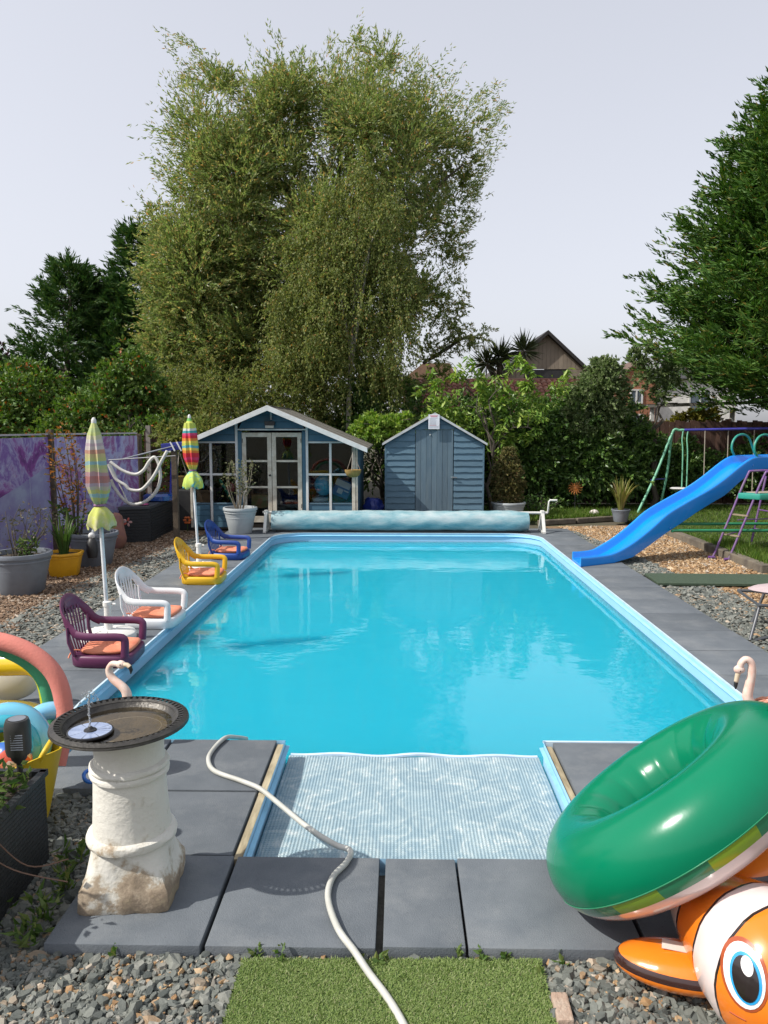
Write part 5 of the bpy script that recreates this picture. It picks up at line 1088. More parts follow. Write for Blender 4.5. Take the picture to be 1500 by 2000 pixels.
for z, h, k in lv:
    for j in range(n):
        a = 2*PI*j/n+.09; r_ = sq(a-.09,h,k)*(1+.012*math.sin(j*2.3+z*40)+.01*math.sin(j*5.1+z*20)); vs_.append((BX+r_*math.cos(a), BY+r_*math.sin(a), z+.004*math.sin(j*1.7)))
b.add(vs_, [(i*n+j,i*n+(j+1)%n,(i+1)*n+(j+1)%n,(i+1)*n+j) for i in range(len(lv)-1) for j in range(n)]+[tuple(range(n-1,-1,-1)), tuple((len(lv)-1)*n+j for j in range(n))])
b.build('plinth', m_pot, bb_, smooth=45)
wob = lambda a, i: 1+.010*math.sin(a*3+i*1.3)+.006*math.sin(a*7+i*2.1)
def lath(name, prof): MB().lathe(prof, (BX,BY,0), 48, rfun=wob).build(name, m_pot, bb_, smooth=45)
lath('lower_ring', [(.145,.216),(.166,.222),(.170,.236),(.165,.250),(.148,.258)])
lath('shaft', [(.148,.248),(.143,.30),(.139,.36),(.136,.42),(.134,.485)])
lath('upper_ring', [(.132,.476),(.146,.480),(.149,.492),(.146,.500),(.140,.503),(.147,.508),(.149,.516),(.145,.526),(.132,.532)])
lath('neck', [(.132,.524),(.128,.56),(.132,.60),(.142,.632),(.150,.645),(.120,.648),(.118,.60)])
m_iron = pm('black_cast_metal', (.045,.043,.040), (.075,.070,.062), scale=12, rough=.42, bump=.3, bscale=70, metal=.55)
DZ = .682
MB().lathe([(.0,.615-DZ),(.06,.615-DZ),(.10,.622-DZ),(.10,.640-DZ),(.17,-.045),(.205,-.020),(.2105,-.004),(.2065,-.004),(.198,-.018),(.165,-.038),(.0,-.040)], (BX-.03,BY,DZ), 64, caps=False).build('bowl', m_iron, bb_, smooth=40)
dc = V(BX-.03,BY,DZ); b = MB()                                          # slotted rim: inner ring, outer ring, webs between slots
def ringband(r0, r1, z0, z1, th=.005, n=96):
    vs_ = []
    for r_, z in ((r0,z0),(r1,z1),(r1,z1-th),(r0,z0-th)): vs_ += [(dc.x+r_*math.cos(2*PI*j/n), dc.y+r_*math.sin(2*PI*j/n), dc.z+z) for j in range(n)]
    b.add(vs_, [(a*n+j,a*n+(j+1)%n,((a+1)%4)*n+(j+1)%n,((a+1)%4)*n+j) for a in range(4) for j in range(n)])
ringband(.206,.2155,-.002,.004); ringband(.2345,.253,.008,.0,.006); ringband(.249,.255,.001,-.008,.004)
b.build('rim', m_iron, bb_, smooth=40)
wm = MB(); wm.add([(.213,-.0062,.0025),(.237,-.0066,.0072),(.237,.0066,.0072),(.213,.0062,.0025),(.213,-.0062,-.003),(.237,-.0066,.0015),(.237,.0066,.0015),(.213,.0062,-.003)], [(3,2,1,0),(4,5,6,7),(0,1,5,4),(1,2,6,5),(2,3,7,6),(3,0,4,7)])
wme = wm.mesh('rim_web', m_iron)
for k in range(60): link('rim_web', wme, bb_, (dc-V(BX,BY,0))[:], (0,0,2*PI*k/60))
m_bw, nt, pb, out = newmat('birdbath_water'); nt.nodes.remove(pb)
_t = N(nt,'ShaderNodeBsdfTransparent'); _t.inputs[0].default_value = (.80,.74,.62,1); _g = N(nt,'ShaderNodeBsdfGlossy'); _g.inputs['Roughness'].default_value = .03; _f = N(nt,'ShaderNodeFresnel', IOR=1.33); _x = N(nt,'ShaderNodeMixShader')
_n = N(nt,'ShaderNodeTexNoise', Scale=14.0); _b = N(nt,'ShaderNodeBump', Strength=.05, Distance=.01); nt.links.new(_n.outputs[0],_b.inputs['Height']); nt.links.new(_b.outputs[0],_g.inputs['Normal']); nt.links.new(_b.outputs[0],_f.inputs['Normal'])
nt.links.new(_f.outputs[0],_x.inputs[0]); nt.links.new(_t.outputs[0],_x.inputs[1]); nt.links.new(_g.outputs[0],_x.inputs[2]); nt.links.new(_x.outputs[0],out.inputs[0])
MB().lathe([(.196,-.022),(.0,-.022)], dc[:], 48, caps=False).build('water', m_bw, bb_, fix=False)
MB().lathe([(.0,-.0345),(.172,-.0340)], dc[:], 48, caps=False).build('silt', pm('silt',(.15,.125,.085),(.09,.08,.06),scale=16,rough=.9,bump=.5), bb_)
sf = thing('solar_fountain', (BX-.115,BY-.06,DZ-.018), 'round blue solar fountain disc floating in the birdbath', 'fountain')
fc = (BX-.115,BY-.075,DZ-.020)
MB().lathe([(0,-.004),(.078,-.004),(.084,.003),(.083,.008),(.079,.009),(0,.0085)], fc, 40).build('float_ring', m_black, sf, smooth=40)
m_sol = pm('solar_cells', (.20,.26,.42), (.30,.36,.50), scale=25, rough=.16, coat=.8, spec=.6)
for k in range(8):
    a0, a1 = k*PI/4+.02, (k+1)*PI/4-.02; b = MB(); pts = [(fc[0]+.024*math.cos(a0),fc[1]+.024*math.sin(a0))]+[(fc[0]+.077*math.cos(a0+(a1-a0)*i/5),fc[1]+.077*math.sin(a0+(a1-a0)*i/5)) for i in range(6)]+[(fc[0]+.024*math.cos(a1),fc[1]+.024*math.sin(a1))]
    b.prism(pts, fc[2]+.0088, fc[2]+.0098); b.build('solar_cell', m_sol, sf)
MB().lathe([(.024,.009),(.022,.014),(.012,.016),(.008,.024),(0,.025)], fc, 18).build('nozzle', m_black, sf, smooth=40)
m_jet, nt, pb, out = newmat('water_drops'); pb.inputs['Base Color'].default_value = (.9,.94,.97,1); pb.inputs['Roughness'].default_value = .03; pb.inputs['Transmission Weight'].default_value = .75; pb.inputs['IOR'].default_value = 1.33
b = MB()
for k in range(26):
    z = .025+k*.0042; b.ell((fc[0]+random.gauss(0,.0013),fc[1]+random.gauss(0,.0013),fc[2]+z), .0032+.0012*random.random(), .0034, .0045, 8, 5)
for k in range(70):
    a = random.uniform(0,2*PI); s = random.random(); rr = .004+.034*s; b.ell((fc[0]+rr*math.cos(a),fc[1]+rr*math.sin(a),fc[2]+.14+.022*math.sin(s*3.1)-.045*s*s+random.gauss(0,.006)), *(3*[random.uniform(.0014,.0036)]), 6, 4)
o = b.build('water_jet', m_jet, sf, smooth=True, fix=False); o['kind'] = 'stuff'

# ---- flamingo ornaments
m_fl = pm('flamingo_pink', (.70,.36,.29), (.74,.48,.40), scale=14, rough=.55, bump=.3, bscale=90); m_flf = pm('flamingo_feather', (.55,.25,.16), (.62,.36,.25), scale=20, rough=.8)
m_flw = pm('flamingo_pale', (.72,.58,.50), (.70,.42,.34), scale=16, rough=.6); m_beak = pm('beak_cream', (.62,.50,.36), None, rough=.5)
def flamingo(x, y, rz, label, neck, leg, sc=1.0, straw=True):
    t = thing('flamingo_ornament', (x,y,0), label, 'flamingo', 'flamingo ornaments by the pool', rz); L = leg
    def bd(m, nm, mt, **k): return m.build(nm, mt, t, smooth=True, world=False, **k)
    b = MB(); b.ell((-.03*sc,0,L+.05*sc), .115*sc, .062*sc, .062*sc, 18, 12, Matrix.Rotation(R(12),4,'Y').to_euler()); bd(b,'body',m_fl)
    pts = smoothpath(neck, 6); n_ = len(pts); b = MB(); b.tube(pts, [(.030-.013*min(1,i/n_*1.3))*sc for i in range(n_)], 10); bd(b,'neck',m_flw)
    h = V(*neck[-1]); d = (V(*neck[-1])-V(*neck[-2])).normalized(); b = MB(); b.ell((h+d*.012*sc)[:], .030*sc, .021*sc, .024*sc, 14, 10); hd = bd(b,'head',m_flw)
    p = h+d*.03*sc; hk = [p, p+d*.022*sc, p+(d*.040+V(0,0,-.012))*sc]; tip = [p+(d*.038+V(0,0,-.010))*sc, p+(d*.047+V(0,0,-.030))*sc, p+(d*.043+V(0,0,-.050))*sc]
    b = MB(); b.tube(hk, [.014*sc,.013*sc,.012*sc], 8); o1 = bd(b,'beak',m_beak); b = MB(); b.tube(tip, [.0122*sc,.010*sc,.003*sc], 8); bd(b,'beak_tip',m_black)
    for s in (-1,1): b = MB(); b.ell((h+d*.02*sc+V(0,s*.0195*sc,.004*sc))[:], .004*sc,.003*sc,.004*sc,8,6); o2 = bd(b,'eye',m_black)
    for s in (-.022,.022): b = MB(); b.tube([(-.02,s*sc,L+.02),(-.025,s*sc,L*.5),(-.02,s*sc,.005)], .006*sc, 6); b.tube([(-.02,s*sc,.006),(.03*sc,s*sc,.006)], .008*sc, 6); bd(b,'leg',m_fl)
    if straw:
        b = MB()
        for k in range(70):
            a = random.uniform(-1.4,1.4); x0 = random.uniform(-.10,.04)*sc; yy = math.sin(a)*.06*sc; zz = L+.05*sc+math.cos(a)*.06*sc; ln = random.uniform(.05,.10)*sc
            b.tube([(x0,yy,zz),(x0-ln*.5,yy*1.15,zz+.012*sc),(x0-ln,yy*1.2+random.gauss(0,.012)*sc,zz-random.uniform(0,.025)*sc)], [.005*sc,.0042*sc,.0015*sc], 4)
        bd(b,'feathers',m_flf,fix=False)
    return t
flamingo(-1.60,4.07,R(-15),'flamingo ornament craning its hooked neck behind the birdbath dish',[(.03,0,.20),(.085,0,.28),(.075,0,.34),(-.0,0,.395),(-.022,0,.44),(.0,0,.478),(.045,0,.480)], .12)
flamingo(1.97,4.0,R(180),'taller flamingo ornament with straw feathers behind the green ring',[(.05,0,.28),(.085,0,.34),(.078,0,.41),(.070,0,.48),(.076,0,.53),(.105,0,.55),(.128,0,.53),(.134,0,.505)], .215, 1.0)
flamingo(1.86,3.80,R(165),'low bending flamingo ornament whose head peeps over the green ring',[(.05,0,.18),(.09,0,.25),(.10,0,.31),(.125,0,.345),(.16,0,.347),(.18,0,.33)], .12, .9, False)

# ---- hose across the near paving
m_hose = pm('grey_hose', (.42,.42,.38), (.50,.50,.46), scale=10, rough=.5)
hp = [(-.93,4.42,-.10),(-.965,4.30,-.04),(-1.0,4.17,.012),(-1.03,4.02,.014),(-1.025,3.88,.014),(-.958,3.745,.014),(-.80,3.64,.014),(-.69,3.56,.014),(-.60,3.47,.0),(-.416,3.25,-.012),(-.28,3.10,-.006),(-.205,3.02,.012),(-.215,2.93,.014),(-.262,2.825,.014),(-.268,2.69,.014),(-.217,2.52,.014),(-.15,2.41,.006),(-.10,2.34,-.015),(-.03,2.228,-.022),(.027,2.10,-.022),(.09,1.9,-.022),(.1,1.6,-.022)]
solo(MB().tube(smoothpath(hp,7), .0125, 10).build('garden_hose', m_hose, smooth=True), 'long grey hose snaking from the pool over slabs and turf', 'hose')

# ---- artificial turf mat
tf = thing('artificial_turf', (-.02,2.1,-.03), 'bright green artificial turf mat in front of the paving', 'turf mat')
TP = [(-.535,2.405),(.485,2.425),(.475,1.55),(-.53,1.55)]
MB().prism(TP, -.05, -.028).build('backing', pm('turf_backing',(.05,.10,.02)), tf)
P2 = scatter_in([(-.538,2.412),(.488,2.43),(.476,1.55),(-.532,1.55)], 140000); P3 = np.concatenate([P2, np.full((len(P2),1),-.030)],1)
lf_turf = leafmat('turf_blade',[(0,(0.146,0.220,0.061)),(.4,(0.224,0.308,0.094)),(.75,(0.280,0.363,0.127)),(.93,(0.336,0.385,0.176)),(1,(0.381,0.374,0.220))],trans=.3,spec=.3)
o = leaves('pile', P3, RNG.normal(size=P3.shape)*np.array([1.1,1.1,.2])+np.array([.1,-.2,.7]), RNG.uniform(.008,.017,len(P3)), .0034, lf_turf, tf, face=np.array([[-.5,-.3,1.]]), loose=.5); o['kind'] = 'stuff'
solo(MB().obox((.515,2.20,-.028),(.026,0,0),(0,.055,.004),(0,0,.018)).build('brick_piece', pm('pale_brick',(.34,.24,.18),(.42,.34,.27),scale=18,rough=.9,bump=.6), bevel=.006), 'pale broken brick lying at the right edge of the turf mat', 'brick')

# ---- weeds in the joints
lf_weed = leafmat('weed_leaf',[(0,(.06,.12,.025)),(.6,(.11,.18,.045)),(1,(.20,.23,.07))],trans=.35,spec=.35)
def weed(x, y, r_, h, label, n=14, L=.05, W=.018, z=-.05):
    t = thing('weed', (x,y,z), label, 'weed', 'weeds along the paving edge')
    k = max(2,int(n/5)); st = np.stack([RNG.normal(x,r_*.5,k),RNG.normal(y,r_*.4,k)],1); i = RNG.integers(0,k,n)
    s = RNG.random(n); P = np.stack([st[i,0],st[i,1],z+s*h],1)+RNG.normal(0,r_*.12,(n,3))*np.array([1,1,0]); D = RNG.normal(0,.8,(n,3))+np.array([0,0,.75])
    leaves('leaf_tuft', P, D, RNG.uniform(L*.6,L*1.2,n), W, lf_weed, t, .15, face=np.array([[-.4,-.2,1.]]))
    b = MB(); b.tube([(st[0][0],st[0][1],z-.01),(st[0][0]+.004,st[0][1],z+h)], .0025, 4); b.build('stem', lf_weed, t)
for x, y, r_, h, n, L, lab in [(-1.36,2.98,.05,.10,34,.06,'leafy weeds by the slab left of the birdbath plinth'),(-1.33,2.80,.05,.09,34,.06,'pale weed clump left of the birdbath base'),(-1.31,2.64,.05,.10,36,.065,'tall weed clump at the left slab edge, near the corner'),(-1.33,2.50,.06,.09,40,.06,'spreading weeds at the front left slab corner'),(-1.55,2.60,.08,.07,40,.06,'low weeds in the gravel under the rattan planter'),
        (-.98,2.42,.015,.04,8,.028,'tiny weed under the front edge left of the first joint'),(-.50,2.425,.03,.045,14,.03,'small weed under the long front slab, left of the turf'),(-.40,2.42,.035,.055,22,.034,'bright weed at the front slab edge above the turf corner'),(-.14,2.425,.02,.04,10,.028,'little weed beside the hose at the front slab edge'),(-.06,2.425,.03,.045,16,.03,'weed under the open joint right of the hose'),
        (.20,2.43,.02,.04,12,.028,'weed under the narrow slab at its right end'),(.29,2.435,.025,.045,14,.03,'weed just right of the narrow slab'),(.37,2.43,.025,.045,14,.03,'weed at the turf mat upper right edge'),(.55,2.43,.03,.03,14,.034,'flat weed in gravel right of the turf corner'),(.47,2.36,.015,.03,6,.03,'yellowish weed leaf beside the turf mat right edge')]: weed(x, y, r_, h, lab, n, L)

# ---- green inflatable ring
nR = V(-.575,.300,.765).normalized(); cR = V(1.02,2.70,.402)
gr = thing('inflatable_ring', cR[:], 'big green inflatable ring with lime and white underside leaning on the fish', 'inflatable ring')
mg = vinyl('green_ring_vinyl', (.0,.165,.080), rough=.24, coat=.12); mg.node_tree.nodes['Principled BSDF'].inputs['Specular IOR Level'].default_value = .3; mw = vinyl('ring_white', (.66,.56,.55)); ml_ = vinyl('ring_lime', (.20,.33,.025)); mdg = vinyl('ring_dark_green', (.02,.19,.09))
q = nR.to_track_quat('Z','Y').to_matrix(); RR, rr_ = .372, .166
def ringpiece(b0, b1, a0, a1, n, m_, name, mat, e=0.0, parent=gr):
    b = MB(); vs_ = []; full = abs(a1-a0-2*PI) < 1e-6; k = n if full else n+1
    for i in range(k):
        a = a0+(a1-a0)*i/n
        for j in range(m_+1):
            t_ = b0+(b1-b0)*j/m_; pk = 1-.035*(abs(math.sin(a*9))**6)*(math.cos(t_) < -.3); r2 = rr_*pk+e; rad = RR+r2*math.cos(t_)
            vs_.append(cR+q@V(rad*math.cos(a),rad*math.sin(a),r2*math.sin(t_)*.97))
    b.add(vs_, [(i*(m_+1)+j,((i+1)%k)*(m_+1)+j,((i+1)%k)*(m_+1)+j+1,i*(m_+1)+j+1) for i in range(n) for j in range(m_)])
    return b.build(name, mat, parent, smooth=True)
ringpiece(R(-14), R(196), 0, 2*PI, 110, 26, 'green_top', mg)
ringpiece(R(-164), R(-31), 0, 2*PI, 110, 16, 'white_underside', mw)
for k in range(18): ringpiece(R(-31), R(-14), 2*PI*k/18, 2*PI*(k+1)/18, 8, 3, 'side_patch', ml_ if k % 2 else mdg)
b = MB(); b.tube([cR+q@V((RR+(rr_+.001)*math.cos(R(-13)))*math.cos(a),(RR+(rr_+.001)*math.cos(R(-13)))*math.sin(a),(rr_+.001)*math.sin(R(-13))) for a in np.linspace(0,2*PI,120,endpoint=False)], .0022, 5, closed=True); b.build('outer_seam', mdg, gr, smooth=True)
b = MB(); b.tube([cR+q@V((RR-rr_-.001)*math.cos(a),(RR-rr_-.001)*math.sin(a),.012) for a in np.linspace(0,2*PI,120,endpoint=False)], .004, 5, closed=True); b.build('inner_seam', vinyl('ring_seam',(.10,.36,.26)), gr, smooth=True)

# ---- inflatable fish
FC = V(1.14,2.15,.168); fa = V(.22,-.93,.04).normalized()
fi = thing('inflatable_fish', (1.2,2.2,-.05), 'orange inflatable toy fish with a white band and big eye lying on gravel', 'inflatable toy')
m_fish, nt, pb, out = newmat('fish_vinyl'); tc = N(nt,'ShaderNodeTexCoord'); sx = N(nt,'ShaderNodeSeparateXYZ'); nt.links.new(tc.outputs['Object'], sx.inputs[0])
mr = N(nt,'ShaderNodeMapRange'); mr.inputs['From Min'].default_value = -.55; mr.inputs['From Max'].default_value = .25; nt.links.new(sx.outputs['Z'], mr.inputs[0])
O_ = (.74,.19,.012); W_ = (.70,.60,.58); K_ = (.02,.012,.012)
f_ = lambda z: (z+.55)/.8
rp = ramp(nt, [(0,O_),(f_(-.36),K_),(f_(-.345),W_),(f_(-.27),K_),(f_(-.255),O_),(f_(-.115),K_),(f_(-.10),W_),(f_(.024),K_),(f_(.032),O_)], 'CONSTANT')
nt.links.new(mr.outputs[0], rp.inputs[0]); nt.links.new(rp.outputs[0], pb.inputs['Base Color']); pb.inputs['Roughness'].default_value = .2; pb.inputs['Coat Weight'].default_value = .6; pb.inputs['Coat Roughness'].default_value = .1
_n = N(nt,'ShaderNodeTexNoise', Scale=7.0); nt.links.new(tc.outputs['Object'], _n.inputs['Vector']); _b = N(nt,'ShaderNodeBump', Strength=.25, Distance=.02); nt.links.new(_n.outputs[0],_b.inputs['Height']); nt.links.new(_b.outputs[0], pb.inputs['Normal'])
b = MB(); prof = [(0,-.52),(.05,-.515),(.075,-.48),(.10,-.42),(.135,-.33),(.165,-.25),(.19,-.16),(.215,-.08),(.228,0),(.222,.06),(.20,.12),(.16,.175),(.11,.212),(.05,.232),(0,.236)]
b.lathe(prof, (0,0,0), 40, rfun=lambda a,i: 1-.012*abs(math.sin(a*6))**4, sy=1.0)
me = b.mesh('body', m_fish, smooth=True); fb = bpy.data.objects.new('body', me); COL.objects.link(fb); fb.parent = fi
fq_ = fa.to_track_quat('Z','Y'); fb.rotation_euler = fq_.to_euler(); fb.location = FC-V(1.2,2.2,-.05); ORG['body'] = V(0,0,0)
fm = Matrix.Translation(FC) @ fq_.to_matrix().to_4x4()
tmp = bmesh.new(); tmp.from_mesh(me); tmp.transform(fm); bvh = BVHTree.FromBMesh(tmp); tmp.free()
toC = (V(0,0,1.8)-FC).normalized()
def ellp(a, b_, n=28, ox=0, oy=0, tilt=.0): return [(ox+a*math.cos(t)*math.cos(tilt)-b_*math.sin(t)*math.sin(tilt), oy+a*math.cos(t)*math.sin(tilt)+b_*math.sin(t)*math.cos(tilt)) for t in [2*PI*i/n for i in range(n)]]
upc = V(0,.3,1); rightc = (-toC).cross(upc).normalized()
eo = FC+toC*.6+rightc*(-.080)+upc.normalized()*(-.030)
for nm, a, b_, ox, oy, mt, off in (('eye_outline',.062,.094,0,0,vinyl('eye_brown',(.35,.07,.02)),.0025),('eye_white',.054,.084,0,-.003,vinyl('eye_white',(.78,.76,.76)),.0045),('iris',.041,.066,.004,-.010,vinyl('eye_blue',(.02,.30,.62)),.0065),('pupil',.034,.058,.003,-.012,vinyl('eye_black',(.015,.01,.01)),.0085),('glint',.016,.026,.010,.020,vinyl('eye_white',(.78,.76,.76)),.0105)):
    decal(bvh, eo, -toC, upc, ellp(a,b_,ox=ox,oy=oy,tilt=.12), off, 9).build(nm, mt, fi, smooth=True, fix=False)
b = MB(); mp_ = [bvh.ray_cast(eo+rightc*(-.03+.022*i)+V(0,0,-.125-.02*math.sin(i*.5)), -toC) for i in range(3)]; mp_ = [h[0]+h[1]*.001 for h in mp_ if h[0]]
if len(mp_) > 2: b.tube(mp_, .0022, 5); b.build('mouth_mark', vinyl('eye_brown',(.35,.07,.02)), fi, smooth=True)
# side fin lying flat to the left, with a dark band round its edge
m_fin, nt, pb, out = newmat('fin_vinyl'); tc = N(nt,'ShaderNodeTexCoord'); sx = N(nt,'ShaderNodeSeparateXYZ'); nt.links.new(tc.outputs['Object'], sx.inputs[0])
rp = ramp(nt, [(0,O_),(.48,(.035,.014,.012)),(.67,O_)], 'CONSTANT'); mr = N(nt,'ShaderNodeMapRange'); mr.inputs['From Min'].default_value = -.075; mr.inputs['From Max'].default_value = .075
nt.links.new(sx.outputs['Z'], mr.inputs[0]); nt.links.new(mr.outputs[0], rp.inputs[0]); nt.links.new(rp.outputs[0], pb.inputs['Base Color']); pb.inputs['Roughness'].default_value = .2; pb.inputs['Coat Weight'].default_value = .6
_n = N(nt,'ShaderNodeTexNoise', Scale=12.0); nt.links.new(tc.outputs['Object'], _n.inputs['Vector']); _b = N(nt,'ShaderNodeBump', Strength=.25, Distance=.015); nt.links.new(_n.outputs[0],_b.inputs['Height']); nt.links.new(_b.outputs[0], pb.inputs['Normal'])
def fin(name, c, ax, ay, az, sx_, sy_, sz_):
    b = MB(); b.ell((0,0,0), sx_, sy_, sz_, 36, 14); o = b.build(name, m_fin, fi, smooth=True, world=False)
    M_ = Matrix((V(*ax).normalized(), V(*ay).normalized(), V(*az).normalized())).transposed(); o.rotation_euler = M_.to_euler(); o.location = V(*c)-V(1.2,2.2,-.05); return o
fin('side_fin', (.925,2.31,.045), (.93,-.36,.08), (.36,.93,.0), (-.08,.03,1), .215,.105,.066)
fin('top_fin', (1.20,2.42,.33), (.95,.2,.22), (-.2,.97,0), (-.2,-.05,.97), .13,.10,.055)
fin('tail_fin', (1.05,2.78,.16), (.9,.3,0), (-.3,.9,.2), (0,-.2,.98), .14,.11,.045)
MB().obox((.92,2.31,.113),(.055,-.02,.002),(.008,.022,0),(0,0,.0012)).build('care_label', pm('label_white',(.7,.66,.6)), fi)

# ---- slide
sa = V(.87,.493,0).normalized(); sn = V(-sa.y,sa.x,0); SA = V(2.32,9.60,0); SW = .42
sl_ = thing('garden_slide', (2.32,9.6,0), 'bright blue wavy plastic slide ending at the pool edge', 'slide')
top = [(.0,.125),(.25,.118),(.58,.135),(.914,.248),(1.25,.42),(1.545,.597),(1.85,.72),(2.102,.809),(2.40,.915),(2.685,1.045),(2.983,1.205),(3.197,1.306),(3.36,1.348),(3.62,1.352),(4.2,1.352)]
und = [(.0,.0),(.25,.0),(.58,.004),(.924,.053),(1.291,.22),(1.545,.34),(1.85,.465),(2.117,.586),(2.40,.695),(2.703,.802),(3.001,.977),(3.15,1.06),(3.306,1.156),(3.6,1.160),(4.2,1.160)]
tp = smoothpath([(a,0,b_) for a,b_ in top],4); sN = len(tp)
us = np.array([p_.x for p_ in tp]); uz = np.interp(us, [a for a,_ in und], [b_ for _,b_ in und])
m_sli = pm('blue_slide_plastic', (.0,.235,.74), (.0,.215,.69), scale=2, rough=.26, coat=.4)
b = MB(); vs_ = []
for i, p_ in enumerate(tp):
    T = p_.z; U = float(uz[i]); D_ = min(.105, (T-U)*.72)
    sec = [(.004,U),(0,U+.012),(0,T-.03),(.002,T-.012),(.010,T-.002),(.022,T),(.036,T-.002),(.044,T-.012),(.055,T-D_*.75),(.072,T-D_),(.21,T-D_-.006),(.348,T-D_),(.365,T-D_*.75),(.376,T-.012),(.384,T-.002),(.398,T),(.410,T-.002),(.418,T-.012),(.42,T-.03),(.42,U+.012),(.416,U)]
    for w, z in sec: vs_.append(SA+sa*(p_.x+.56*w*max(0,1-p_.x/.7))+sn*w+V(0,0,z))
k = len(sec); fs = [(i*k+j,i*k+j+1,(i+1)*k+j+1,(i+1)*k+j) for i in range(sN-1) for j in range(k-1)]+[(i*k+k-1,i*k,(i+1)*k,(i+1)*k+k-1) for i in range(sN-1)]+[tuple(range(k)), tuple((sN-1)*k+j for j in range(k))]
b.add(vs_, fs); b.build('chute', m_sli, sl_, smooth=50)
def at_s(s, w, z): return tuple(SA+sa*s+sn*w+V(0,0,z))
m_teal = pm('teal_tube', (.02,.26,.20), (.03,.24,.17), rough=.4); m_purp = pm('purple_tube', (.14,.055,.22), (.17,.12,.19), scale=14, rough=.45); m_grn = pm('green_tube', (.025,.22,.10), None, rough=.45); m_mint = pm('mint_tube', (.16,.42,.27), (.13,.36,.24), rough=.45)
for w in (.02,.40):
    c_ = [(3.40,1.34),(3.33,1.44),(3.34,1.55),(3.43,1.64),(3.57,1.665),(3.70,1.62),(3.80,1.48),(3.88,1.34)]
    MB().tube(smoothpath([at_s(s,w,z) for s,z in c_],5), .017, 8).build('grab_handle', m_teal, sl_, smooth=True)
for s,z in ((1.60,.40),(3.28,1.22)): MB().lathe([(.012,0),(.012,.006),(0,.008)], at_s(s,-.002,z), 10, axis=(-sn)[:]).build('bolt', pm('bolt_blue',(.05,.3,.8)), sl_)
for w, zz in ((-.02,.36),(.44,.40)): MB().tube([at_s(1.62,w,zz),at_s(1.72,w,zz),tuple(V(*at_s(1.72,w,zz))+V(3.4,.02,.01))], .021, 8).build('support_bar', m_grn, sl_, smooth=True)
lad = [((4.42,10.50),(4.55,10.86)),((5.03,10.42),(5.18,11.05))]
g0 = V(4.38,10.48,-.02); 
def leg_(a, b_, r_=.016, nm='ladder_leg'): MB().tube([a,b_], r_, 8).build(nm, m_purp, sl_, smooth=True)
for off in ((0,0),(.15,-.16)):
    a = V(4.37+off[0],10.52+off[1],-.03); t1 = V(4.78+off[0],10.52+off[1],1.10); b_ = t1+V(.10,0,.08)
    MB().tube(smoothpath([a,(a+t1)/2,t1,b_,b_+V(.5,0,.0)],4), .016, 8).build('ladder_leg', m_purp, sl_, smooth=True)
    MB().tube([a+V(-.06,0,.005),a+V(.03,0,.005)], .02, 8).build('foot', m_purp, sl_, smooth=True)
    a2 = V(5.14+off[0]*.6,11.1+off[1]*2.6,-.03); leg_(a2, a2+V(.18,0,1.1))
for z in (.30,.58,): 
    x = 4.38+(z+.03)*.36; MB().bar((x,10.56,z),(x+.15,10.34,z-.005),.05,.018).build('rung', pm('rung_wood',(.26,.21,.14),None,rough=.8), sl_); 
    MB().tube([(5.14+z*.16,11.1,z),(5.24+z*.16,10.68,z)], .010, 6).build('cross_bar', m_purp, sl_)
MB().tube([(4.47,10.52,.28),(5.18,11.1,.30)], .008, 6).build('brace', m_purp, sl_); MB().tube([(4.62,10.36,.52),(5.25,10.68,.50)], .008, 6).build('brace', m_purp, sl_)
b = MB(); b.prism([(4.66,10.50),(4.86,10.28),(5.55,10.42),(5.5,10.85)], .80, .88); b.build('platform', m_teal, sl_, bevel=.015, smooth=40); b = MB(); b.prism([(4.76,10.56),(4.92,10.38),(5.5,10.48),(5.45,10.80)], .881, .888); b.build('tread', pm('tread_beige',(.40,.34,.26)), sl_)

# ---- swing frame
sw = thing('swing_frame', (5.5,16.0,0), 'mint green and blue metal swing frame on the back lawn', 'swing frame')
ap = V(5.78,16.1,1.70)
for f in (V(4.96,15.8,-.02), V(5.60,16.35,-.02)): MB().tube(smoothpath([f, (f+ap)/2+V(.0,0,-.03), ap+V(-.06,0,-.06), ap+V(.08,-.01,.0), ap+V(.20,-.02,.005)],5), .027, 10).build('frame_leg', m_mint, sw, smooth=True)
MB().tube([(5.26,15.94,.67),(5.66,16.26,.67)], .014, 8).build('cross_brace', pm('navy_tube',(.05,.05,.22),None,rough=.4), sw, smooth=True)
MB().tube([(5.95,16.08,1.705),(9.6,15.75,1.78)], .028, 12).build('top_bar', pm('blue_tube',(.06,.06,.36),None,rough=.35), sw, smooth=True)
gs = thing('glider_swing', (5.95,16.05,.3), 'two person glider swing with white seats hanging on mint green rods', 'swing')
for x in (5.93, 6.03): MB().tube(smoothpath([(x,16.07,1.68),(x-.02,16.05,1.5),(x,16.03,1.2),(x+.0,16.0,.34)],4), .015, 8).build('hanger_rod', m_mint, gs, smooth=True)
MB().lathe([(.02,0),(.15,.01),(.17,.035),(.14,.05),(0,.046)], (5.80,15.8,.47), 20, sx=1.1).build('seat', m_white, gs, smooth=40)
MB().tube([(5.78,15.75,.44),(6.05,16.05,.34),(6.35,16.35,.40)], .02, 8).build('seat_bar', pm('navy_tube',(.05,.05,.22)), gs, smooth=True); MB().lathe([(.02,0),(.15,.01),(.17,.035),(.14,.05),(0,.046)], (6.4,16.4,.47), 20).build('seat', m_white, gs, smooth=40)
rp_ = pm('pale_rope', (.36,.31,.26), None, rough=.9)
sg = thing('rope_swing', (6.6,16.0,.3), 'swing seat on pale ropes behind the slide', 'swing')
for x in (6.37,6.85): MB().tube([(x,16.03,1.70),(x+.01,16.02,1.0),(x+.02,16.02,.42)], .010, 6).build('rope', rp_, sg)
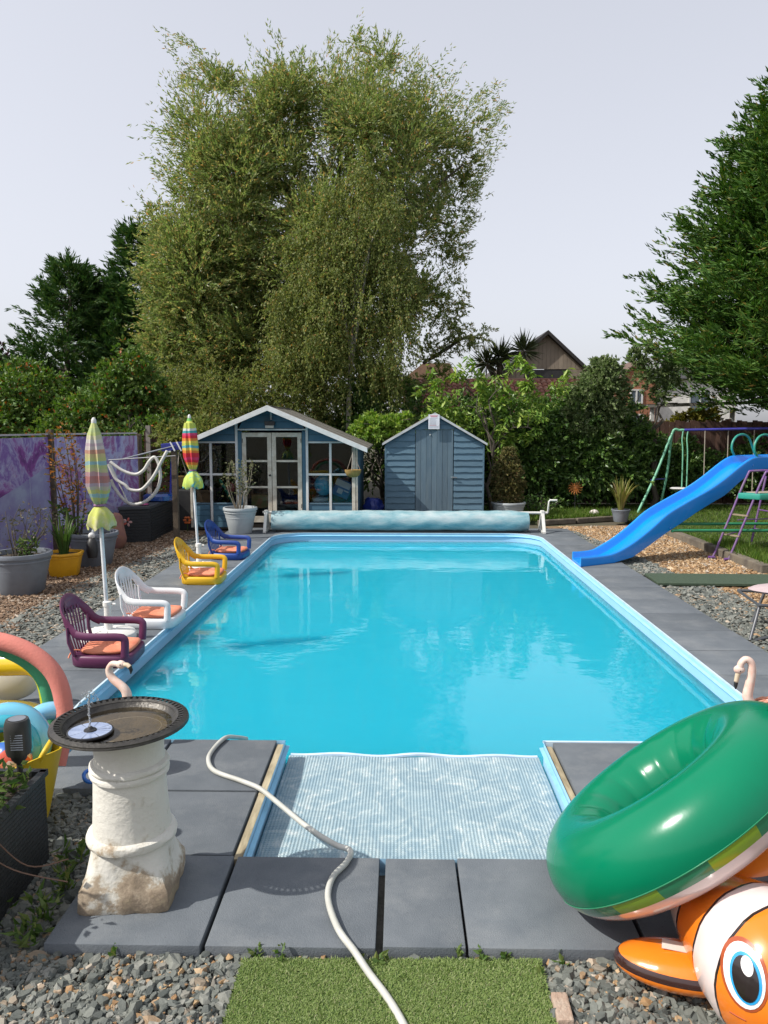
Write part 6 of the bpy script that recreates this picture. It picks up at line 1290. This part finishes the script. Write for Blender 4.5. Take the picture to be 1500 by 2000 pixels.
MB().bar((6.32,16.02,.40),(6.95,16.02,.40),.16,.025).build('seat', m_black, sg, bevel=.006)
sg = thing('rope_swing', (7.9,15.9,.3), 'swing seat on pale ropes behind the slide handles', 'swing')
for x in (7.35,7.85): MB().tube([(x,15.95,1.72),(x+.01,15.95,1.0),(x+.02,15.95,.42)], .010, 6).build('rope', rp_, sg)
MB().bar((7.3,15.95,.40),(7.95,15.95,.40),.16,.025).build('seat', m_black, sg, bevel=.006)

# ---- sun lounger at the right edge
lg = thing('sun_lounger', (3.6,6.45,0), 'folding sun lounger with a pink cushion cut by the right edge', 'sun lounger')
m_lf = pm('lounger_grey', (.10,.105,.115), None, rough=.4, metal=.3)
MB().tube([(3.02,6.42,-.04),(3.14,6.55,.20),(3.16,6.56,.25)], .014, 8).build('leg', m_lf, lg, smooth=True); MB().tube([(3.05,6.40,-.035),(3.5,6.62,.0),(3.7,6.7,.18)], .014, 8).build('leg', m_lf, lg, smooth=True); MB().tube([(3.3,7.0,-.04),(3.4,7.0,.25)], .014, 8).build('leg', m_lf, lg, smooth=True); MB().tube([(4.6,6.5,-.04),(4.55,6.5,.25)], .014, 8).build('leg', m_lf, lg, smooth=True)
MB().tube([(3.12,6.50,.25),(4.9,6.30,.26),(4.95,6.85,.26),(3.2,7.1,.25)], .015, 8, closed=True).build('frame', m_lf, lg, smooth=True)
b = MB(); b.ell((4.10,6.70,.33), .95,.30,.07,30,10,Matrix.Rotation(R(-6),4,'Z').to_euler()); b.build('cushion', pm('pink_cushion',(.44,.35,.36),(.38,.30,.31),scale=8,rough=.9,bump=.3), lg, smooth=True)

# ---- pots and plants
m_gpot = pm('grey_pot_plastic', (.17,.19,.22), (.14,.155,.18), scale=5, rough=.5, bump=.1); m_lpot = pm('light_grey_pot', (.42,.45,.46), (.36,.39,.40), scale=5, rough=.5, bump=.1)
m_compost = pm('compost', (.03,.022,.016), (.06,.045,.03), scale=30, rough=1, bump=.8)
def pot(x, y, z, rt, rb, h, mat, label, group=None, cat='pot', n=40, rfun=None):
    t = thing('plant_pot', (x,y,z), label, cat, group)
    MB().lathe([(rb*.96,0),(rb,.01),(rb+(rt*.93-rb)*.55,h*.5),(rt*.92,h*.80)], (x,y,z), n, rfun=rfun).build('wall', mat, t, smooth=35)
    MB().lathe([(rt*.92,h*.795),(rt*.95,h*.80),(rt*.95,h*.835),(rt*.93,h*.84),(rt*.95,h*.89)], (x,y,z), n, caps=False, rfun=rfun).build('moulding', mat, t, smooth=35)
    MB().lathe([(rt*.94,h*.885),(rt,h*.90),(rt*1.01,h*.95),(rt*.99,h),(rt*.90,h),(rt*.88,h*.94),(rt*.86,h*.6)], (x,y,z), n, caps=False, rfun=rfun).build('rim', mat, t, smooth=35)
    MB().lathe([(0,h*.90),(rt*.88,h*.88)], (x,y,z), n, caps=False).build('compost', m_compost, t); return t
def potplant(name, x, y, z, h, r_, label, mat, L, W, n, stems=6, cat='plant', tuft=False, mst=None, lean=(0,0), bare=.0):
    t = plant(name, (x,y,z), label, cat); b = MB(); Ps = []; Ds = []
    for k in range(stems):
        a = RNG.uniform(0,2*PI); rr = r_*RNG.uniform(.2,1); hh = h*RNG.uniform(.7,1.02); e = V(x+rr*math.cos(a)+lean[0], y+rr*math.sin(a)+lean[1], z+hh); s0 = V(x+.25*rr*math.cos(a), y+.25*rr*math.sin(a), z-.02); mid = (s0+e)/2+V(random.gauss(0,r_*.15),random.gauss(0,r_*.15),.05*h)
        pts = smoothpath([s0,mid,e],6); b.tube(pts, [max(.009*(1-i/len(pts)),.0025)*(1+h*.3) for i in range(len(pts))], 5)
        for i in range(int(n/stems)):
            u = RNG.uniform(bare,1.0); f = u*(len(pts)-1); i0 = min(int(f),len(pts)-2); p_ = pts[i0].lerp(pts[i0+1], f-i0); Ps.append((p_.x+RNG.normal(0,r_*.16),p_.y+RNG.normal(0,r_*.16),p_.z+RNG.normal(0,.02))); Ds.append((math.cos(a)*.5+RNG.normal(0,.7),math.sin(a)*.5+RNG.normal(0,.7),RNG.normal(.25,.5)))
    b.build('stem', mst or m_bark, t, smooth=True); leaves('foliage', np.array(Ps), np.array(Ds), RNG.uniform(L*.6,L*1.3,len(Ps)), W, mat, t, .12); return t
def grassplant(x, y, z, h, n, w, label, mat, spread=.45, name='grass_plant', cat='plant', me_part=True):
    t = plant(name, (x,y,z), label, cat); b = MB()
    for k in range(n):
        a = random.uniform(0,2*PI); hh = h*random.uniform(.55,1.0); o_ = spread*hh*random.uniform(.15,1.0); b0 = V(x+.05*math.cos(a),y+.05*math.sin(a),z); sd__ = V(-math.sin(a),math.cos(a),0)
        cv = [b0+V(math.cos(a)*o_*u**1.6,math.sin(a)*o_*u**1.6,hh*(u-.28*o_/hh*u**3*1.4)) for u in (0,.25,.5,.75,1)]; ws = [w*.7,w,w*.85,w*.55,.0008]
        vs_ = []
        for c_, ww in zip(cv,ws): vs_ += [c_-sd__*ww/2, c_+sd__*ww/2]
        b.add(vs_, [(2*i,2*i+1,2*i+3,2*i+2) for i in range(4)])
    b.build('blades', mat, t, smooth=True, fix=False); return t
lf_str = leafmat('strap_leaf', [(0,(.04,.09,.02)),(.6,(.08,.14,.03)),(1,(.14,.17,.05))], trans=.3)
lf_dry = leafmat('yellow_blade', [(0,(.12,.16,.03)),(.4,(.22,.22,.06)),(.75,(.32,.28,.10)),(1,(.36,.26,.14))], trans=.35)
lf_or = leafmat('orange_leaf', [(0,(.10,.085,.025)),(.35,(.20,.12,.03)),(.7,(.32,.13,.035)),(1,(.40,.17,.06))], trans=.35)
lf_dull = leafmat('dull_leaf', [(0,(.06,.065,.04)),(.5,(.10,.095,.06)),(1,(.16,.12,.09))], trans=.25); lf_sage = leafmat('sage_leaf', [(0,(.09,.105,.05)),(.5,(.15,.16,.08)),(1,(.24,.23,.11))], trans=.3)
pot(-4.22,8.25,-.06,.33,.23,.46,m_gpot,'large grey round pot at the left edge with a wiry plant')
potplant('wiry_plant',-4.25,8.25,.36,.62,.34,'straggly greyish plant in the grey pot at the left edge',lf_dull,.045,.022,260,9,lean=(.05,0)); potplant('low_herb',-4.12,8.2,.34,.22,.2,'low green herb at the front of the left grey pot',lf_str,.07,.03,120,5)
hexr = lambda a, i: 1/max(abs(math.cos((a+.3) % (PI/3)-PI/6)),.2)*.92
pot(-4.17,9.22,-.06,.235,.17,.30,pm('yellow_pot',(.66,.34,.012),(.58,.29,.01),scale=5,rough=.45),'yellow hexagonal pot between the two grey pots',n=36,rfun=hexr)
grassplant(-4.17,9.22,.2,.62,46,.028,'dark green strappy plant in the yellow pot',lf_str,.42,'strap_plant')
pot(-4.10,9.95,-.06,.33,.23,.45,m_gpot,'grey round pot behind the yellow pot with a tall shrub')
potplant('orange_shrub',-4.33,10.05,.36,1.45,.30,'tall thin shrub with orange tipped leaves in the second grey pot',lf_or,.07,.028,420,7,bare=.25); potplant('leafy_plant',-4.3,9.9,.36,.42,.22,'fresh green leafy plant low in the second grey pot',lf_str,.075,.04,110,5)
def birdorn(x, y, z, label, body, sc=1.0, beak=True):
    t = thing('bird_ornament', (x,y,z), label, 'ornament'); MB().lathe([(0,0),(.045*sc,.01),(.06*sc,.08*sc),(.05*sc,.16*sc),(.028*sc,.21*sc),(0,.22*sc)], (x,y,z), 16).build('body', body, t, smooth=True); MB().ell((x,y,z+.235*sc),.034*sc,.034*sc,.034*sc,14,10).build('head', m_white, t, smooth=True)
    if beak: MB().tube([(x-.02*sc,y,z+.235*sc),(x-.11*sc,y-.01,z+.245*sc)], [.010*sc,.002], 6).build('beak', m_gpot, t)
    else: MB().tube([(x+.02*sc,y-.02,z+.23*sc),(x+.045*sc,y-.05,z+.222*sc)], [.009*sc,.002], 6).build('beak', m_black, t)
birdorn(-3.95,9.55,.10,'small bird ornament with white head and long beak by the yellow pot',m_black,1.25); birdorn(-3.98,9.72,.26,'grey bird ornament with a white cap at the second grey pot rim',m_gpot,.95,False)
pot(-2.68,12.62,0,.285,.19,.435,m_lpot,'pale grey pot standing in front of the summerhouse')
potplant('potted_shrub',-2.70,12.62,.40,.84,.27,'sparse bushy shrub in the pale pot before the summerhouse',lf_sage,.05,.032,330,9,bare=.3,mst=pm('pale_stem',(.26,.22,.16)))
pot(2.08,14.45,-.02,.33,.24,.37,m_lpot,'pale grey pot standing right of the blue shed')
bush('round_shrub', [(1.80,.30),(1.76,.75),(1.85,1.15),(2.0,1.36),(2.2,1.30),(2.32,.95),(2.36,.6),(2.28,.3)], 14.45, .26, 60, (.12,.2), 24, 12, .05, .032, leafmat('bronze_leaf',[(0,(.08,.09,.03)),(.45,(.15,.15,.055)),(.8,(.24,.21,.08)),(1,(.22,.12,.07))]), 'bronze green rounded shrub in the pot right of the shed', trunk=False)
pot(4.19,14.35,-.01,.175,.125,.235,m_gpot,'small dark grey pot on the lawn edge with yellow grass')
grassplant(4.19,14.35,.2,.78,60,.032,'arching yellow green ornamental grass in the small pot',lf_dry,.62)
potplant('dark_herbs',2.75,15.2,-.02,.45,.55,'low dark bushy herbs left of the orange sun ornament',lf_hedge,.08,.035,420,14)
for hb, (x, y, z, lab) in enumerate(((-.80,12.99,.985,'round coir hanging basket under the right eave of the summerhouse'),(-3.79,12.99,.86,'pointed coir hanging basket under the left eave of the summerhouse'))):
    t = thing('hanging_basket', (x,y,z), lab, 'hanging basket'); mt = pm('coir',(.36,.22,.06),(.26,.16,.05),scale=30,rough=.95,bump=.6)
    if hb == 0: MB().lathe([(0,-.072),(.06,-.066),(.11,-.035),(.138,.02),(.145,.06),(.125,.06),(.11,.02),(0,.0)], (x,y,z), 24).build('bowl', mt, t, smooth=40)
    else: MB().lathe([(0,-.14),(.03,-.10),(.09,.02),(.12,.07),(.10,.07),(0,.0)], (x,y,z), 24).build('bowl', mt, t, smooth=40)
    for k in range(3): a = k*2.1+.4; MB().tube([(x+.13*math.cos(a),y+.13*math.sin(a),z+.06),(x,y,z+.36 if hb == 0 else z+.50)], .006, 5).build('hanger', rp_, t)
    MB().tube([(x,y,z+.36 if hb == 0 else z+.50),(x,y,1.46 if hb == 0 else 1.44)], .005, 5).build('hook', m_black, t)
# sun ornament
so = thing('sun_ornament', (3.66,15.8,0), 'rusty orange metal sun ornament on a stake before the hedge', 'garden ornament'); m_rust = pm('rusty_orange', (.50,.19,.04), (.36,.12,.035), scale=16, rough=.6)
MB().lathe([(.0,-.01),(.05,-.008),(.06,0),(.05,.008),(0,.012)], (3.66,15.8,.51), 18, axis=(0,-1,0)).build('disc', m_rust, so, smooth=40)
for k in range(14):
    a = 2*PI*k/14; b = MB(); b.tube(smoothpath([V(3.66+r_*math.cos(a+ph),15.8+.01*math.sin(k),.51+r_*math.sin(a+ph)) for r_, ph in ((.05,0),(.085,.12),(.12,-.02),(.155,.18))],3), [.013,.013,.013,.012,.012,.011,.010,.008,.006,.002][:10], 5); b.build('ray', m_rust, so, smooth=True)
MB().tube([(3.66,15.81,-.02),(3.66,15.81,.46)], .008, 6).build('stake', m_black, so)
solo(MB().ell((3.86,15.0,.06),.11,.09,.09,8,5).build('white_stone', pm('white_stone',(.62,.56,.52),(.5,.45,.42),scale=9,rough=.9,bump=.5)), 'pale stone on the grass right of the sun ornament', 'stone')
solo(MB().ell((2.66,14.9,.02),.05,.05,.05,8,5).build('white_pebble', m_white), 'small white stone on the grass left of the sun ornament', 'stone')
# blue bags between the sheds
for x, y, r_, lab in ((-.52,14.0,.16,'crumpled dark blue bag lying between summerhouse and shed'),(-.42,14.15,.13,'smaller dark blue bag beside the shed corner')):
    b = MB(); b.ell((x,y,.28),r_,r_*.8,r_*1.25,16,10); b.v = [(p_[0]+.02*math.sin(p_[2]*40+p_[1]*30),p_[1]+.02*math.sin(p_[0]*50),p_[2]+.015*math.sin(p_[0]*40)) for p_ in b.v]; solo(b.build('blue_bag', pm('blue_tarp',(.012,.025,.18),None,rough=.4), smooth=40), lab, 'bag')
solo(MB().box(-.66,-.30,13.85,14.3,0,.14).build('black_crate', m_black, bevel=.01), 'low black crate under the blue bags', 'crate')

# ---- storage boxes, hoses on their bracket
m_ratt = pm('charcoal_rattan', (.014,.016,.018), (.022,.025,.028), scale=30, rough=.55, bump=.4, bscale=90)
sb = thing('storage_box', (-4.15,12.45,-.06), 'charcoal rattan storage box under the hanging pool hoses', 'storage box')
A0, A1, B0, B1 = V(-4.42,11.78,0), V(-3.97,11.92,0), V(-4.50,13.2,0), V(-4.03,13.3,0)
b = MB(); b.add([A0+V(0,0,-.06),A1+V(0,0,-.06),B1+V(0,0,-.06),B0+V(0,0,-.06),A0+V(0,0,.47),A1+V(0,0,.47),B1+V(0,0,.47),B0+V(0,0,.47)],[(3,2,1,0),(4,5,6,7),(0,1,5,4),(1,2,6,5),(2,3,7,6),(3,0,4,7)]); b.build('core', m_ratt, sb)
for k in range(11):
    z = -.045+k*.046
    for P_, Q_ in ((A0,A1),(A1,B1)): d_ = (Q_-P_).normalized(); nn = V(d_.y,-d_.x,0); MB().bar(P_+d_*.01+nn*.006+V(0,0,z+.02),Q_-d_*.01+nn*.006+V(0,0,z+.02),.014,.036).build('slat', m_ratt, sb, bevel=.004)
cc = (A0+A1+B0+B1)/4; b = MB(); b.prism([((p_-cc)*1.04+cc)[:2] for p_ in (A0,A1,B1,B0)], .475, .525); b.build('lid', pm('charcoal_lid',(.05,.055,.062),None,rough=.5), sb, bevel=.008)
solo(MB().lathe([(.20,0),(.24,.02),(.24,.09),(.20,.13),(0,.135)], (-4.08,12.75,.526), 24, sx=1.15).build('blue_float', vinyl('deep_blue_vinyl',(.01,.06,.26)), smooth=40), 'deep blue folded float on the storage box lid', 'float')
solo(MB().ell((-4.12,12.05,.54),.09,.07,.022,14,8).build('pink_ring', vinyl('pink_vinyl',(.42,.04,.20)), smooth=True), 'flat pink toy on the front of the storage box lid', 'toy')
solo(MB().box(-4.0,-3.62,13.36,13.7,-.06,.66).build('black_bin', m_black, bevel=.02), 'black bin between the storage box and the summerhouse', 'bin')
solo(MB().bar((-3.98,13.1,.56),(-3.93,13.1,1.28),.10,.06).build('blue_board', vinyl('navy_vinyl',(.01,.015,.14)), bevel=.02), 'narrow dark blue board standing behind the hoses', 'board')
m_phose = pm('pool_hose_white', (.58,.57,.53), (.50,.49,.45), scale=20, rough=.5)
def ribbed(pts, r_, label):
    p_ = smoothpath(pts, 14); o = MB().tube(p_, [r_*(1+.09*(i % 2)) for i in range(len(p_))], 10).build('pool_hose', m_phose, smooth=True); return tag(o, label, 'hose', 'corrugated pool hoses hung by the mural')
ribbed([(-4.40,11.45,1.25),(-4.22,11.45,1.12),(-4.03,11.45,1.06),(-3.90,11.45,1.12),(-3.80,11.45,1.26),(-3.72,11.45,1.32),(-3.66,11.45,1.22),(-3.64,11.45,1.02),(-3.70,11.45,.82),(-3.86,11.45,.66),(-4.05,11.45,.60),(-4.20,11.45,.66),(-4.34,11.45,.84),(-4.40,11.45,.98)], .024, 'white corrugated hose hanging in the longest loop by the mural')
ribbed([(-4.40,11.38,1.22),(-4.30,11.38,1.0),(-4.16,11.38,.90),(-4.08,11.38,.83),(-3.92,11.38,.83),(-3.78,11.38,.96),(-3.68,11.38,1.10),(-3.60,11.38,1.25),(-3.50,11.38,1.42)], .024, 'white corrugated hose looping up to the blue bracket')
tp_ = thing('telescopic_pole', (-3.9,11.5,1.3), 'thin grey telescopic pool pole resting across the hoses', 'pole'); MB().tube([(-4.45,11.52,1.275),(-3.42,11.52,1.34)], .010, 8).build('tube', m_metal, tp_); 
tp_ = thing('telescopic_pole', (-3.9,11.6,1.35), 'darker pool pole slanting up to the blue bracket', 'pole'); MB().tube([(-4.25,11.6,1.29),(-3.45,11.6,1.49)], .012, 8).build('tube', m_gpot, tp_)
MB().tube([(-4.38,11.42,1.2),(-4.14,11.42,.62)], .012, 8).build('tube', m_phose, tp_)
hb_ = thing('hose_bracket', (-3.42,11.6,1.45), 'blue and white striped bracket holding the pool hoses', 'bracket'); m_navy = pm('bracket_navy', (.02,.03,.22), None, rough=.4)
MB().bar((-3.66,11.62,1.46),(-3.28,11.62,1.50),.05,.12).build('plate', m_navy, hb_, bevel=.01)
for x in (-3.48,-3.38,-3.29): MB().bar((x-.03,11.57,1.55),(x+.04,11.57,1.41),.02,.022).build('white_hook', m_white, hb_, bevel=.004)
MB().box(-3.52,-3.44,11.62,11.70,-.06,1.5).build('post', m_postw, hb_)
b = MB(); b.ell((-4.30,11.25,.20),.17,.14,.30,14,10); b.v = [(p_[0]+.025*math.sin(p_[2]*13+p_[1]*9),p_[1]+.02*math.sin(p_[0]*19),p_[2]) for p_ in b.v]; solo(b.build('sandstone_boulder', pm('sandstone',(.30,.15,.10),(.22,.10,.10),scale=6,rough=.9,bump=.5), smooth=40), 'reddish sandstone boulder at the mural foot by the storage box', 'boulder')
t = thing('flower_spinner', (-4.25,11.6,.35), 'small red and white flower spinner in front of the storage box', 'garden ornament'); MB().tube([(-4.42,11.6,.30),(-4.25,11.6,.31)], .006, 5).build('stem', m_white, t)
for k in range(5): a = 2*PI*k/5; MB().ell((-4.22+.045*math.cos(a),11.58,.31+.045*math.sin(a)),.03,.006,.018,8,6,Matrix.Rotation(-a,4,'Y').to_euler()).build('petal', pm('petal_red',(.45,.10,.07)) if k % 2 else pm('petal_pink',(.6,.35,.32)), t)
t = thing('orange_flower', (-3.70,13.1,.05), 'small orange flower beside the summerhouse left corner', 'flower'); MB().tube([(-3.72,13.12,-.05),(-3.72,13.12,.14)], .006, 5).build('stem', lf_str, t)
for k in range(6): a = k*1.05; MB().ell((-3.72+.045*math.cos(a),13.11,.15+.05*math.sin(a)),.035,.02,.022,8,6).build('petal', pm('petal_orange',(.62,.14,.03)), t)

# ---- toys and trug at the left edge
tr_ = thing('toy_trug', (-1.80,3.30,-.055), 'yellow flexible trug full of swimming toys', 'trug'); m_trug = pm('trug_yellow', (.62,.42,.012), (.54,.37,.012), scale=4, rough=.45, bump=.1)
n = 48; vs_ = []
for r_, z in ((.150,0),(.165,.05),(.19,.16),(.218,.28),(.232,.335),(.236,.345),(.229,.345),(.21,.28),(.155,.05)):
    for j in range(n):
        a = 2*PI*j/n; dip = .045*(z > .25)*(abs(math.cos(a+.5))**3)*(z/.345); vs_.append((-1.80+r_*math.cos(a),3.30+r_*math.sin(a),-.055+z+dip))
MB().add(vs_, [(i*n+j,i*n+(j+1)%n,(i+1)*n+(j+1)%n,(i+1)*n+j) for i in range(8) for j in range(n)]+[tuple(range(n-1,-1,-1)), tuple(8*n+j for j in range(n))]).build('bucket', m_trug, tr_, smooth=40)
MB().tube(smoothpath([(-1.61,3.20,.30),(-1.58,3.22,.36),(-1.59,3.33,.37),(-1.60,3.40,.31)],5), .012, 8).build('handle', m_trug, tr_, smooth=True)
vb = vinyl('pale_blue_vinyl', (.16,.50,.68)); vt = vinyl('teal_vinyl', (.03,.34,.44))
rg = thing('swim_ring', (-1.83,3.42,.33), 'pale blue and teal swim ring standing in the trug', 'swim ring'); MB().torus((-1.85,3.40,.30),(.25,-.93,.25),.145,.052,48,16).build('tube', vb, rg, smooth=True); MB().torus((-1.845,3.355,.29),(.25,-.93,.25),.125,.042,48,14).build('inner_tube', vt, rg, smooth=True)
rg = thing('swim_ring', (-1.70,3.52,.36), 'light blue swim ring tucked behind the one in the trug', 'swim ring'); MB().torus((-1.72,3.56,.30),(.5,-.85,.2),.10,.045,40,14).build('tube', vinyl('sky_vinyl',(.22,.55,.78)), rg, smooth=True)
m_ball, nt, pb, out = newmat('printed_ball'); tc = N(nt,'ShaderNodeTexCoord'); vo = N(nt,'ShaderNodeTexVoronoi', Scale=13.0); nt.links.new(tc.outputs['Object'], vo.inputs['Vector']); sp_ = N(nt,'ShaderNodeSeparateXYZ'); nt.links.new(vo.outputs['Color'], sp_.inputs[0])
rp = ramp(nt, [(0,(.55,.09,.05)),(.3,(.60,.20,.12)),(.45,(.03,.12,.40)),(.62,(.55,.12,.06)),(.75,(.62,.45,.30)),(.85,(.30,.42,.12)),(.93,(.66,.52,.46))], 'CONSTANT'); nt.links.new(sp_.outputs[0], rp.inputs[0]); nt.links.new(rp.outputs[0], pb.inputs['Base Color']); pb.inputs['Roughness'].default_value = .25
solo(MB().ell((-1.775,3.27,.275),.098,.085,.10,24,16).build('printed_ball', m_ball, smooth=True), 'red and blue patterned ball in the middle of the trug', 'ball')
solo(MB().ell((-1.93,3.30,.28),.07,.05,.075,18,12).build('purple_ball', vinyl('violet_vinyl',(.06,.02,.25)), smooth=True), 'dark violet ball in the trug at the left edge', 'ball')
def foam(pts, r_, mat, label, nm='foam_noodle', k=8): o = MB().tube(smoothpath(pts,k), r_, 16).build(nm, mat, smooth=60); return tag(o, label, 'pool noodle', 'pool noodles in the trug')
foam([(-2.75,3.62,-.02),(-2.72,3.62,.30),(-2.55,3.62,.62),(-2.26,3.62,.75),(-1.93,3.62,.725),(-1.72,3.61,.59),(-1.655,3.58,.37),(-1.66,3.48,.16)], .043, pm('pink_foam',(.62,.20,.16),(.56,.19,.15),scale=18,rough=.85,bump=.25,bscale=120), 'salmon pink foam noodle arching over the trug')
foam([(-2.62,3.70,-.02),(-2.58,3.70,.30),(-2.45,3.70,.57),(-2.25,3.70,.685),(-1.99,3.70,.655),(-1.82,3.69,.53),(-1.765,3.66,.32),(-1.74,3.55,.16)], .030, pm('green_foam',(.06,.30,.14),None,rough=.85,bump=.25,bscale=120), 'green foam noodle inside the pink arch')
ys_ = thing('yellow_inflatable', (-2.35,4.3,.1), 'yellow and lime inflatable frame behind the noodles at left', 'inflatable toy'); vy = vinyl('yellow_vinyl',(.74,.52,.02)); vl = vinyl('lime_vinyl',(.48,.58,.02))
MB().tube(smoothpath([(-2.85,4.35,.39),(-2.6,4.33,.395),(-2.35,4.31,.40),(-2.17,4.29,.41),(-2.09,4.27,.385)],6), .074, 16).build('top_tube', vy, ys_, smooth=60); MB().tube(smoothpath([(-2.10,4.26,.395),(-2.055,4.25,.32),(-2.03,4.24,.20),(-2.02,4.23,.06)],6), .064, 16).build('side_tube', vl, ys_, smooth=60)
MB().torus((-2.42,4.12,.075),(0,.1,1),.33,.078,60,16).build('base_ring', vy, ys_, smooth=True); MB().ell((-2.28,4.02,.16),.12,.10,.09,20,12).build('cushion', vinyl('printed_yellow',(.66,.45,.05)), ys_, smooth=True)
m_spot, nt, pb, out = newmat('spotted_vinyl'); tc = N(nt,'ShaderNodeTexCoord'); vo = N(nt,'ShaderNodeTexVoronoi', Scale=11.0); nt.links.new(tc.outputs['Object'], vo.inputs['Vector']); rp = ramp(nt, [(.0,(.02,.02,.02)),(.22,(.62,.60,.55))], 'CONSTANT'); nt.links.new(vo.outputs['Distance'], rp.inputs[0]); nt.links.new(rp.outputs[0], pb.inputs['Base Color']); pb.inputs['Roughness'].default_value = .25
sp2 = solo(MB().ell((-2.52,4.66,.19),.22,.09,.15,24,16).build('spotted_inflatable', m_spot, smooth=True), 'white inflatable with black spots behind the yellow frame', 'inflatable toy')
hd_ = thing('blue_scoop', (-1.48,3.62,.06), 'bright blue plastic handle lying behind the trug', 'toy'); vbl = vinyl('bright_blue',(.01,.16,.62)); MB().torus((-1.55,3.60,.05),(.5,-.4,.7),.032,.010,24,8).build('grip', vbl, hd_, smooth=True); MB().tube([(-1.53,3.55,.10),(-1.42,3.66,.13)], .012, 8).build('shaft', vbl, hd_, smooth=True); MB().tube([(-1.52,3.56,.06),(-1.41,3.68,.09)], .012, 8).build('shaft', vbl, hd_, smooth=True)
# rattan planter, solar torch
pl = thing('rattan_planter', (-1.75,2.85,-.055), 'black rattan trough planter at the left edge', 'planter')
p0, p1, ph = V(-1.475,3.02,0), V(-1.47,2.25,0), .355
dv = (p1-p0).normalized(); nv = V(1,0,0); core = [(-2.1,3.0),(-1.50,3.0),(-1.49,2.2),(-2.1,2.2)]
MB().prism(core, -.055, ph-.03).build('core', pm('planter_black',(.012,.013,.014)), pl)
for k in range(22):
    z = -.05+k*.0185
    MB().bar((-1.497,3.01,z+.009),(-1.487,2.2,z+.009),.014,.0165).build('weave_band', m_ratt, pl); MB().bar((-2.1,3.008,z+.009),(-1.49,3.008,z+.009),.014,.0165).build('weave_band', m_ratt, pl)
MB().prism([(-2.1,2.995),(-1.50,2.995),(-1.49,2.2),(-2.1,2.2)], ph-.03, ph-.018).build('soil', m_compost, pl)
MB().bar((-1.492,3.015,ph-.005),(-1.482,2.2,ph-.005),.03,.022).build('rim_band', m_ratt, pl); MB().bar((-2.1,3.01,ph-.005),(-1.48,3.01,ph-.005),.03,.022).build('rim_band', m_ratt, pl)
t = plant('trailing_plant', (-1.65,2.8,ph), 'green trailing plant spilling over the rattan planter', 'plant')
P2 = np.stack([RNG.uniform(-1.85,-1.475,520),RNG.uniform(2.35,2.90,520),RNG.uniform(ph-.02,ph+.10,520)],1); leaves('foliage', P2, RNG.normal(0,1,P2.shape)+np.array([.3,0,.3]), RNG.uniform(.03,.065,520), .022, leafmat('trail_leaf',[(0,(.04,.085,.02)),(.6,(.08,.13,.03)),(1,(.15,.18,.06))]), t, .15)
b = MB(); b.tube(smoothpath([(-1.66,2.7,ph+.02),(-1.52,2.62,ph-.05),(-1.40,2.66,.15),(-1.28,2.74,.13)],6), .0028, 5); b.tube(smoothpath([(-1.7,2.62,ph),(-1.53,2.55,ph-.06),(-1.42,2.60,.17),(-1.24,2.64,.10)],6), .0028, 5); b.build('runner', pm('red_stem',(.16,.09,.06)), t, smooth=True)
grassplant(-1.72,2.55,ph-.03,.34,9,.022,'pale strappy leaves sticking out of the rattan planter',leafmat('pale_strap',[(0,(.16,.18,.06)),(1,(.36,.34,.14))]),.95,'strap_plant')
to = thing('solar_torch', (-1.60,3.0,.18), 'black solar torch light on a stake in the planter', 'garden light')
MB().tube([(-1.572,2.97,.25),(-1.572,2.97,.42)], .012, 10).build('stake', m_black, to, smooth=True)
MB().lathe([(.018,.415),(.030,.43),(.033,.45)], (-1.572,2.97,0), 20).build('cup', m_black, to, smooth=40); MB().lathe([(.046,.452),(.050,.47),(.052,.56),(.049,.585),(.044,.60),(0,.602)], (-1.572,2.97,0), 24).build('head', pm('torch_black',(.028,.028,.026),None,rough=.4), to, smooth=40)
MB().lathe([(0,.603),(.034,.6025)], (-1.572,2.97,0), 20, caps=False).build('solar_panel', m_gpot, to)
for k in range(7): MB().bar((-1.556-.022,2.9205,.488+k*.010),(-1.552+.022,2.9245,.488+k*.010),.004,.0035).build('vent_bar', m_gpot, to)
